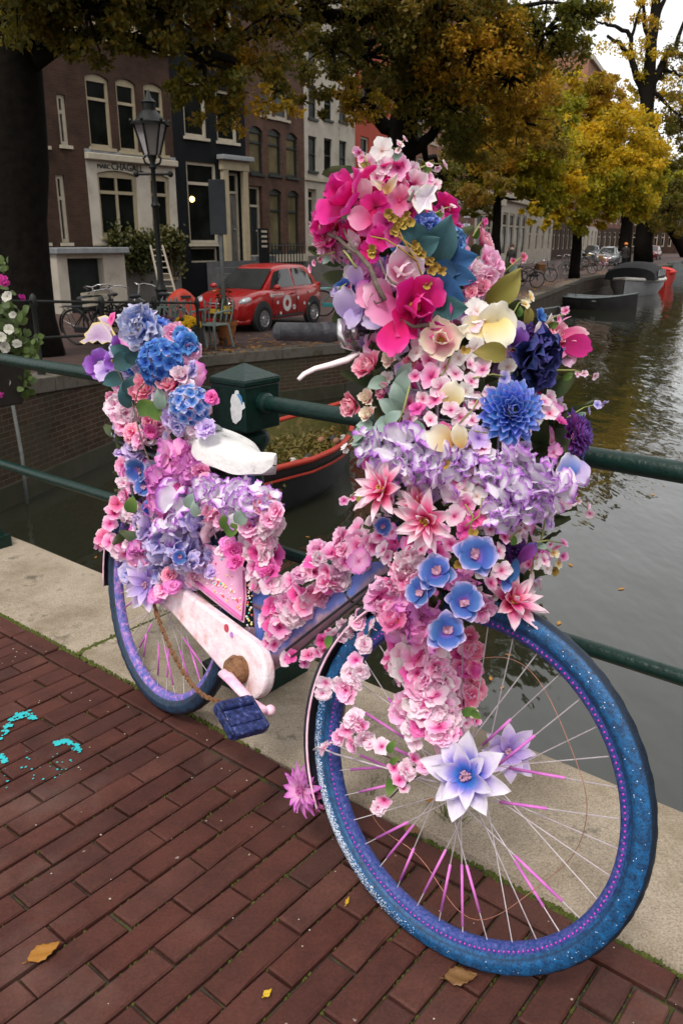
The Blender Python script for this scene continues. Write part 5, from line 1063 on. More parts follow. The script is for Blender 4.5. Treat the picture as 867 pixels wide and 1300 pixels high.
# parking signs on the brick house
sp_ = np.array([*A(590, 330, 50)[:2], ZQ]); ps = thing('parking_sign', 'pair of blue and white parking signs on a pole before the brick house', 'sign', tuple(sp_)); zz_ = lambda y: A(590, y, 50)[2]
M_sblue = mat('sign_blue', (.02, .16, .35), None, 10, .5); M_swhite = mat('sign_white', (.62, .64, .66), None, 10, .5)
obj('pole', MB().tube([sp_, np.array([sp_[0], sp_[1], zz_(258)])], .05, 8), M_pole, ps)
for y0, y1, kind in ((263, 276, 1), (284, 293, 2)):
    b_ = obj('plate', MB().box(np.array([sp_[0]-.02, sp_[1]-.09, (zz_(y0)+zz_(y1))/2]), (.40, .03, zz_(y0)-zz_(y1))), M_swhite, ps)
    if kind == 1: obj('disc', MB().lathe([(0, 0), (.15, 0), (.15, .01), (0, .01)], np.array([sp_[0]-.02, sp_[1]-.107, (zz_(y0)+zz_(y1))/2]), (0, -1, 0), 18), M_sblue, ps)
    else: text('P', .42, np.array([sp_[0]-.13, sp_[1]-.107, zz_(y1)+.06]), np.array([1., 0, 0]), np.array([0, -1., 0]), M_sblue, ps)
# ================================================================== flower box at the left of the railing
fb = kp(-3.75, P_RAIL+.2, .62); fx = thing('flower_box', 'hanging flower box with trailing leaves on the bridge railing', 'flower box', tuple(fb)); obj('box', MB().box(fb+pz*.09, (.8, .2, .2), (KE, KN, pz), taper=1.1), M_plk, fx, bev=.01)
for sg in (-.25, .25): obj('hook', MB().tube([fb+KE*sg-KN*.1+pz*.15, fb+KE*sg-KN*.17+pz*.27, fb+KE*sg-KN*.22+pz*.27], .006, 6), M_iron, fx)
cen = at_y(-26, 425, 3.62); m = MB(); qq = random.Random(15); M_pel = leaf_mat('petunia_leaf', [(.1, (.03, .055, .012)), (.5, (.055, .09, .02)), (.9, (.10, .14, .04))], trans=.3)
for i in range(620):
    d = nrm([qq.gauss(0, 1), qq.gauss(0, 1), qq.gauss(0, 1)]); p = cen+d*np.array([.20, .14, .30])*qq.random()**.5; m.merge(petal(.05, .022, 'oval', .15, .3, -.5, .004, 3, 2, i % 4), basis(p, d+np.array([0, -.6, .3]), qq.random()*6, qq.uniform(.6, 1.1)))
for x, y in ((33, 490), (38, 482), (28, 478), (30, 430), (36, 437), (45, 432), (40, 445), (28, 398), (18, 392), (22, 415), (6, 340), (0, 335)):
    for k in range(7): m.merge(petal(.05, .022, 'oval', .15, .3, -.5, .004, 3, 2, k), basis(at_y(x+qq.uniform(-6, 6), y+qq.uniform(-6, 6), 3.6+qq.uniform(-.06, .06)), (qq.gauss(0, .7), -1, qq.gauss(.3, .6)), qq.random()*6, qq.uniform(.5, .9)))
obj('foliage', m, M_pel, fx, kind='stuff', smooth=True)
M_petw = petal_mat('white_petunia_petal', [(0, (.35, .38, .15)), (.3, (.62, .60, .52)), (1, (.70, .66, .60))]); M_petp = petal_mat('magenta_geranium_petal', [(0, (.3, .01, .14)), (.5, (.55, .03, .30)), (1, (.62, .06, .38))])
pet = MB()
for i in range(5): pet.merge(petal(1., .62, 'round', .2, .45, -.5, .06, 5, 4, i), rotz(i*2*math.pi/5))
ger = MB()
for i in range(9):
    B_ = basis(np.array([math.cos(i*2.4)*.6*math.sqrt(i/9), math.sin(i*2.4)*.6*math.sqrt(i/9), .3*(1-i/9)]), (math.cos(i*2.4)*.5, math.sin(i*2.4)*.5, 1), i, .38)
    for k in range(5): ger.merge(petal(1., .4, 'round', .2, .3, -.2, .05, 4, 3, k), B_@rotz(k*2*math.pi/5))
pme, gme = pet.mesh('petunia', M_petw, smooth=True), ger.mesh('geranium', M_petp, smooth=True)
for x, y, r, k in ((10, 377, 9, 0), (12, 418, 8, 0), (6, 441, 9, 0), (22, 437, 8, 0), (20, 464, 6, 0), (5, 461, 9, 0), (9, 484, 9, 0), (2, 428, 8, 0), (17, 400, 6, 0), (13, 476, 5, 0), (-8, 400, 9, 0), (-10, 450, 9, 0), (5, 357, 11, 1), (29, 377, 8, 1), (34, 446, 6, 1), (22, 488, 10, 1), (10, 500, 9, 1), (24, 505, 6, 1), (-2, 465, 8, 1), (0, 500, 8, 1), (-8, 345, 9, 1)):
    p = at_y(x, y, 3.48+.004*abs(x)); inst('petunia' if k == 0 else 'geranium', pme if k == 0 else gme, fx, basis(p, nrm(EYE-p)+np.array([qq.gauss(0, .5), 0, qq.gauss(.1, .5)]), qq.random()*6, r*.85*3.55/FPX))
# ================================================================== the bicycle
BU, BW, BN = frm(-.878, .172); FU, FW, FN = frm(-.683, .208)
FCON = np.array([.18, 1.225, 0.]); RCON = FCON-BU*1.138
def bk(s, t, o=0.0): return RCON+BU*s+BW*t+BN*o        # along, up, to the right-hand side of the frame
def fk(s, t, o=0.0): return FCON+FU*s+FW*t+FN*o        # the same for the steered front wheel
def pb(px, py, o=0.0): return on_plane(px, py, RCON+BN*o, BN)
def pf(px, py, o=0.0): return on_plane(px, py, FCON+FN*o, FN)
def tyremat(name, c1, c2, glit, dark):
    m, N, L, b, o = _new(name); a = N.new('ShaderNodeAttribute'); a.attribute_name = 't'; tc = N.new('ShaderNodeTexCoord')
    n = noise(N, L, 70, 5, tc.outputs['Object']); n2 = noise(N, L, 260, 3, tc.outputs['Object'])
    c = ramp(N, L, n.outputs[0], [(.3, c2), (.52, c1), (.7, tuple(x*1.5 for x in c1))]).outputs[0]
    c = mixc(N, L, ramp(N, L, n2.outputs[0], [(.52, (0, 0, 0)), (.62, (dark,)*3)]).outputs[0], c, (.012, .014, .022))
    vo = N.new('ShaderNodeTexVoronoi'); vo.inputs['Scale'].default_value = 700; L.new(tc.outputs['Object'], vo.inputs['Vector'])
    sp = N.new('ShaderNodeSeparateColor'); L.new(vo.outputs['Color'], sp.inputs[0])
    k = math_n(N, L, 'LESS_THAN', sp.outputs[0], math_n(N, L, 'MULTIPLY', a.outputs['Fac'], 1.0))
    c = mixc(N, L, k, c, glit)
    tr_ = ramp(N, L, math_n(N, L, 'ADD', math_n(N, L, 'MULTIPLY', a.outputs['Fac'], -1.0), math_n(N, L, 'MULTIPLY', n.outputs[0], .5)), [(.45, (0, 0, 0)), (.95, (.92, .92, .92))]).outputs[0]; c = mixc(N, L, tr_, c, (.006, .010, .018))
    L.new(c, b.inputs['Base Color']); b.inputs['Roughness'].default_value = .5; b.inputs['Specular IOR Level'].default_value = .4
    bump(N, L, b, n2.outputs[0], .35, .003); return m
M_tyref = tyremat('blue_sprayed_tyre', (.006, .075, .20), (.004, .030, .09), (.66, .72, .82), .7)
M_tyrer = tyremat('blue_black_tyre', (.012, .035, .075), (.012, .014, .018), (.4, .45, .55), .8)
M_rim = mat('violet_blue_rim', (.12, .13, .42), (.30, .14, .50), 160, .45, stops=[(.3, (.010, .03, .12)), (.48, (.022, .055, .21)), (.57, (.08, .06, .25)), (.64, (.03, .08, .26)), (.71, (.20, .26, .40)), (.78, (.2, .03, .1))], bmp=.2)
M_rimr = mat('lavender_rim', (.22, .20, .58), (.38, .28, .66), 80, .45, stops=[(.32, (.05, .07, .28)), (.48, (.13, .14, .42)), (.58, (.34, .13, .42)), (.68, (.36, .36, .52))], bmp=.2)
M_pinkbead = mat('magenta_bead_line', (.62, .06, .42), (.5, .04, .45), 200, .5)
M_spoke = mat('steel_spoke', (.60, .55, .56), (.45, .38, .42), 60, .4, metal=.3)
M_straw = mat('pink_spoke_sleeve', (.66, .20, .54), (.52, .12, .48), 25, .5)
M_fender = mat('dark_mudguard', (.012, .014, .02), (.03, .03, .045), 30, .4)
M_pinkp = mat('pale_pink_paint', (.80, .42, .56), (.86, .58, .68), 18, .5, c3=(.72, .34, .50), bmp=.15)
M_case = mat('chipped_white_pink_paint', (.84, .66, .70), (.88, .78, .79), 14, .5, stops=[(.28, (.42, .24, .17)), (.36, (.70, .44, .42)), (.42, (.80, .58, .62)), (.52, (.86, .74, .77)), (.68, (.82, .56, .65))], bmp=.4)
M_rust = mat('rusty_iron', (.15, .065, .03), (.27, .14, .07), 50, .7, metal=.3, bmp=.5, c3=(.12, .055, .03))
M_saddle = mat('cracked_white_saddle', (.60, .59, .57), (.70, .69, .67), 25, .55, bmp=.3, stops=[(.28, (.38, .36, .34)), (.36, (.62, .60, .58)), (.6, (.70, .69, .67))])
M_sadd_g = mat('bare_grey_saddle_patch', (.20, .20, .21), (.28, .28, .29), 40, .7)
M_pedal = mat('blue_glitter_pedal', (.035, .06, .20), (.22, .24, .42), 90, .3, stops=[(.35, (.008, .012, .04)), (.55, (.02, .035, .13)), (.66, (.06, .08, .24)), (.74, (.32, .24, .42))], bmp=.4)
M_tube = None
def tubemat():
    m, N, L, b, o = _new('blue_pink_frame_paint'); tc = N.new('ShaderNodeTexCoord'); n = noise(N, L, 14, 5, tc.outputs['Object'], .7)
    a = N.new('ShaderNodeAttribute'); a.attribute_name = 't'
    f = math_n(N, L, 'ADD', a.outputs['Fac'], math_n(N, L, 'MULTIPLY_ADD', n.outputs[0], .7)); f.node.inputs[1].default_value = 0; 
    k = math_n(N, L, 'MULTIPLY_ADD', n.outputs[0], .8); k.node.inputs[2].default_value = -.4
    f = math_n(N, L, 'ADD', a.outputs['Fac'], k)
    c = ramp(N, L, f, [(.2, (.42, .25, .32)), (.42, (.50, .32, .42)), (.55, (.16, .22, .58)), (.8, (.12, .20, .60))]).outputs[0]
    L.new(c, b.inputs['Base Color']); b.inputs['Roughness'].default_value = .4; bump(N, L, b, n.outputs[0], .15, .004); return m
M_tube = tubemat()
bike = thing('bicycle', 'parked city bicycle covered all over in pink, purple and blue artificial flowers', 'bicycle', bk(.569, 0))
def wheel(name, K, front):
    wh = link(name, None, bike, K(0, .352)); q = random.Random(4 if front else 6)
    # tyre with glitter mask in t
    m = MB(); n = 200; sec = 24; Rm, r = .330, .0225
    u, v, nn = (FU, FW, FN) if front else (BU, BW, BN); c = K(0, .352)
    G, T = [], []
    for i in range(n+1):
        a = 2*math.pi*i/n; e = math.cos(a)*u+math.sin(a)*v; row, tr = [], []
        for k in range(sec+1):
            b = 2*math.pi*k/sec; bb_ = abs((b+math.pi) % (2*math.pi)-math.pi); rr = r*(1.0+(.045*((i//2+k//2) % 2) if bb_ < 1.05 else (-.07 if 1.15 < bb_ < 1.45 else (-.06 if 2.0 < bb_ < 2.2 else 0))))
            row.append(c+e*(Rm+rr*math.cos(b))+nn*rr*math.sin(b))
            g = 0
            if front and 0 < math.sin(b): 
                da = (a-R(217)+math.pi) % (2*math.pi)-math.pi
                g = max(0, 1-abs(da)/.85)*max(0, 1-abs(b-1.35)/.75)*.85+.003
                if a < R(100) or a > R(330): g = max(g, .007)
            if bb_ < .62 or 2.0 < bb_ < 2.2: g = -.9 if bb_ < .62 else -.5
            if bb_ > 2.45: g = -.8
            tr.append(g)
        G.append(row); T.append(tr)
    m.grid(G, T=T); obj('tyre', m, M_tyref if front else M_tyrer, wh, smooth=True)
    m = MB().lathe([(.312, -.014), (.313, .014), (.303, .0135), (.297, .009), (.2955, 0), (.297, -.009), (.303, -.0135)], c, nn, 96, closed=True)
    obj('rim', m, M_rim if front else M_rimr, wh, smooth=True, sharp=50)
    m = MB(); nb_ = 190 if front else 0
    for i in range(nb_):
        a = 2*math.pi*i/nb_; m.ball(c+.3065*(math.cos(a)*u+math.sin(a)*v)+nn*.0142, .0021, 5, 3)
    if nb_: obj('bead_line', m, M_pinkbead, wh, kind='stuff')
    m = MB().lathe([(0, -.05), (.012, -.05), (.012, -.034), (.026, -.032), (.026, -.028), (.013, -.02), (.013, .02), (.026, .028), (.026, .032), (.012, .034), (.012, .055), (0, .055)], c, nn, 20)
    obj('hub', m, M_chrome if front else M_pinkp, wh, smooth=True, sharp=40)
    ns = 36
    for i in range(ns):
        side = 1 if i % 2 else -1; a = 2*math.pi*i/ns; ah = a+(R(62) if (i//2) % 2 else -R(62))
        p0 = c+.025*(math.cos(ah)*u+math.sin(ah)*v)+nn*.03*side; p1 = c+.297*(math.cos(a)*u+math.sin(a)*v)
        sp = obj('spoke', MB().tube([p0, p1], .0011, 5), M_spoke, wh)
        dg = math.degrees(a) % 360; low = 195 < dg < 345; pr = .75 if (12 < dg < 85 or 150 < dg < 195) else (.55 if low else .2)
        if q.random() < pr:
            f0 = q.uniform(.5, .62) if low else q.uniform(.16, .42); f1 = min(.97, f0+q.uniform(.28, .40)); obj('sleeve', MB().tube([p0+(p1-p0)*f0, p0+(p1-p0)*f1], .0027, 7), M_straw, sp, smooth=True)
    return wh
wheel('front_wheel', fk, True); wheel('rear_wheel', bk, False)
M_copper = mat('copper_fairy_wire', (.55, .25, .18), (.4, .18, .12), 90, .4, metal=.6)
m = MB(); q = random.Random(12)
pts = [fk(.235*math.cos(a)*(1+.06*math.sin(3*a)), .352+.235*math.sin(a)*(1+.08*math.cos(5*a)), .02*math.sin(4*a)) for a in np.linspace(-2.6, 1.7, 60)]
m.tube(pts, .0007, 5); obj('fairy_light_wire', m, M_copper, bike)
# mudguards
def guard(K, dirs, a0, a1, rad, mat_, w=.028, name='mudguard', edge=None):
    c = K(0, .352); n = 30; m = MB(); G = []; nn = dirs[2]
    for i in range(n+1):
        a = a0+(a1-a0)*i/n; e = math.cos(a)*dirs[0]+math.sin(a)*dirs[1]
        G.append([c+e*(rad-d)+nn*x for x, d in ((-w, .016), (-w*.8, .004), (-w*.3, 0), (w*.3, 0), (w*.8, .004), (w, .016))])
    m.grid(G); o = obj(name, m, mat_, bike, smooth=True); sm = o.modifiers.new('solid', 'SOLIDIFY'); sm.thickness = .0015
    if edge:
        for sg in (-1, 1): obj('rolled_edge', MB().tube([g[-1] if sg > 0 else g[0] for g in G], .0026, 6), edge, o, smooth=True)
    return o
guard(fk, (FU, FW, FN), R(88), R(212), .374, M_fender, edge=M_pinkp)
guard(bk, (BU, BW, BN), R(40), R(196), .374, M_fender, edge=M_pinkp)
st = MB().tube([pf(398, 952, .035), pf(404, 948, .035), pf(425, 957, .03), fk(-.02, .352, .055)], .0022, 6); obj('mudguard_stay', st, M_spoke, bike, smooth=True)
# frame
def tubecol(m, pts, r, seg=14):
    b = len(m.v); m.tube(pts, r, seg)
    P = np.array(m.v[b:]); ctr = P.reshape(len(pts), seg, 3).mean(1); 
    d = (P.reshape(len(pts), seg, 3)-ctr[:, None]); k = (d@np.array([0, 0, 1.]))/(np.linalg.norm(d, axis=2)+1e-9)
    m.t[b:] = (k*.5+.5).reshape(-1).tolist()
BB = (.494, .323)
HT0, HT1 = (.875, .70), (.80, .93)
dt = [bk(.505, .335), bk(.56, .385), bk(.70, .53), bk(.84, .665), bk(*HT0)]
m = MB(); tubecol(m, dt, [.028, .0285, .0285, .0285, .028]); obj('down_tube', m, M_tube, bike, smooth=True, sharp=60)
m = MB(); tubecol(m, [bk(*BB), bk(.44, .49), bk(.33, .79)], .016); obj('seat_tube', m, M_tube, bike, smooth=True)
m = MB(); tubecol(m, [bk(.46, .475, .012), bk(.56, .50, .012), bk(.68, .545, .006)], [.019, .019, .018]); obj('frame_brace', m, M_tube, bike, smooth=True)
m = MB(); tubecol(m, [bk(.885, .66), bk(HT1[0], HT1[1])], .019); obj('head_tube', m, M_tube, bike, smooth=True)
m = MB()
for s in (-.058, .058): m.tube([bk(BB[0], BB[1], s*.5), bk(.06, .352, s), bk(0, .352, s)], .009, 8)
obj('chain_stays', m, M_pinkp, bike, smooth=True)
m = MB()
for s in (-.058, .058): m.tube([bk(.37, .70, s*.3), bk(.02, .37, s), bk(0, .352, s)], .007, 8)
obj('seat_stays', m, M_pinkp, bike, smooth=True)
# fork
top = bk(.885, .66)
for s, nm in ((.045, 'fork_blade'), (-.045, 'fork_blade')):
    obj(nm, MB().tube([top, fk(-.14, .69, s*.8), fk(-.11, .6, s), fk(-.05, .44, s), fk(0, .352, s)], [.012, .014, .014, .011, .008], 10), M_pinkp, bike, smooth=True)
obj('fork_crown', MB().tube([fk(-.145, .70, -.045), fk(-.145, .71, 0), fk(-.145, .70, .045)], .017, 10), M_pinkp, bike, smooth=True)
# stem and handlebar
stem_t = at_y(478, 425, 1.665)
obj('stem', MB().tube([bk(HT1[0], HT1[1]-.02), (bk(HT1[0], HT1[1])+stem_t)/2+np.array([0, 0, .02]), stem_t], .0125, 12), M_chrome, bike, smooth=True)
ge, gi = at_y(349, 421, 1.44), at_y(431, 422, 1.49)
hb = [gi, at_y(452, 418, 1.50), stem_t]; far = stem_t+(stem_t-gi)*1.0+np.array([.10, .07, 0])
obj('handlebar', MB().tube([ge, gi, at_y(462, 419, 1.505), stem_t, stem_t+(stem_t-at_y(452, 419, 1.60))*1.2, far, far+np.array([-.05, .14, 0])], .0112, 12), M_chrome, bike, smooth=True)
d = nrm(gi-ge); L_ = np.linalg.norm(gi-ge)
prof = [(0, -.002), (.012, 0), (.0165, .004)]+[(.0158+.0007*(i % 2), .008+(L_-.045)*i/40) for i in range(41)]+[(.018, L_-.034), (.0185, L_-.02), (.016, L_-.006), (.0112, L_-.004)]
obj('grip', MB().lathe(prof, ge, d, 18), M_black, bike, smooth=True, sharp=50)
prof2 = [(.0158+.0007*(i % 2), .008+(.12-.045)*i/40) for i in range(41)]
fd = nrm(np.array([-.05, .14, 0])); fe_ = far+np.array([-.05, .14, 0])
obj('grip', MB().lathe([(.0112, -.0), (.0165, .002), (.0165, .118), (.012, .122), (0, .123)], fe_-fd*.02, fd, 16), M_black, bike, smooth=True, sharp=50)
bl = at_y(439, 424, 1.605)
lv = MB().tube([at_y(433, 406, 1.475), at_y(432, 424, 1.465), at_y(437, 437, 1.465), at_y(454, 443, 1.475)], [.0075, .0085, .0085, .007], 10); lv.tube([at_y(448, 408, 1.49), at_y(450, 432, 1.485)], .010, 10)
obj('brake_clamp', lv, M_chrome, bike, smooth=True)
M_lever = mat('pink_white_lever_paint', (.84, .76, .76), (.78, .64, .66), 30, .4)
obj('brake_lever', MB().tube([at_y(455, 447, 1.48), at_y(440, 457, 1.47), at_y(420, 463, 1.455), at_y(400, 468, 1.445), at_y(386, 475, 1.435), at_y(379, 482, 1.43)], [.008, .0085, .0075, .0065, .006, .005], 10, flat=.7), M_lever, bike, smooth=True)
# chain case, crank, pedals, chain
def hull(c0, r0, c1, r1, n=18):
    a = math.atan2(c1[1]-c0[1], c1[0]-c0[0]); L_ = math.hypot(c1[0]-c0[0], c1[1]-c0[1]); be = math.acos((r0-r1)/L_)
    P = [(c0[0]+r0*math.cos(a+be+(2*math.pi-2*be)*i/n), c0[1]+r0*math.sin(a+be+(2*math.pi-2*be)*i/n)) for i in range(n+1)]
    return P+[(c1[0]+r1*math.cos(a-be+2*be*i/n), c1[1]+r1*math.sin(a-be+2*be*i/n)) for i in range(n+1)]
hp = hull((.10, .392), .036, (.525, .335), .070)
cc = obj('chain_case', MB().prism([bk(s, t, .038) for s, t in hp], BN*.03), M_case, bike, bev=.007)
obj('case_spot', MB().lathe([(0, 0), (.01, .0), (.01, .0015), (0, .0015)], bk(.42, .40, .068), BN, 12), mat('red_spot_paint', (.6, .08, .12), None, 30, .5), cc)
obj('case_spot', MB().lathe([(0, 0), (.007, .0), (.007, .0015), (0, .0015)], bk(.445, .392, .068), BN, 12), mat('lilac_spot_paint', (.5, .25, .6), None, 30, .5), cc)
obj('crank_boss', MB().lathe([(0, .112), (.012, .112), (.016, .104), (.03, .1), (.036, .086), (.037, .084), (.033, .08), (.033, .066)], bk(BB[0]+.005, BB[1]+.002), BN, 26), M_rust, bike, smooth=True, sharp=35)
ce = bk(.665, .302, .112)
obj('crank_arm', MB().tube([bk(BB[0], BB[1], .112), bk(.53, .32, .116), bk(.62, .305, .118), ce], [.017, .014, .012, .013], 10, flat=.6), M_pinkp, bike, smooth=True)
obj('crank_arm', MB().tube([bk(BB[0], BB[1], -.06), bk(.33, .34, -.07)], [.016, .012], 10), M_pinkp, bike, smooth=True)
def pedal(c, out):
    pd = link('pedal', None, bike, c); ax_ = BN*out; a1 = nrm(BU*.9-BW*.43); a2 = np.cross(ax_, a1)
    obj('pedal_axle', MB().tube([c-ax_*.012, c+ax_*.10], .007, 8), M_pinkp, pd, smooth=True)
    obj('axle_nut', MB().ball(c-ax_*.014, .0125, 10, 6), M_pinkp, pd, smooth=True)
    for s in (-1, 1): obj('pedal_tread', MB().box(c+ax_*.062+a1*s*.034, (.024, .084, .026), (a1, ax_, a2)), M_pedal, pd, bev=.006)
    for k in (.018, .106): obj('pedal_plate', MB().box(c+ax_*k, (.085, .008, .022), (a1, ax_, a2)), M_pedal, pd, bev=.003)
    obj('pedal_core', MB().box(c+ax_*.06, (.04, .08, .016), (a1, ax_, a2)), M_pedal, pd, bev=.003)
pedal(ce, 1); pedal(bk(.33, .34, -.075), -1)
chain_px = [(196, 768), (200, 782), (208, 803), (218, 826), (232, 852), (246, 872), (260, 884), (276, 890), (292, 892), (303, 890), (312, 880)]
cp = [pb(x, y, .085+.02*i/10) for i, (x, y) in enumerate(chain_px)]
cp = [cp[0]+(cp[0]-cp[1])*.6+BN*-.02]+cp
dense = []
for i in range(len(cp)-1):
    n = max(1, int(np.linalg.norm(cp[i+1]-cp[i])/.0115))
    for k in range(n): dense.append(cp[i]+(cp[i+1]-cp[i])*k/n)
m = MB()
for i in range(len(dense)-1):
    a, b = dense[i], dense[i+1]; dd = nrm(b-a); sd_ = nrm(np.cross(dd, BN)); w_ = .0048 if i % 2 else .0022
    m.box((a+b)/2, (np.linalg.norm(b-a)*1.08, w_*2, .0085), (dd, BN, sd_))
obj('chain', m, M_rust, bike)
# skirt guard with beads
M_guard = mat('pink_skirt_guard', (.78, .32, .55), (.82, .42, .62), 20, .5)
sg_px = [(258, 690), (268, 692), (300, 712), (311, 722), (312, 760), (309, 791), (296, 783), (262, 756), (237, 735), (236, 726), (248, 704)]
gp = [pb(x, y, .05) for x, y in sg_px]
sg = obj('skirt_guard', MB().prism(gp, -BN*.004), M_guard, bike, bev=.0015)
obj('guard_edge', MB().tube([p+BN*.003 for p in [pb(236, 727, .05), pb(265, 750, .05), pb(309, 786, .05)]], .006, 8, flat=.5), mat('deep_pink_trim', (.72, .16, .42), None, 30, .45), sg, smooth=True)
obj('guard_edge', MB().tube([p+BN*.003 for p in [pb(309, 786, .05), pb(311, 760, .05), pb(310, 724, .05)]], .004, 8, flat=.5), MATS['deep_pink_trim'], sg, smooth=True)
def beadmat():
    m, N, L, b, o = _new('coloured_beads'); g = N.new('ShaderNodeNewGeometry')
    c = ramp(N, L, g.outputs['Random Per Island'], [(0, (.8, .7, .55)), (.3, (.75, .72, .7)), (.5, (.75, .4, .06)), (.62, (.7, .08, .06)), (.75, (.1, .5, .45)), (.85, (.85, .75, .2))], 'CONSTANT').outputs[0]
    L.new(c, b.inputs['Base Color']); b.inputs['Roughness'].default_value = .25; return m
M_bead = beadmat(); m = MB(); q = random.Random(21)
for i in range(95):
    f = q.random(); row = q.choice([0, 8, 15]); x = 238+f*68; y = 722+f*53-row+q.uniform(-2, 2)
    m.ball(pb(x, y, .051), q.uniform(.002, .0036), 6, 4)
for i in range(30): m.ball(pb(q.uniform(313, 320), q.uniform(740, 795), .045), q.uniform(.002, .0034), 6, 4)
for i in range(14): m.ball(pb(q.uniform(262, 305), q.uniform(705, 745), .051), q.uniform(.002, .0032), 6, 4)
obj('bead', m, M_bead, sg, kind='stuff')
# small pink handle of the wheel lock
obj('ring_lock', MB().tube([pb(262, 689, .07), pb(259, 678, .075), pb(264, 667, .08), pb(276, 658, .085), pb(287, 657, .085)], [.009, .011, .012, .011, .009], 10), M_pinkp, bike, smooth=True)
# saddle
sm = MB(); G = []; q = random.Random(9)
sdir = BU; 
for i in range(23):
    f = i/22-math.sin(2*math.pi*i/22)/(2*math.pi)*.85; s = .16+.285*f
    w = .086*math.sqrt(max(0, 1-((f-.22)/.24)**2)) if f < .22 else .086*(1-((f-.22)/.78)**1.15)*.82+.0165+.0125*(1-f)**3
    if f < .22: w = max(.035, .086*math.sqrt(max(0, 1-((.22-f)/.25)**2)))
    if f > .86: w *= math.sqrt(max(.02, 1-((f-.86)/.145)**2))
    zt = .842+.012*math.cos(f*5.2)-.012*f; row = []
    for k in range(13):
        a = math.pi*k/12; x = -math.cos(a); row.append(bk(s, zt-.020*abs(x)**2.2-(.032+.012*(1-f) if k in (0, 12) else 0)*min(1, w/.02)+.0025*math.sin(17*f+k), x*w))
    G.append(row)
sm.grid(G); b0 = len(sm.v)
sm.add([G[0][k] for k in range(13)]+[(G[0][0]+G[0][12])/2], [(k, k+1, 13) for k in range(12)]); sm.add([G[-1][k] for k in range(13)]+[(G[-1][0]+G[-1][12])/2], [(k+1, k, 13) for k in range(12)])
under = [[G[i][0] for i in range(23)], [(G[i][0]+G[i][12])/2-BW*.004 for i in range(23)], [G[i][12] for i in range(23)]]; sm.grid(under)
sad = obj('saddle', sm, M_saddle, bike, smooth=True, sharp=60)
sub = sad.modifiers.new('sub', 'SUBSURF'); sub.levels = 1; sub.render_levels = 1
patch = [[G[i][k]+BW*.006+BN*.002-BU*.002 for k in range(6, 12)] for i in range(1, 8)]
obj('worn_patch', MB().grid(patch), M_sadd_g, sad, smooth=True)
obj('saddle_post', MB().tube([bk(.40, .60), bk(.325, .80)], .0125, 10), M_chrome, bike, smooth=True)
# rear carrier
rc = MB()
for o_ in (-.06, -.02, .02, .06): rc.tube([bk(.22, .735, o_), bk(-.28, .735, o_)], .005, 6)
rc.tube([bk(-.28, .735, -.06), bk(-.28, .735, .06)], .005, 6); rc.tube([bk(.22, .735, -.06), bk(.22, .735, .06)], .005, 6)
for o_ in (-.062, .062): rc.tube([bk(-.2, .735, o_), bk(0, .36, o_)], .005, 6); rc.tube([bk(.1, .735, o_), bk(.02, .36, o_)], .005, 6)
obj('carrier', rc, M_fender, bike, smooth=True)
# wire front basket
M_wire = mat('grey_basket_wire', (.30, .29, .36), (.45, .44, .50), 40, .35, metal=.6)
bc = at_y(590, 560, 1.44); bw = MB()
def bring(z, a, b_): return [bc+FU*a*math.cos(t)*1.0+FN*b_*math.sin(t)+np.array([0, 0, z]) for t in np.linspace(0, 2*math.pi, 25)[:-1]]
for z, a, b_ in ((.08, .11, .10), (.03, .11, .095), (-.03, .105, .09), (-.09, .10, .085)): bw.tube(bring(z, a, b_), .0025, 6, closed=True)
r0, r1 = bring(.08, .11, .10), bring(-.09, .10, .085)
for i in range(0, 24, 2): bw.tube([r0[i], r1[i]], .002, 5)
obj('basket', bw, M_wire, bike)
obj('basket_bracket', MB().tube([bc+np.array([0, 0, -.09]), bk(.84, .78)], .006, 6), M_wire, bike)
m = MB()
m.tube([at_y(503, 452, 1.42), at_y(525, 475, 1.39), at_y(540, 510, 1.38), at_y(549, 550, 1.38)], .0028, 6); m.tube([at_y(585, 495, 1.38), at_y(595, 520, 1.37), at_y(592, 550, 1.37)], .0028, 6)
obj('brake_cable', m, M_wire, bike, smooth=True)
m = MB(); m.tube([at_y(450, 438, 1.48), at_y(470, 470, 1.5), at_y(505, 560, 1.55), at_y(520, 650, 1.5), pb(505, 720, .06), pb(440, 775, .04), pb(370, 835, .03)], .003, 6)
m.tube([pb(535, 655, .02), pb(545, 695, .03), pb(470, 742, .03), pb(360, 828, .03)], .003, 6)
obj('brake_cable', m, M_black, bike, smooth=True)
for x, y in ((365, 815), (452, 752)):
    c = pb(x, y, 0); obj('cable_tie', MB().lathe([(.0295, -.003), (.0315, 0), (.0295, .003)], bk(*[(c-RCON)@BU, (c-RCON)@BW]), nrm(dt[3]-dt[1]), 16), M_black, bike)
# ================================================================== the artificial flowers tied to the bicycle
def centre(r=.12, n=10, seed=0, h=.1, t=0.):
    q = random.Random(seed); m = MB().ball((0, 0, h*.3), (r, r, r*.7), 7, 4, t=t)
    for i in range(n):
        a = q.random()*6.28; k = r*q.uniform(.3, 1.); m.ball((k*math.cos(a), k*math.sin(a), h+q.uniform(0, .08)), r*.28, 5, 3, t=t)
    return m
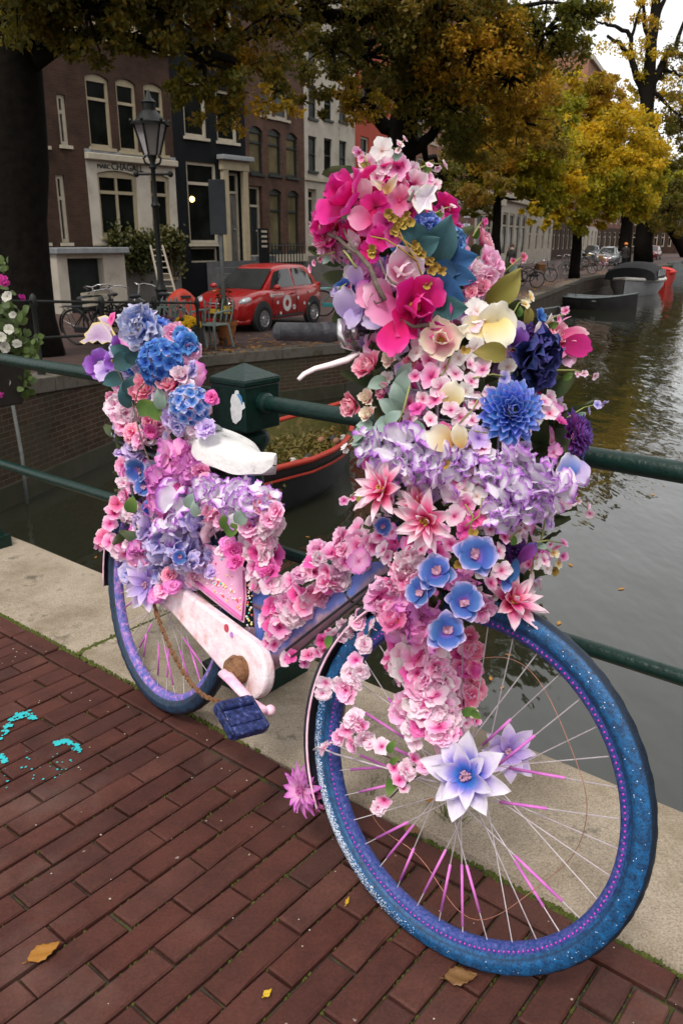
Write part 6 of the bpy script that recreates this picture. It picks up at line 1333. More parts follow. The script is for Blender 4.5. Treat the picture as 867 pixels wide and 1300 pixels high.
# --- flower heads of unit radius, facing +Z
def f_blossom(seed):
    q = random.Random(seed); m = MB(); n = 5; o = q.random()*6
    for i in range(n): m.merge(petal(q.uniform(.9, 1.08), .46, 'round', q.uniform(.15, .4), q.uniform(.25, .55), q.uniform(-.5, .1), .05, 4, 4, seed*9+i, notch=.08), place(.06, o+i*2*math.pi/n+q.uniform(-.12, .12), 0, q.uniform(0, .05)))
    m.merge(centre(.12, 6, seed, .14, 0.)); return m
def f_double(seed):
    q = random.Random(seed); m = MB()
    for ly, (n, l, e, s) in enumerate(((6, 1.05, .1, .56), (5, .85, .6, .52), (3, .55, 1.05, .4))):
        o = q.random()*6
        for i in range(n): m.merge(petal(l*q.uniform(.85, 1.12), s, 'round', q.uniform(.1, .5), e+q.uniform(-.2, .2), q.uniform(-.6, .3), .10, 5, 4, seed*31+ly*7+i), place(.05, o+i*2*math.pi/n+q.uniform(-.25, .25), 0, ly*.03))
    return m
def f_hydrangea(seed):
    q = random.Random(seed); m = MB(); N = 20
    for i in range(N):
        zf = 1-(i+.5)/N*1.05; rr = math.sqrt(max(0, 1-zf*zf)); az = i*2.39996+q.uniform(-.3, .3)
        d = np.array([rr*math.cos(az), rr*math.sin(az), zf]); c = d*.45*np.array([1, 1, .75]); tilt = nrm(d+np.array([q.gauss(0, .45), q.gauss(0, .45), q.gauss(0, .3)]))
        B = basis(c, tilt, q.random()*6.28, q.uniform(.70, .98)); m.merge(petal(1.0, .56, 'round', q.uniform(-.2, .5), q.uniform(.3, 1.1), q.uniform(-1.1, .2), .11, 6, 5, seed*53+i), B)
    return m
def f_mophead(seed):
    q = random.Random(seed); m = MB(); N = 24
    for i in range(N):
        zf = 1-(i+.5)/N*1.0; rr = math.sqrt(max(0, 1-zf*zf)); az = i*2.39996
        d = np.array([rr*math.cos(az), rr*math.sin(az), zf]); c = d*np.array([.74, .74, .6]); o = q.random()*6
        B = basis(c, nrm(d+np.array([q.gauss(0, .2), q.gauss(0, .2), 0])), q.random()*6, .30)
        for k in range(4): m.merge(petal(1., .5, 'round', .2, q.uniform(.0, .35), q.uniform(-.3, .2), .07, 3, 4, seed*5+i*4+k), B@place(.05, o+k*math.pi/2))
        m.merge(MB().ball((0, 0, .1), .12, 5, 3), B)
    return m
def f_dahlia(seed):
    q = random.Random(seed); m = MB()
    for ly in range(7):
        n = (15, 15, 14, 12, 10, 7, 4)[ly]; e = -.15+ly*.24; l = 1.-.09*ly; o = q.random()*6
        for i in range(n): m.merge(petal(l*.72*q.uniform(.9, 1.08), .15, 'spoon', .75, e+q.uniform(-.1, .1), .35, 0., 4, 4, seed*77+ly*20+i), place(.30*(1-ly/9), o+i*2*math.pi/n+q.uniform(-.1, .1), 0, ly*.05))
    return m
def f_peony(seed):
    q = random.Random(seed); m = MB()
    for ly, (n, l, e, w) in enumerate(((8, 1., .05, .40), (8, .92, .45, .38), (7, .78, .8, .36), (6, .6, 1.1, .3), (4, .4, 1.35, .22))):
        o = q.random()*6
        for i in range(n): m.merge(petal(l*q.uniform(.88, 1.1), w, 'round', q.uniform(.1, .5), e+q.uniform(-.15, .15), q.uniform(-.3, .7), .12, 5, 5, seed*91+ly*11+i), place(.08, o+i*2*math.pi/n+q.uniform(-.2, .2), 0, ly*.03))
    return m
def f_rose(seed):
    q = random.Random(seed); m = MB(); N = 17
    for i in range(N):
        f = i/N; l = .55+.62*f; e = 1.55-.75*f; w = .34+.24*f
        m.merge(petal(l*q.uniform(.92, 1.05), w, 'round', .55, e, .45-1.1*f*f, .05, 5, 4, seed*13+i), place(.06+.34*f, i*2.39996, 0, .05-.3*f))
    return m
def f_aster(seed):
    q = random.Random(seed); m = MB()
    for ly, (n, l, e) in enumerate(((15, 1., .0), (13, .88, .35), (9, .66, .75))):
        o = q.random()*6
        for i in range(n): m.merge(petal(l*q.uniform(.88, 1.08), .14, 'oval', .4, e+q.uniform(-.15, .15), q.uniform(-.6, .1), .02, 5, 2, seed*17+ly*20+i), place(.12, o+i*2*math.pi/n+q.uniform(-.08, .08), 0, ly*.03))
    m.merge(centre(.16, 12, seed, .14, 0.)); return m
def f_floret(seed):
    q = random.Random(seed); m = MB(); o = q.random()*6
    for i in range(4): m.merge(petal(1., .55, 'round', .2, q.uniform(.1, .4), q.uniform(-.4, .2), .08, 5, 4, seed*9+i), place(.05, o+i*math.pi/2+q.uniform(-.1, .1)))
    m.merge(centre(.11, 5, seed, .1)); return m
JOIN = {'blossom': f_blossom, 'double_blossom': f_double, 'hydrangea': f_hydrangea, 'mophead_hydrangea': f_mophead, 'dahlia': f_dahlia, 'peony': f_peony, 'rose': f_rose, 'aster': f_aster, 'floret': f_floret}
_hm = {}; _raw = {}
def head(kind, var, M_):
    k = (kind, var, M_.name)
    if k not in _hm:
        if (kind, var) not in _raw: _raw[(kind, var)] = JOIN[kind](var*3+11)
        _hm[k] = _raw[(kind, var)].mesh(kind, M_, smooth=True)
    return _hm[k]
pm = petal_mat
PM = {
 'pink': pm('pink_petal', [(0, (.55, .02, .18)), (.2, (.84, .14, .42)), (.5, (.94, .38, .66)), (1, (.97, .68, .84))]),
 'palepink': pm('pale_pink_petal', [(0, (.66, .06, .26)), (.18, (.90, .36, .58)), (.45, (.95, .66, .79)), (1, (.97, .84, .89))]),
 'white': pm('white_petal', [(0, (.80, .55, .50)), (.3, (.90, .82, .82)), (1, (.93, .90, .88))]),
 'hotpink': pm('hot_pink_petal', [(0, (.48, .01, .16)), (.4, (.86, .09, .42)), (1, (.93, .25, .58))]),
 'magenta': pm('magenta_petal', [(0, (.30, .003, .06)), (.35, (.68, .008, .19)), (.75, (.80, .02, .30)), (1, (.84, .10, .42))], rand=.22),
 'lightmag': pm('light_magenta_petal', [(0, (.75, .05, .25)), (.4, (.84, .20, .45)), (1, (.90, .42, .62))]),
 'deepmag': pm('deep_magenta_petal', [(0, (.2, .002, .05)), (.5, (.42, .006, .14)), (1, (.55, .02, .22))]),
 'hyd': pm('white_violet_petal', [(0, (.60, .30, .70)), (.18, (.90, .84, .94)), (.66, (.94, .90, .96)), (.82, (.74, .46, .86)), (1, (.50, .14, .68))]),
 'hydpink': pm('pink_violet_petal', [(0, (.8, .20, .52)), (.3, (.92, .50, .76)), (.7, (.90, .36, .74)), (1, (.72, .16, .62))]),
 'lav': pm('lavender_petal', [(0, (.25, .12, .50)), (.35, (.52, .38, .74)), (1, (.74, .62, .86))]),
 'lavblue': pm('lavender_blue_petal', [(0, (.10, .14, .50)), (.3, (.36, .36, .76)), (.7, (.62, .54, .84)), (1, (.76, .66, .86))]),
 'blue': pm('blue_petal', [(0, (.012, .04, .26)), (.4, (.035, .13, .52)), (.8, (.10, .28, .70)), (1, (.30, .45, .80))], rand=.25),
 'blueviolet': pm('blue_violet_petal', [(0, (.012, .03, .20)), (.35, (.03, .12, .46)), (.68, (.07, .24, .66)), (.88, (.22, .26, .66)), (1, (.34, .50, .84))], rand=.25),
 'bluewhite': pm('blue_white_petal', [(0, (.03, .10, .45)), (.4, (.10, .24, .68)), (.75, (.45, .50, .82)), (1, (.78, .74, .88))]),
 'navy': pm('navy_petal', [(0, (.006, .006, .03)), (.5, (.007, .010, .05)), (.8, (.016, .03, .15)), (1, (.07, .06, .25))], rand=.3, trans=.1),
 'darkviolet': pm('dark_violet_petal', [(0, (.05, .01, .08)), (.4, (.16, .02, .18)), (.75, (.26, .05, .30)), (1, (.10, .09, .36))], rand=.3),
 'orchid': pm('blue_orchid_petal', [(0, (.42, .03, .28)), (.16, (.14, .12, .50)), (.34, (.05, .12, .42)), (.70, (.09, .20, .52)), (.86, (.40, .36, .70)), (1, (.74, .66, .86))], rand=.2, speck=(260, .12, (.6, .68, .85))),
 'lotus': pm('pink_lotus_petal', [(0, (.55, .008, .09)), (.25, (.80, .06, .24)), (.5, (.93, .36, .54)), (.78, (.97, .78, .84)), (1, (.97, .74, .84))]),
 'star': pm('white_blue_star_petal', [(0, (.04, .08, .45)), (.22, (.06, .22, .66)), (.42, (.36, .30, .72)), (.62, (.78, .70, .88)), (1, (.92, .88, .93))]),
 'lavstar': pm('lavender_star_petal', [(0, (.22, .10, .45)), (.35, (.46, .33, .72)), (.7, (.66, .52, .82)), (1, (.84, .76, .90))]),
 'cream': pm('cream_petal', [(0, (.75, .38, .10)), (.35, (.88, .68, .30)), (.7, (.93, .85, .62)), (1, (.94, .90, .80))]),
 'creampink': pm('cream_pink_petal', [(0, (.75, .12, .28)), (.35, (.88, .45, .50)), (.7, (.92, .78, .62)), (1, (.93, .87, .72))]),
 'rosepink': pm('rose_pink_petal', [(0, (.55, .03, .14)), (.5, (.86, .17, .36)), (.85, (.93, .42, .55)), (1, (.95, .66, .72))]),
 'pansy': pm('pansy_petal', [(0, (.6, .4, .05)), (.15, (.08, .03, .20)), (.5, (.22, .05, .38)), (1, (.35, .18, .62))]),
 'teal': pm('teal_leaf', [(0, (.03, .07, .07)), (.5, (.022, .075, .085)), (1, (.05, .13, .14))], trans=.1),
 'blueleaf': pm('blue_leaf', [(0, (.012, .04, .10)), (.5, (.015, .06, .17)), (1, (.03, .12, .28))], trans=.1),
 'olive': pm('olive_leaf', [(0, (.20, .17, .03)), (.5, (.26, .23, .05)), (1, (.34, .28, .08))], trans=.25),
 'gum': pm('grey_green_leaf', [(0, (.20, .28, .20)), (.5, (.26, .36, .30)), (1, (.38, .48, .42))], trans=.2),
 'green': pm('green_leaf', [(0, (.06, .12, .02)), (.5, (.09, .17, .03)), (1, (.18, .26, .06))], trans=.25),
 'gold': pm('gold_catkin', [(0, (.22, .12, .02)), (1, (.36, .23, .045))], trans=.1),
 'butter': pm('butterfly_white_wing', [(0, (.62, .48, .58)), (.6, (.78, .72, .78)), (.85, (.85, .80, .78)), (1, (.86, .80, .70))], trans=.3),
 'buttery': pm('butterfly_lilac_wing', [(0, (.50, .30, .50)), (.5, (.62, .46, .64)), (.8, (.70, .58, .68)), (1, (.82, .66, .22))], trans=.3),
}
M_stamen = mat('yellow_stamen', (.62, .42, .08), (.45, .22, .05), 80, .7)
M_stamen_d = mat('dark_stamen', (.30, .10, .18), (.55, .35, .45), 120, .6)
M_twig = mat('brown_twig', (.10, .075, .06), (.17, .13, .11), 60, .8, bmp=.5)
M_gstem = mat('green_stem', (.20, .22, .06), (.30, .30, .10), 40, .6)
AX = [(180, 497, 40, 1.66), (250, 485, 78, 1.64), (330, 520, 110, 1.61), (420, 560, 135, 1.57), (500, 590, 145, 1.51), (600, 600, 155, 1.46), (700, 590, 125, 1.41), (800, 555, 75, 1.36), (900, 555, 75, 1.34)]
def front_y(px, py):
    ys = [a[0] for a in AX]; cx, hw, yc = (float(np.interp(py, ys, [a[i] for a in AX])) for i in (1, 2, 3))
    k = min(1, abs(px-cx)/hw); return yc-.15*math.sqrt(max(0, 1-k*k)), cx, hw, yc
def fpos(px, py, dy=0.):
    y, cx, hw, yc = front_y(px, py); p = at_y(px, py, y+dy)
    out = nrm(nrm(EYE-p)*1.0+np.array([(px-cx)/hw*.75, 0, .15])); return p, out
def bpos(px, py, o): 
    p = pb(px, py, o); return p, nrm(nrm(EYE-p)*1.0+BN*.35+np.array([0, 0, .15]))
def wpos(px, py, o):
    p = pf(px, py, o); return p, nrm(nrm(EYE-p)+FN*.5)
nblo = [0]; extra = {}
q = random.Random(77)
def fl(kind, px, py, r, mk, zone='F', d=0., tilt=(0, 0, 0), jit=.25):
    p, n = fpos(px, py, d) if zone == 'F' else (bpos(px, py, d) if zone == 'B' else wpos(px, py, d))
    return put(kind, p, n, r, mk, tilt, jit)
def put(kind, p, n, r, mk, tilt=(0, 0, 0), jit=.25):
    dep = proj(p)[2]; rm = r*dep/FPX; n = nrm(n+np.asarray(tilt, float)+np.array([q.gauss(0, jit), q.gauss(0, jit), q.gauss(0, jit)]))
    if kind in JOIN:
        small = kind in ('blossom', 'double_blossom', 'floret')
        var = q.randrange(5 if small else 3); Mx = basis(p, n, q.random()*6.28, [rm*q.uniform(.82, 1.15), rm*q.uniform(.82, 1.15), rm*q.uniform(.7, 1.25)] if small else rm)
        nm = {'double_blossom': 'blossom', 'floret': 'blossom', 'mophead_hydrangea': 'hydrangea'}.get(kind, kind)
        if small:
            nblo[0] += 1
            if nblo[0] > 295:
                if (kind, var) not in _raw: _raw[(kind, var)] = JOIN[kind](var*3+11)
                extra.setdefault(mk, MB()).merge(_raw[(kind, var)], Mx); return None
        return inst(nm, head(kind, var, PM[mk]), bike, Mx)
    return SPLIT[kind](p, n, rm, mk)
_pmesh = {}
def pmesh(key, M_, **kw):
    k = (key, M_.name, kw.get('seed', 0))
    if k not in _pmesh: _pmesh[k] = petal(**kw).mesh('petal', M_, smooth=True)
    return _pmesh[k]
def flower_with_petals(name, p, n, rm, layers, M_, cen=None, roll=None):
    """layers: (count, length, elevation, petal kwargs); each petal is its own piece"""
    B = basis(p, n, q.random()*6.28 if roll is None else roll, rm)
    c = (cen or centre(.14, 12, 3, .12)); cm = c.mesh(name, M_stamen if cen is None else M_stamen_d, smooth=True)
    o = inst(name, cm, bike, B); inv = Matrix(o.matrix_basis).inverted()
    for ly, (cnt, l, e, kw) in enumerate(layers):
        off = ly*math.pi/max(cnt, 1)+q.uniform(-.1, .1)
        for i in range(cnt):
            me = pmesh(name+str(ly), M_, seed=i % 3, **kw); pc = bpy.data.objects.new('petal', me); COL.objects.link(pc); pc.parent = o
            pc.matrix_basis = place(.08, off+i*2*math.pi/cnt+q.uniform(-.12, .12), e+q.uniform(-.12, .12), ly*.04, l*q.uniform(.9, 1.1), q.uniform(-.2, .2))
    return o
SPLIT = {
 'magnolia': lambda p, n, r, mk: flower_with_petals('magnolia', p, n, r, [(4, 1., .1, dict(L=1., Wd=.52, shape='round', cup=.3, e0=.15, bend=.55, wave=.05, nl=7, nw=5)), (3, .8, .7, dict(L=1., Wd=.5, shape='round', cup=.45, e0=.35, bend=.5, wave=.05, nl=7, nw=5))], PM[mk]),
 'lotus': lambda p, n, r, mk: flower_with_petals('lotus', p, n, r, [(8, 1., .0, dict(L=1., Wd=.21, shape='point', cup=.5, e0=.05, bend=.25, nl=7, nw=4)), (7, .88, .4, dict(L=1., Wd=.20, shape='point', cup=.5, e0=.1, bend=.3, nl=7, nw=4)), (5, .6, .8, dict(L=1., Wd=.17, shape='point', cup=.6, e0=.1, bend=.3, nl=6, nw=4))], PM[mk]),
 'star_lily': lambda p, n, r, mk: flower_with_petals('star_lily', p, n, r, [(8, 1., .0, dict(L=1., Wd=.29, shape='point', cup=.4, e0=.05, bend=.15, nl=7, nw=4)), (6, .8, .35, dict(L=1., Wd=.26, shape='point', cup=.45, e0=.1, bend=.2, nl=7, nw=4))], PM[mk], cen=centre(.13, 26, 5, .1)),
 'orchid': lambda p, n, r, mk: flower_with_petals('orchid', p, n, r, [(3, .98, .1, dict(L=1., Wd=.46, shape='oval', cup=.3, e0=.25, bend=-.2, wave=.03, nl=7, nw=6)), (3, .95, .35, dict(L=1., Wd=.58, shape='round', cup=.35, e0=.35, bend=-.35, wave=.03, nl=7, nw=6))], PM[mk], cen=MB().merge(petal(.5, .2, 'spoon', .8, .9, -.3), rotz(1.2)).merge(petal(.45, .16, 'spoon', .8, 1.0, -.2), rotz(2.6)).ball((0, 0, .1), .12, 7, 5)),
}
def leaf(px, py, r, mk, zone='F', d=.0, az=0., wd=.34, bend=-.3, shape='point', el=.35):
    p, n = fpos(px, py, d) if zone == 'F' else (bpos(px, py, d) if zone == 'B' else wpos(px, py, d))
    rm = 2*r*proj(p)[2]/FPX
    # local x runs in picture direction az (0 = right, 90 = up)
    fw = nrm(EYE-p); rt = np.array([1., 0, 0]); up = nrm(np.cross(fw, rt)); up = up if up[2] > 0 else -up
    x = nrm(rt*math.cos(R(az))+up*math.sin(R(az))+fw*.12); z = nrm(n-x*np.dot(n, x)); y = np.cross(z, x)
    M = np.eye(4); M[:3, 0] = x*rm; M[:3, 1] = y*rm; M[:3, 2] = z*rm; M[:3, 3] = p-x*rm*.5
    kw = dict(L=1., Wd=wd, shape=shape, cup=.3, e0=el, bend=bend-.35, wave=.02, nl=8, nw=4)
    k = ('leaf', mk, wd, shape, bend, el)
    if k not in _pmesh: _pmesh[k] = petal(seed=3, **kw).mesh('leaf', PM[mk], smooth=True)
    return inst('leaf', _pmesh[k], bike, Matrix(M.tolist()))
def lone(px, py, r, mk, az, zone='F', d=-.01, wd=.45, bend=.1, shape='round'):
    o = leaf(px, py, r, mk, zone, d, az, wd, bend, shape); o.name = 'petal'; return o
# ---- tall bouquet over the front basket
for x, y, r, k in [(485, 191, 15, 'white'), (467, 207, 13, 'palepink'), (487, 212, 13, 'palepink'), (505, 213, 17, 'pink'), (523, 216, 14, 'palepink'), (526, 232, 17, 'palepink'), (540, 226, 12, 'pink'), (550, 235, 10, 'palepink'), (508, 232, 12, 'pink'), (478, 226, 12, 'palepink'), (462, 222, 11, 'pink')]:
    fl('blossom', x, y, r, k, d=.0)
fl('magnolia', 446, 258, 50, 'magenta', tilt=(-.25, 0, 0)); fl('magnolia', 487, 240, 40, 'magenta', d=.03); fl('magnolia', 426, 288, 38, 'magenta', d=.03, tilt=(-.4, 0, -.2)); fl('magnolia', 517, 262, 32, 'deepmag', d=.03)
fl('magnolia', 462, 300, 30, 'magenta', d=.03)
for x, y, r, k in [(507, 255, 20, 'lightmag'), (477, 262, 22, 'magenta'), (491, 283, 18, 'hotpink'), (482, 303, 19, 'magenta'), (497, 300, 14, 'hotpink'), (466, 288, 13, 'hotpink'), (512, 281, 12, 'lightmag'), (470, 320, 14, 'magenta')]: fl('floret', x, y, r, k, d=-.025)
lone(455, 278, 17, 'lightmag', 175, d=-.045); lone(497, 233, 16, 'cream', 60, wd=.2, shape='point'); lone(482, 236, 16, 'cream', 150, wd=.18, shape='point'); lone(461, 238, 15, 'palepink', 110)
fl('aster', 414, 302, 30, 'rosepink', tilt=(-.5, 0, -.5)); fl('aster', 420, 312, 24, 'pink', d=.02, tilt=(-.3, 0, -.6))
fl('rose', 453, 311, 11, 'palepink', d=-.02); lone(449, 300, 13, 'palepink', 120, shape='point', wd=.3)
for x, y, r, az in [(524, 301, 29, 125), (558, 304, 34, 65), (540, 313, 22, 30), (569, 393, 26, 5), (545, 410, 18, 200)]: leaf(x, y, r, 'teal', az=az, d=-.03, wd=.33)
for x, y, r, az in [(578, 332, 30, 15), (563, 369, 32, -25), (585, 352, 22, -10), (556, 345, 22, 190)]: leaf(x, y, r, 'blueleaf', az=az, d=-.015, wd=.3)
fl('peony', 540, 294, 24, 'blueviolet', d=-.01); fl('peony', 571, 308, 24, 'blue', d=.0, tilt=(.3, 0, .2)); fl('blossom', 584, 313, 9, 'white')
fl('magnolia', 505, 346, 34, 'palepink', d=-.02); fl('magnolia', 523, 390, 50, 'magenta', d=-.03); lone(503, 431, 26, 'magenta', -98, d=-.05, wd=.42); lone(485, 396, 26, 'lightmag', 190, d=-.03, wd=.42); lone(548, 414, 22, 'deepmag', -5, d=-.03, wd=.14, shape='point')
lone(478, 372, 22, 'pink', 150, d=-.01); lone(466, 380, 18, 'lightmag', 200)
for x, y, r, az, k in [(454, 348, 16, 95, 'lav'), (446, 385, 26, 100, 'lav'), (452, 404, 18, 250, 'lav'), (463, 368, 14, 60, 'hydpink'), (474, 409, 18, 200, 'lavblue')]: lone(x, y, r, k, az, d=-.0, wd=.36)
fl('peony', 461, 345, 20, 'darkviolet', d=.06); fl('hydrangea', 478, 350, 30, 'hydpink', d=.06); fl('hydrangea', 470, 400, 30, 'lav', d=.05)
for x, y, r, k in [(613, 309, 15, 'rosepink'), (620, 333, 17, 'pink'), (603, 344, 15, 'palepink'), (609, 366, 12, 'rosepink')]: fl('rose', x, y, r, k, tilt=(.2, 0, .5))
for x, y, r, k in [(631, 341, 13, 'pink'), (618, 352, 15, 'pink'), (595, 361, 11, 'hotpink'), (588, 338, 11, 'pink'), (578, 375, 11, 'hotpink'), (598, 372, 10, 'rosepink')]: fl('double_blossom', x, y, r, k, d=-.01)
leaf(641, 363, 30, 'olive', az=48, d=-.04, wd=.3); leaf(620, 448, 22, 'olive', az=178, d=-.03, wd=.3); leaf(633, 398, 17, 'olive', az=115, d=-.03, wd=.25); leaf(668, 399, 14, 'olive', az=95, wd=.3)
for x, y, r, az in [(625, 408, 31, 70), (628, 424, 26, -70), (600, 418, 20, 200)]: lone(x, y, r, 'cream', az, d=-.01, wd=.42)
fl('magnolia', 560, 432, 33, 'creampink', d=-.03); lone(545, 420, 20, 'cream', 140, wd=.24, shape='point'); lone(580, 424, 20, 'cream', 40, wd=.24, shape='point'); lone(575, 500, 20, 'cream', 80, wd=.4); lone(556, 556, 22, 'cream', 160, d=-.03, wd=.4); lone(583, 552, 18, 'cream', 100, d=-.03, wd=.3)
for x, y, r, k in [(604, 396, 18, 'white'), (598, 412, 15, 'palepink'), (602, 442, 15, 'white'), (613, 470, 18, 'palepink'), (596, 463, 12, 'palepink'), (536, 441, 14, 'palepink'), (529, 448, 11, 'white'), (548, 478, 17, 'pink'), (560, 492, 18, 'palepink'), (553, 508, 14, 'pink'), (572, 521, 15, 'palepink'), (584, 530, 14, 'palepink'), (537, 506, 13, 'palepink'), (607, 556, 18, 'lav'), (612, 570, 15, 'palepink'), (590, 497, 14, 'white'), (598, 484, 12, 'palepink'), (620, 498, 11, 'palepink'), (565, 466, 13, 'palepink'), (582, 455, 13, 'white'), (578, 475, 12, 'palepink'), (690, 510, 10, 'palepink'), (697, 525, 12, 'palepink'), (640, 480, 10, 'lavblue'), (604, 510, 13, 'palepink'), (545, 458, 12, 'pink'), (527, 478, 10, 'pink'), (530, 520, 12, 'hotpink'), (546, 534, 12, 'palepink'), (563, 545, 11, 'hotpink'), (599, 534, 12, 'palepink')]: fl('blossom', x, y, r, k, d=-.015)
fl('peony', 674, 455, 45, 'navy', d=-.02); fl('peony', 668, 434, 26, 'darkviolet', d=.03); lone(649, 421, 17, 'lav', 110); lone(655, 428, 15, 'pansy', 80)
fl('rose', 700, 430, 23, 'rosepink', tilt=(.5, 0, .4)); lone(728, 425, 19, 'rosepink', 2, wd=.25); lone(731, 442, 20, 'deepmag', -15, wd=.4); lone(715, 455, 15, 'pink', -70); lone(693, 410, 14, 'white', 80, wd=.3, shape='point'); lone(682, 420, 13, 'palepink', 100); fl('blossom', 683, 402, 11, 'blue')
fl('dahlia', 648, 524, 44, 'blueviolet', d=-.03, jit=.08); fl('dahlia', 728, 552, 33, 'darkviolet', d=.0, tilt=(.75, 0, .1), jit=.05)
fl('rose', 469, 466, 20, 'rosepink', tilt=(-.3, 0, .4)); fl('rose', 448, 514, 17, 'rosepink', tilt=(-.5, 0, 0)); fl('rose', 466, 506, 11, 'creampink'); fl('rose', 468, 526, 11, 'creampink'); fl('rose', 522, 458, 10, 'rosepink'); fl('rose', 494, 455, 10, 'creampink'); fl('rose', 486, 497, 11, 'rosepink')
for x, y, r, az in [(505, 500, 17, 110), (494, 515, 17, 150), (513, 486, 18, 80), (487, 541, 17, 200), (532, 552, 18, -60), (478, 488, 14, 200), (515, 472, 14, 60), (500, 530, 13, 40), (456, 553, 12, 240), (462, 540, 11, 180), (470, 552, 12, 215), (455, 565, 10, 250)]: leaf(x, y, r, 'gum', az=az, d=-.01, wd=.34)
for x, y, r in [(478, 567, 30), (513, 572, 36), (497, 598, 28), (549, 580, 34), (560, 604, 32), (530, 600, 28), (585, 586, 24)]: fl('hydrangea', x, y, r, 'hyd', d=-.01)
fl('lotus', 486, 622, 42, 'lotus', d=-.06, tilt=(-.45, 0, -.1)); fl('lotus', 541, 660, 44, 'lotus', d=-.06, tilt=(-.1, 0, -.4)); fl('lotus', 530, 640, 30, 'lotus', d=.0)
for x, y, r, k in [(570, 595, 15, 'pink'), (582, 610, 14, 'pink'), (595, 590, 15, 'pink'), (600, 604, 14, 'palepink'), (575, 628, 15, 'palepink'), (592, 640, 16, 'pink'), (577, 655, 18, 'palepink'), (603, 660, 14, 'hotpink'), (590, 672, 15, 'hotpink'), (615, 655, 12, 'hotpink'), (560, 676, 15, 'pink'), (605, 630, 14, 'white'), (590, 622, 14, 'white'), (622, 672, 11, 'palepink'), (635, 668, 12, 'pink'), (640, 682, 11, 'pink'), (654, 683, 10, 'white'), (572, 690, 14, 'pink'), (590, 690, 12, 'hotpink'), (632, 700, 12, 'palepink'), (636, 724, 14, 'palepink'), (622, 740, 12, 'pink'), (555, 700, 13, 'hotpink'), (719, 636, 12, 'palepink'), (725, 628, 9, 'palepink')]: fl('blossom', x, y, r, k, d=-.01)
for x, y, r in [(645, 588, 36), (640, 620, 34), (672, 610, 34), (696, 617, 34), (648, 648, 30), (688, 640, 26), (665, 640, 26), (630, 650, 22), (622, 600, 24)]: fl('hydrangea', x, y, r, 'hyd', d=-.02)
for x, y, r, az, k in [(716, 592, 20, 95, 'bluewhite'), (728, 600, 20, -60, 'lav'), (735, 610, 12, -50, 'hyd'), (712, 605, 18, -100, 'white')]: lone(x, y, r, k, az, wd=.42)
for x, y, r, tl in [(604, 707, 29, (.1, 0, .2)), (555, 729, 27, (-.1, 0, .2)), (588, 765, 27, (.1, 0, .1)), (566, 803, 27, (0, 0, 0)), (537, 752, 22, (-.4, 0, 0))]: fl('orchid', x, y, r, 'orchid', d=-.05, tilt=tl, jit=.08)
fl('lotus', 650, 764, 44, 'lotus', d=-.02, tilt=(.25, 0, .55), jit=.08)
fl('peony', 652, 702, 20, 'darkviolet', d=.03); lone(650, 725, 18, 'blueleaf', -110, wd=.2); lone(668, 700, 18, 'darkviolet', 50, wd=.25); lone(640, 742, 13, 'orchid', -100, wd=.3)
for x, y, r, k in [(690, 712, 10, 'palepink'), (702, 702, 9, 'cream'), (714, 706, 9, 'pink'), (694, 722, 9, 'white'), (680, 716, 9, 'white'), (708, 716, 8, 'cream'), (703, 725, 7, 'gold')]: fl('blossom', x, y, r, k, d=-.02)
lone(671, 738, 14, 'white', -110, wd=.14, shape='point')
m = MB(); m.tube([fpos(693, 655)[0], fpos(688, 680)[0], fpos(679, 706)[0], fpos(673, 728)[0]], .0018, 6); m.tube([fpos(684, 690)[0], fpos(697, 700)[0]], .0013, 5); obj('stem', m, M_gstem, bike)
# branch, gold sprays, thin stems
def stem(pts, r, M_=M_twig, nm='twig', d=-.05):
    P = [fpos(x, y, d)[0] for x, y in pts]; obj(nm, MB().tube(P, [r*(1-.5*i/len(P)) for i in range(len(P))], 7), M_, bike, smooth=True)
stem([(488, 381), (478, 362), (470, 340), (455, 322), (440, 313), (430, 303), (417, 297)], .0052); stem([(455, 322), (447, 312), (440, 300), (436, 290)], .003); stem([(452, 340), (442, 325), (436, 318)], .0025, M_gstem)
stem([(512, 366), (497, 358), (488, 348), (482, 330)], .0028); stem([(490, 380), (478, 385), (470, 378), (473, 372)], .002)
stem([(545, 412), (525, 415), (512, 408), (505, 405)], .004)
stem([(538, 358), (528, 330), (512, 305), (503, 285)], .0018, MATS['gold_catkin'], 'gold_spray'); stem([(530, 333), (512, 318), (490, 304), (470, 300)], .0018, MATS['gold_catkin'], 'gold_spray'); stem([(505, 300), (530, 318), (548, 333), (560, 340)], .0018, MATS['gold_catkin'], 'gold_spray')
for x, y in [(493, 272), (498, 278), (515, 275), (520, 283), (503, 290), (526, 312), (529, 318), (473, 317), (474, 323), (501, 295), (545, 333), (552, 340), (560, 345), (538, 355), (542, 362), (547, 345), (534, 324), (512, 286), (507, 281), (590, 445), (566, 590), (600, 677), (582, 718)]:
    p, n = fpos(x, y, -.045); m = MB()
    for i in range(4): m.merge(petal(.011, .0032, 'oval', .4, .5, .3, 0, 4, 2, i), basis(p, n)@rotz(i*1.6+q.random()))
    obj('gold_catkin', m, PM['gold'], bike, smooth=True)
for a in [((600, 480), (625, 475), (640, 478)), ((560, 540), (590, 545), (630, 552)), ((575, 445), (565, 470), (550, 490)), ((610, 500), (600, 520), (580, 540)), ((590, 640), (600, 655), (596, 670)), ((612, 632), (608, 655), (590, 668)), ((520, 490), (512, 520), (505, 540))]: stem(a, .0016, M_gstem, 'stem', -.02)
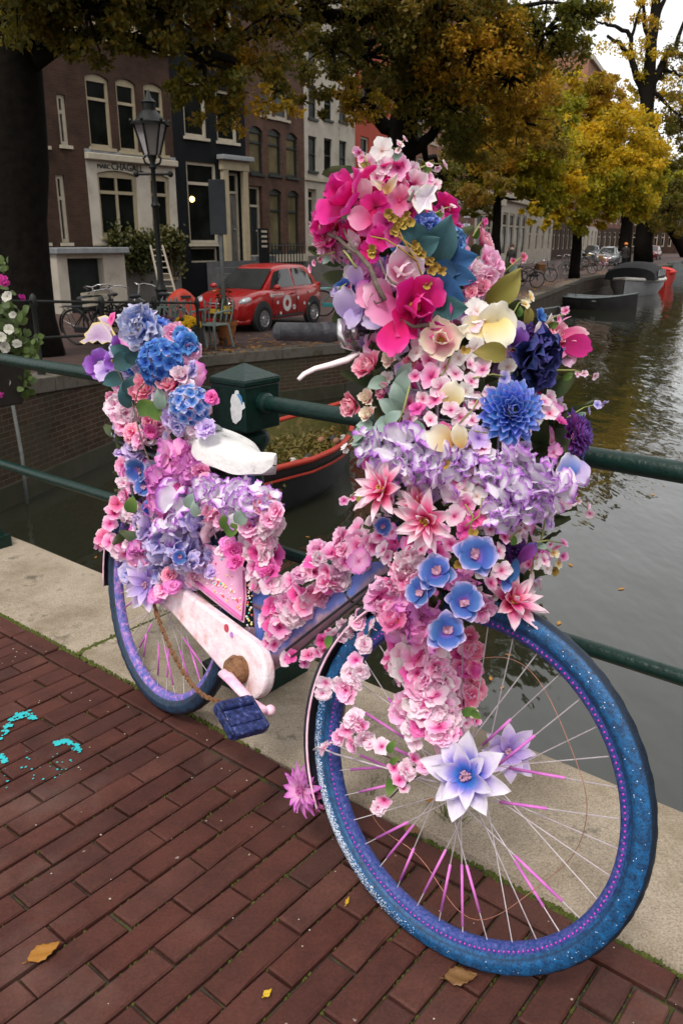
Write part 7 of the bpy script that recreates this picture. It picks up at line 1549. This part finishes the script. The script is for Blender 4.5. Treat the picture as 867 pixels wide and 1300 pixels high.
# loose sprigs that break the outline of the bouquets
q = random.Random(123)
for x0, y0, x1, y1, k in [(425, 320, 398, 338, 'pink'), (440, 360, 425, 372, 'lav'), (700, 470, 752, 478, 'palepink'), (720, 530, 764, 512, 'lavblue'), (715, 620, 748, 648, 'palepink'), (670, 690, 715, 690, 'pink'), (640, 345, 668, 322, 'rosepink'), (545, 275, 575, 262, 'palepink'), (470, 215, 452, 192, 'pink'), (462, 550, 436, 572, 'white'), (470, 620, 436, 640, 'pink'), (500, 205, 512, 178, 'palepink'), (650, 400, 672, 378, 'cream'), (690, 415, 722, 398, 'pink'), (600, 300, 612, 280, 'hotpink'), (640, 690, 668, 668, 'palepink'), (530, 215, 560, 208, 'palepink')]:
    P = [fpos(x0, y0, -.01)[0], fpos((x0+x1)/2+q.uniform(-4, 4), (y0+y1)/2-4, -.03)[0], fpos(x1, y1, -.02)[0]]
    obj('sprig', MB().tube(P, [.0016, .0013, .0009], 5), M_gstem, bike, smooth=True)
    for f in (.55, .8, 1.0): fl('blossom', x0+(x1-x0)*f+q.uniform(-4, 4), y0+(y1-y0)*f+q.uniform(-4, 4), q.uniform(5, 8), k, d=-.025, jit=.5)
    leaf(x0+(x1-x0)*.4, y0+(y1-y0)*.4+4, 7, q.choice(['green', 'olive', 'gum']), az=math.degrees(math.atan2(y0-y1, x1-x0))+q.uniform(-50, 50), d=-.02)
# butterflies
def wing(p, n, pts, M_, par, name='wing'):
    c = np.mean(np.array(pts), axis=0); m = MB(); k = len(pts)
    m.add([c]+[np.asarray(x) for x in pts], [(0, 1+i, 1+(i+1) % k) for i in range(k)], [0.1]+[1.]*k)
    mid = [c+(np.asarray(x)-c)*.6 for x in pts]
    m = MB(); m.add([c]+mid+[np.asarray(x) for x in pts], [(0, 1+i, 1+(i+1) % k) for i in range(k)]+[(1+i, 1+k+i, 1+k+(i+1) % k, 1+(i+1) % k) for i in range(k)], [0.]+[.55]*k+[1.]*k)
    o = obj(name, m, M_, par, smooth=False); s = o.modifiers.new('s', 'SOLIDIFY'); s.thickness = .0012; return o
def butterfly(px_w1, px_w2, Mk, conv, body):
    P0 = conv(*body[0]); bf = link('butterfly', MB().tube([conv(*b) for b in body], [.003, .004, .002], 7).mesh('butterfly', M_twig, P0), bike, P0)
    for w in (px_w1, px_w2): wing(None, None, [conv(*x) for x in w], PM[Mk], bf)
butterfly([(521, 252), (528, 243), (540, 233), (548, 236), (555, 226), (556, 238), (551, 246), (554, 255), (547, 258), (548, 268), (538, 266), (531, 272), (525, 263)], [(521, 252), (517, 243), (522, 236), (530, 236), (534, 241)], 'butter', lambda x, y: fpos(x, y, -.05+.0006*(x-520))[0], [(518, 256), (521, 250), (525, 242)])
butterfly([(146, 436), (147, 425), (140, 413), (130, 408), (118, 410), (112, 420), (107, 424), (109, 429), (101, 434), (107, 437), (113, 433), (118, 436), (124, 432), (130, 437), (137, 434)], [(146, 434), (142, 414), (141, 404), (134, 400), (124, 403), (128, 408)], 'buttery', lambda x, y: pb(x, y, .06+.001*(146-x)), [(149, 440), (146, 432), (141, 420)])
wing(None, None, [pb(x, y, .07) for x, y in [(137, 408), (141, 398), (147, 396), (146, 406), (142, 414)]], PM['hotpink'], bike, 'petal')
# ---- flowers on the lower frame
def band(pts, hw, n, kinds, mks, r, o0=.02, o1=.07, zone='B'):
    P = np.array(pts, float); seg = np.r_[0, np.cumsum(np.hypot(*np.diff(P, axis=0).T))]
    for i in range(n):
        s = (i+q.random())/n*seg[-1]; x, y = np.interp(s, seg, P[:, 0]), np.interp(s, seg, P[:, 1]); h = np.interp(s, seg, hw)
        j = min(len(P)-2, int(np.searchsorted(seg, s, 'right')-1)); d = (P[j+1]-P[j])/np.linalg.norm(P[j+1]-P[j]); k = q.uniform(-1, 1)
        fl(q.choice(kinds), x-d[1]*h*k, y+d[0]*h*k, q.uniform(*r), q.choice(mks), zone, o0+(o1-o0)*math.sqrt(1-k*k*.9)*q.uniform(.7, 1.1), tilt=(-d[1]*k*.5, 0, -d[0]*k*.5), jit=.5)
DB = ['double_blossom', 'blossom', 'blossom']
band([(350, 802), (366, 770), (396, 736), (434, 704), (466, 686), (490, 682)], [13, 22, 25, 24, 23, 20], 66, DB, ['pink', 'pink', 'palepink', 'hotpink', 'pink'], (12, 18))
band([(340, 655), (325, 690), (330, 715), (340, 735), (345, 752)], [12, 18, 20, 18, 12], 34, DB, ['pink', 'palepink', 'hotpink', 'palepink'], (11, 17), .03, .08)
band([(347, 778), (352, 800), (348, 822)], [12, 12, 10], 9, DB, ['pink', 'palepink', 'rosepink'], (8, 11), .02, .05)
band([(365, 845), (380, 838), (397, 828), (415, 815), (425, 808)], [9]*5, 11, ['blossom'], ['pink', 'hotpink', 'palepink'], (8, 12), .02, .05)
band([(425, 808), (445, 795), (462, 790), (470, 808)], [10, 13, 15, 12], 14, DB, ['pink', 'palepink', 'pink'], (9, 13), .03, .06)
for x, y, r, k in [(490, 760, 26, 'pink'), (512, 790, 26, 'hydpink'), (498, 780, 20, 'pink'), (535, 775, 28, 'hydpink'), (525, 745, 24, 'pink'), (505, 735, 22, 'pink'), (545, 800, 24, 'hydpink'), (520, 715, 22, 'palepink'), (585, 740, 22, 'hydpink'), (610, 770, 20, 'pink')]: fl('hydrangea', x, y, r, k, d=.01)
fl('floret', 455, 712, 17, 'hydpink', 'B', .09); fl('magnolia', 503, 790, 25, 'lightmag', d=-.02)
fl('orchid', 486, 668, 13, 'orchid'); lone(500, 695, 20, 'blue', 60, 'B', .06, wd=.2)
# fork blades wrapped in blossom
FB = [(535, 800), (528, 830), (532, 860), (540, 900), (548, 935)]
band(FB, [28, 33, 33, 30, 25], 66, DB, ['pink', 'palepink', 'pink', 'hotpink', 'white'], (15, 22), .05, .10, 'W')
band([(590, 808), (590, 840), (588, 875), (592, 910)], [17, 20, 17, 12], 30, DB, ['hotpink', 'pink', 'rosepink'], (13, 18), -.07, -.03, 'W')
# hub flowers
fl('star_lily', 592, 985, 53, 'star', 'W', .085, jit=.04); fl('star_lily', 645, 955, 36, 'lavstar', 'W', -.07, tilt=(.3, 0, .1), jit=.05)
fl('aster', 383, 1003, 31, 'hydpink', 'W', .02, tilt=(-.8, 0, -.3), jit=.05); fl('aster', 392, 1008, 25, 'hotpink', 'W', .0, tilt=(-.5, 0, -.5), jit=.05)
# blossom strands over the front wheel
def vine(pts, zone, o, flowers, nm='vine'):
    cv = (lambda x, y: pf(x, y, o)) if zone == 'W' else ((lambda x, y: pb(x, y, o)) if zone == 'B' else (lambda x, y: fpos(x, y, o)[0]))
    obj(nm, MB().tube([cv(*p) for p in pts], .0018, 6), M_twig, bike, smooth=True)
    for x, y, r, k in flowers: fl(q.choice(['blossom', 'double_blossom']), x, y, r, k, zone, o+.012, jit=.4)
vine([(470, 800), (457, 830), (446, 850), (440, 880), (436, 910)], 'W', .05, [(462, 818, 11, 'palepink'), (452, 838, 13, 'pink'), (458, 852, 14, 'palepink'), (445, 856, 14, 'palepink'), (440, 876, 17, 'pink'), (432, 870, 12, 'palepink'), (414, 866, 13, 'palepink'), (410, 880, 11, 'palepink'), (450, 866, 11, 'palepink')])
vine([(424, 935), (448, 930), (470, 950), (500, 965), (530, 975), (560, 975)], 'W', .055, [(449, 913, 14, 'palepink'), (458, 920, 12, 'pink'), (440, 926, 13, 'pink'), (462, 938, 13, 'palepink'), (447, 945, 12, 'pink'), (414, 950, 12, 'palepink'), (470, 945, 10, 'palepink'), (485, 948, 12, 'palepink'), (430, 935, 10, 'pink')])
vine([(560, 972), (530, 985), (508, 1000), (490, 1018), (478, 1035)], 'W', .055, [(516, 978, 15, 'palepink'), (525, 965, 12, 'pink'), (507, 990, 13, 'pink'), (512, 1002, 11, 'palepink'), (488, 1015, 13, 'pink'), (480, 1025, 10, 'palepink'), (540, 972, 12, 'pink'), (500, 975, 10, 'pink')])
for x, y, r, az in [(497, 947, 9, 60), (496, 1000, 12, -110), (501, 965, 7, 40), (417, 816, 9, -100), (596, 903, 10, 20), (605, 908, 8, -40)]: leaf(x, y, r, 'green', 'W', .07, az, .3)
for x, y, r, k in [(600, 905, 9, 'cream'), (604, 915, 9, 'pink'), (592, 918, 9, 'palepink')]: fl('blossom', x, y, r, k, 'W', .0)
# ---- rear bouquet
fl('peony', 181, 414, 31, 'bluewhite', 'B', .10); fl('peony', 197, 425, 26, 'blue', 'B', .06)
fl('mophead_hydrangea', 206, 461, 37, 'blue', 'B', .10); fl('mophead_hydrangea', 241, 514, 32, 'bluewhite', 'B', .10); fl('mophead_hydrangea', 222, 470, 24, 'blue', 'B', .06)
for x, y, r, k in [(156, 438, 16, 'pansy'), (128, 463, 19, 'pansy'), (137, 470, 16, 'lav'), (186, 440, 16, 'pansy'), (122, 470, 12, 'darkviolet'), (150, 445, 12, 'lavblue'), (163, 430, 12, 'hydpink'), (143, 458, 12, 'pansy')]: fl('floret', x, y, r, k, 'B', .08)
for x, y, r, az in [(153, 447, 15, 150), (161, 459, 17, 10), (170, 450, 13, 70), (143, 483, 14, 200), (162, 500, 17, 110), (168, 488, 14, 60)]: leaf(x, y, r, 'teal', 'B', .10, az, .36)
for x, y, r, k in [(186, 492, 16, 'rosepink'), (220, 486, 19, 'rosepink'), (203, 483, 15, 'palepink'), (176, 500, 12, 'rosepink'), (231, 476, 13, 'palepink')]: fl('rose', x, y, r, k, 'B', .09)
for x, y, r, k in [(147, 515, 15, 'palepink'), (160, 525, 13, 'palepink'), (158, 540, 15, 'pink'), (150, 530, 12, 'pink'), (168, 550, 13, 'rosepink'), (249, 543, 14, 'palepink'), (217, 531, 14, 'lav'), (226, 540, 13, 'lavblue'), (262, 545, 14, 'lav'), (190, 535, 12, 'rosepink'), (178, 560, 12, 'pink'), (213, 515, 12, 'white'), (270, 505, 10, 'hotpink'), (203, 510, 12, 'palepink'), (240, 490, 11, 'palepink'), (192, 548, 11, 'hotpink')]: fl('double_blossom', x, y, r, k, 'B', .08)
leaf(188, 517, 14, 'green', 'B', .11, 20, .4); leaf(198, 525, 12, 'green', 'B', .11, -60, .4); leaf(204, 505, 14, 'gum', 'B', .11, 95, .3)
fl('orchid', 178, 596, 19, 'orchid', 'B', .11); fl('orchid', 186, 618, 15, 'orchid', 'B', .10); lone(193, 643, 12, 'blue', 90, 'B', .1)
for x, y, r, k in [(222, 580, 24, 'hydpink'), (208, 612, 24, 'hydpink'), (240, 596, 22, 'hydpink'), (250, 600, 16, 'hydpink'), (232, 635, 33, 'hyd'), (222, 665, 30, 'hyd'), (205, 645, 24, 'hydpink'), (298, 634, 30, 'hyd'), (328, 632, 28, 'hyd'), (272, 628, 24, 'hyd'), (312, 648, 26, 'hyd'), (262, 625, 24, 'hyd'), (214, 690, 26, 'lavblue'), (198, 675, 24, 'lav'), (232, 700, 26, 'lavblue'), (250, 660, 22, 'lavblue'), (275, 650, 22, 'pink'), (205, 720, 22, 'lavblue'), (182, 700, 18, 'hydpink'), (245, 715, 18, 'lavblue'), (343, 638, 18, 'hyd')]: fl('hydrangea', x, y, r, k, 'B', .085)
for x, y, r, k in [(297, 699, 13, 'hotpink'), (300, 712, 12, 'hotpink'), (255, 598, 12, 'lightmag'), (262, 610, 10, 'pink'), (290, 690, 11, 'hydpink'), (283, 700, 9, 'palepink'), (215, 730, 11, 'rosepink'), (208, 748, 14, 'pink'), (200, 755, 12, 'hydpink'), (186, 664, 11, 'palepink'), (196, 632, 11, 'pink'), (230, 615, 10, 'hotpink'), (292, 653, 12, 'pink'), (272, 640, 12, 'palepink'), (283, 662, 11, 'pink'), (336, 640, 14, 'rosepink'), (351, 648, 14, 'pink'), (343, 660, 15, 'pink'), (318, 668, 14, 'pink'), (220, 745, 12, 'hydpink'), (188, 728, 12, 'pink'), (176, 735, 10, 'pink')]: fl('double_blossom', x, y, r, k, 'B', .095)
fl('star_lily', 187, 742, 33, 'lavstar', 'B', .10, tilt=(-.3, 0, -.3)); fl('orchid', 230, 708, 12, 'orchid', 'B', .12)
for x, y, r, az in [(290, 660, 13, 80), (296, 672, 11, 30), (245, 635, 12, 60), (250, 645, 11, 110), (168, 640, 11, 80), (308, 655, 12, 60)]: leaf(x, y, r, 'gum' if y % 2 else 'green', 'B', .12, az, .4)
vine([(175, 612), (160, 628), (148, 650), (140, 675), (134, 690)], 'B', .045, [(170, 618, 11, 'pink'), (160, 628, 12, 'pink'), (150, 640, 12, 'rosepink'), (145, 652, 12, 'pink'), (140, 665, 12, 'pink'), (133, 682, 13, 'rosepink'), (126, 690, 10, 'pink'), (140, 688, 12, 'pink'), (155, 690, 14, 'pink'), (160, 702, 12, 'pink'), (150, 700, 11, 'palepink'), (166, 692, 11, 'palepink'), (172, 710, 11, 'pink'), (158, 614, 10, 'palepink')], 'garland_wire')
vine([(146, 436), (150, 470), (168, 510), (180, 560), (196, 600), (210, 640)], 'B', .09, [])
vine([(200, 470), (176, 495), (170, 520), (182, 545)], 'B', .12, [])
# greenery and small filling blossoms inside both bouquets
g = MB(); qq = random.Random(4)
for i in range(520):
    y = qq.uniform(215, 780); _, cx, hw, yc = front_y(0, y); x = cx+hw*qq.uniform(-.82, .82); k = (x-cx)/hw
    p = at_y(x, y, yc+qq.uniform(-.10, .13)*math.sqrt(1-k*k)); g.merge(petal(.07, .018, 'point', .3, .3, -.5, .004, 5, 2, i % 5), basis(p, np.array([qq.gauss(0, 1), qq.gauss(0, 1), qq.gauss(0, 1)]), qq.random()*6, qq.uniform(.6, 1.15)))
for i in range(240):
    x, y = qq.uniform(150, 275), qq.uniform(430, 740); x = 195+(x-212)*.75+(y-585)*.12; p = pb(x, y, qq.uniform(-.05, .06)); g.merge(petal(.06, .016, 'point', .3, .3, -.5, .004, 5, 2, i % 5), basis(p, np.array([qq.gauss(0, 1), qq.gauss(0, 1), qq.gauss(0, 1)]), qq.random()*6, qq.uniform(.6, 1.1)))
obj('greenery', g, [petal_mat('dark_greenery', [(0, (.03, .05, .02)), (.5, (.05, .075, .03)), (1, (.10, .12, .05))], rand=.4)], bike, kind='stuff', smooth=True)
q = random.Random(99)
for i in range(210):
    y = q.uniform(225, 775); _, cx, hw, yc = front_y(0, y); x = cx+hw*q.uniform(-.85, .85)
    mk = q.choice(['magenta', 'hotpink', 'pink', 'deepmag'] if y < 300 else (['palepink', 'pink', 'blue', 'lav', 'white'] if y < 400 else ['palepink', 'white', 'pink', 'hydpink', 'lav', 'hotpink']))
    fl('blossom', x, y, q.uniform(10, 15), mk, d=q.uniform(.035, .08), jit=.4)
for i in range(150):     # far side of the bouquet, towards the water
    y = q.uniform(225, 770); _, cx, hw, yc = front_y(0, y); x = cx+hw*q.uniform(-.85, .85); k = (x-cx)/hw
    p = at_y(x, y, yc+.13*math.sqrt(1-k*k)); put('double_blossom', p, np.array([k*.6, 1, .2]), q.uniform(16, 24), q.choice(['pink', 'palepink', 'hydpink', 'lav', 'magenta']), jit=.4)
for i in range(130):
    y = q.uniform(420, 740); x = q.uniform(150, 262)+(y-585)*.1
    fl('double_blossom', x, y, q.uniform(11, 16), q.choice(['pink', 'palepink', 'lav', 'hydpink', 'lavblue'] if y > 540 else ['pink', 'blue', 'lavblue', 'palepink', 'rosepink']), 'B', q.uniform(.02, .06), jit=.4)
for i in range(60):
    y = q.uniform(430, 740); x = q.uniform(160, 260)+(y-585)*.1; put('double_blossom', pb(x, y, -.06), -BN, q.uniform(16, 24), q.choice(['pink', 'palepink', 'hydpink', 'lav']), jit=.4)
for k, mb in extra.items(): obj('filling_blossom', mb, PM[k], bike, smooth=True, kind='stuff')
# ================================================================== small things on the ground
M_dleaf = leaf_mat('fallen_orange_leaf', [(.1, (.22, .09, .015)), (.5, (.34, .15, .02)), (.9, (.42, .2, .03))], trans=.1); M_dleafb = leaf_mat('fallen_brown_leaf', [(.1, (.10, .05, .018)), (.5, (.17, .085, .03)), (.9, (.25, .14, .05))], trans=.1); M_yleaf = leaf_mat('fallen_yellow_leaf', [(.1, (.5, .32, .02)), (.9, (.6, .4, .03))], trans=.1)
def ground_leaf(px, py, ln, az, M_, label, z=.003, wd=.32, curl=.25):
    p = on_z(px, py, z); m = MB(); n, k = 10, 6; G = []
    for i in range(n+1):
        f = i/n; w_ = wd*ln*math.sin(math.pi*min(.99, .03+.97*f)**.8)**.85*(1+.10*(-1)**i if 0 < i < n else 1); x = (f-.5)*ln; G.append([(x, v*w_, .004+curl*ln*(.25*v*v+.35*(f-.5)**2)+.002*math.sin(9*f+4*v)) for v in np.linspace(-1, 1, k+1)])
    m.grid(G); m.tube([(-.5*ln, 0, .004+curl*ln*.09), (-.68*ln, .02*ln, .006)], .0012, 5); M = Matrix.Translation(Vector(p))@rotz(az); mm = MB().merge(m, M)
    o = obj('fallen_leaf', mm, M_, label=label, cat='leaf', smooth=True, group='leaves fallen on the bridge'); s = o.modifiers.new('s', 'SOLIDIFY'); s.thickness = .0006
ground_leaf(57, 1211, .062, .75, M_dleaf, 'large orange brown leaf lying on the brick pavement', wd=.30, curl=.2); ground_leaf(340, 1263, .02, .9, M_yleaf, 'tiny yellow leaf lying on the bricks'); ground_leaf(524, 1056, .045, -.5, M_dleafb, 'curled brown leaf at the kerb joint behind the front wheel', .012); ground_leaf(547, 1018, .025, -.3, M_dleaf, 'small orange leaf on the kerb stone behind the hub flower', .016); ground_leaf(585, 1243, .06, .1, M_dleafb, 'dull brown leaf pressed under the front tyre'); ground_leaf(441, 1146, .022, 1.3, M_yleaf, 'thin yellow leaf shred beside the front tyre', wd=.15)
# grass tufts at the kerb joint
g = MB(); qq = random.Random(41)
for cx_, cy_, n in ((566, 1040, 34), (575, 1048, 20), (470, 1010, 16), (480, 995, 14), (206, 782, 26), (192, 775, 18)):
    p0 = on_z(cx_, cy_, 0)
    for i in range(n):
        b0 = p0+np.array([qq.gauss(0, .012), qq.gauss(0, .008), 0]); d = nrm([qq.gauss(0, .6), qq.gauss(0, .6), 1.1]); l = qq.uniform(.02, .06); s_ = np.array([qq.uniform(-1, 1), qq.uniform(-1, 1), 0])*.0014; e = b0+d*l; mid_ = b0+d*l*.55+np.array([0, 0, .006]); g.add([b0-s_, b0+s_, mid_+s_*.8, mid_-s_*.8, e], [(0, 1, 2, 3), (3, 2, 4)])
obj('grass', g, mat('kerb_grass', (.07, .10, .02), (.12, .13, .03), 30, .7, world=True), label='small grass tufts in the kerb joint below the wheels', cat='grass', kind='stuff', base=False)
# turquoise paint marks on the bricks
M_teal = mat('turquoise_paint', (.02, .36, .40), (.03, .42, .44), 60, .6, world=True); qq = random.Random(52); m = MB()
def dab(px, py, r):
    dab.k = getattr(dab, 'k', 0)+1; c = on_z(px, py, .0042+dab.k*1.5e-5); n = 9; m.add([c]+[c+np.array([math.cos(k*2*math.pi/n), math.sin(k*2*math.pi/n), 0])*r*qq.uniform(.5, 1.3) for k in range(n)], [(0, 1+k, 1+(k+1) % n) for k in range(n)])
def stroke(pts, r, n, sc_): 
    P = np.array(pts, float); s = np.r_[0, np.cumsum(np.hypot(*np.diff(P, axis=0).T))]
    for i in range(n): f = qq.random()*s[-1]; dab(np.interp(f, s, P[:, 0])+qq.gauss(0, sc_), np.interp(f, s, P[:, 1])+qq.gauss(0, sc_), r*qq.uniform(.4, 1.2))
stroke([(3, 935), (12, 918), (24, 907), (38, 905), (44, 912)], .007, 60, 1.6); stroke([(72, 943), (84, 940), (96, 946), (102, 953)], .007, 50, 1.5); stroke([(0, 958), (6, 965)], .008, 14, 2); stroke([(40, 985), (95, 965)], .003, 16, 6); stroke([(5, 985), (40, 960)], .003, 12, 6); stroke([(96, 945), (92, 965)], .003, 8, 2)
obj('paint_mark', m, M_teal, pav, kind='stuff')
# leaves and pebbles strewn on pavement, quay and water
lit = MB(); qq = random.Random(61)
for i in range(260):
    a = qq.uniform(-3.4, .9); p_ = P_EDGE-abs(qq.gauss(0, .5)) if qq.random() < .7 else qq.uniform(P_EDGE, P_IN-.03); c = kp(a, p_, .004 if p_ < P_EDGE else .016); r = qq.uniform(.0012, .0032); lit.ball(c, (r, r*.8, r*.5), 5, 3)
obj('grit', lit, mat('pale_grit', (.45, .40, .33), (.25, .2, .15), 200, .9, world=True), label='pale grit scattered over pavement and kerb', cat='grit', kind='stuff', base=False)
lw = MB(); lq = MB()
for i in range(70):
    x, y = qq.uniform(0, 860), qq.uniform(400, 900); p = on_z(x, y, ZW+.006)
    if p[1] > 40: continue
    a = qq.random()*6; l = qq.uniform(.025, .05); d = np.array([math.cos(a), math.sin(a), 0])*l; s_ = np.array([-math.sin(a), math.cos(a), 0])*l*.4; lw.add([p-d, p+s_, p+d, p-s_], [(0, 1, 2, 3)])
obj('floating_leaves', lw, M_dleaf, label='fallen leaves floating on the dark canal', cat='leaf', kind='stuff', base=False)
for i in range(1500):
    k = qq.randrange(3, 8); f = qq.random(); e = E3[k]*(1-f)+E3[k+1]*f; d = nrm((E3[k+1]-E3[k])*np.array([1, 1, 0])); nl = np.array([-d[1], d[0], 0]); p = e+nl*abs(qq.gauss(.6, .8))+pz*.02; p[2] = max(p[2], ZQ+.014); a = qq.random()*6; l = qq.uniform(.04, .08); dd = np.array([math.cos(a), math.sin(a), .1])*l; s_ = np.array([-math.sin(a), math.cos(a), .1])*l*.5; lq.add([p-dd, p+s_, p+dd, p-s_], [(0, 1, 2, 3)])
obj('leaf_litter', lq, M_dleaf, label='yellow brown leaves strewn along the quay edge', cat='leaf', kind='stuff', base=False)
print('objects', len(bpy.data.objects))
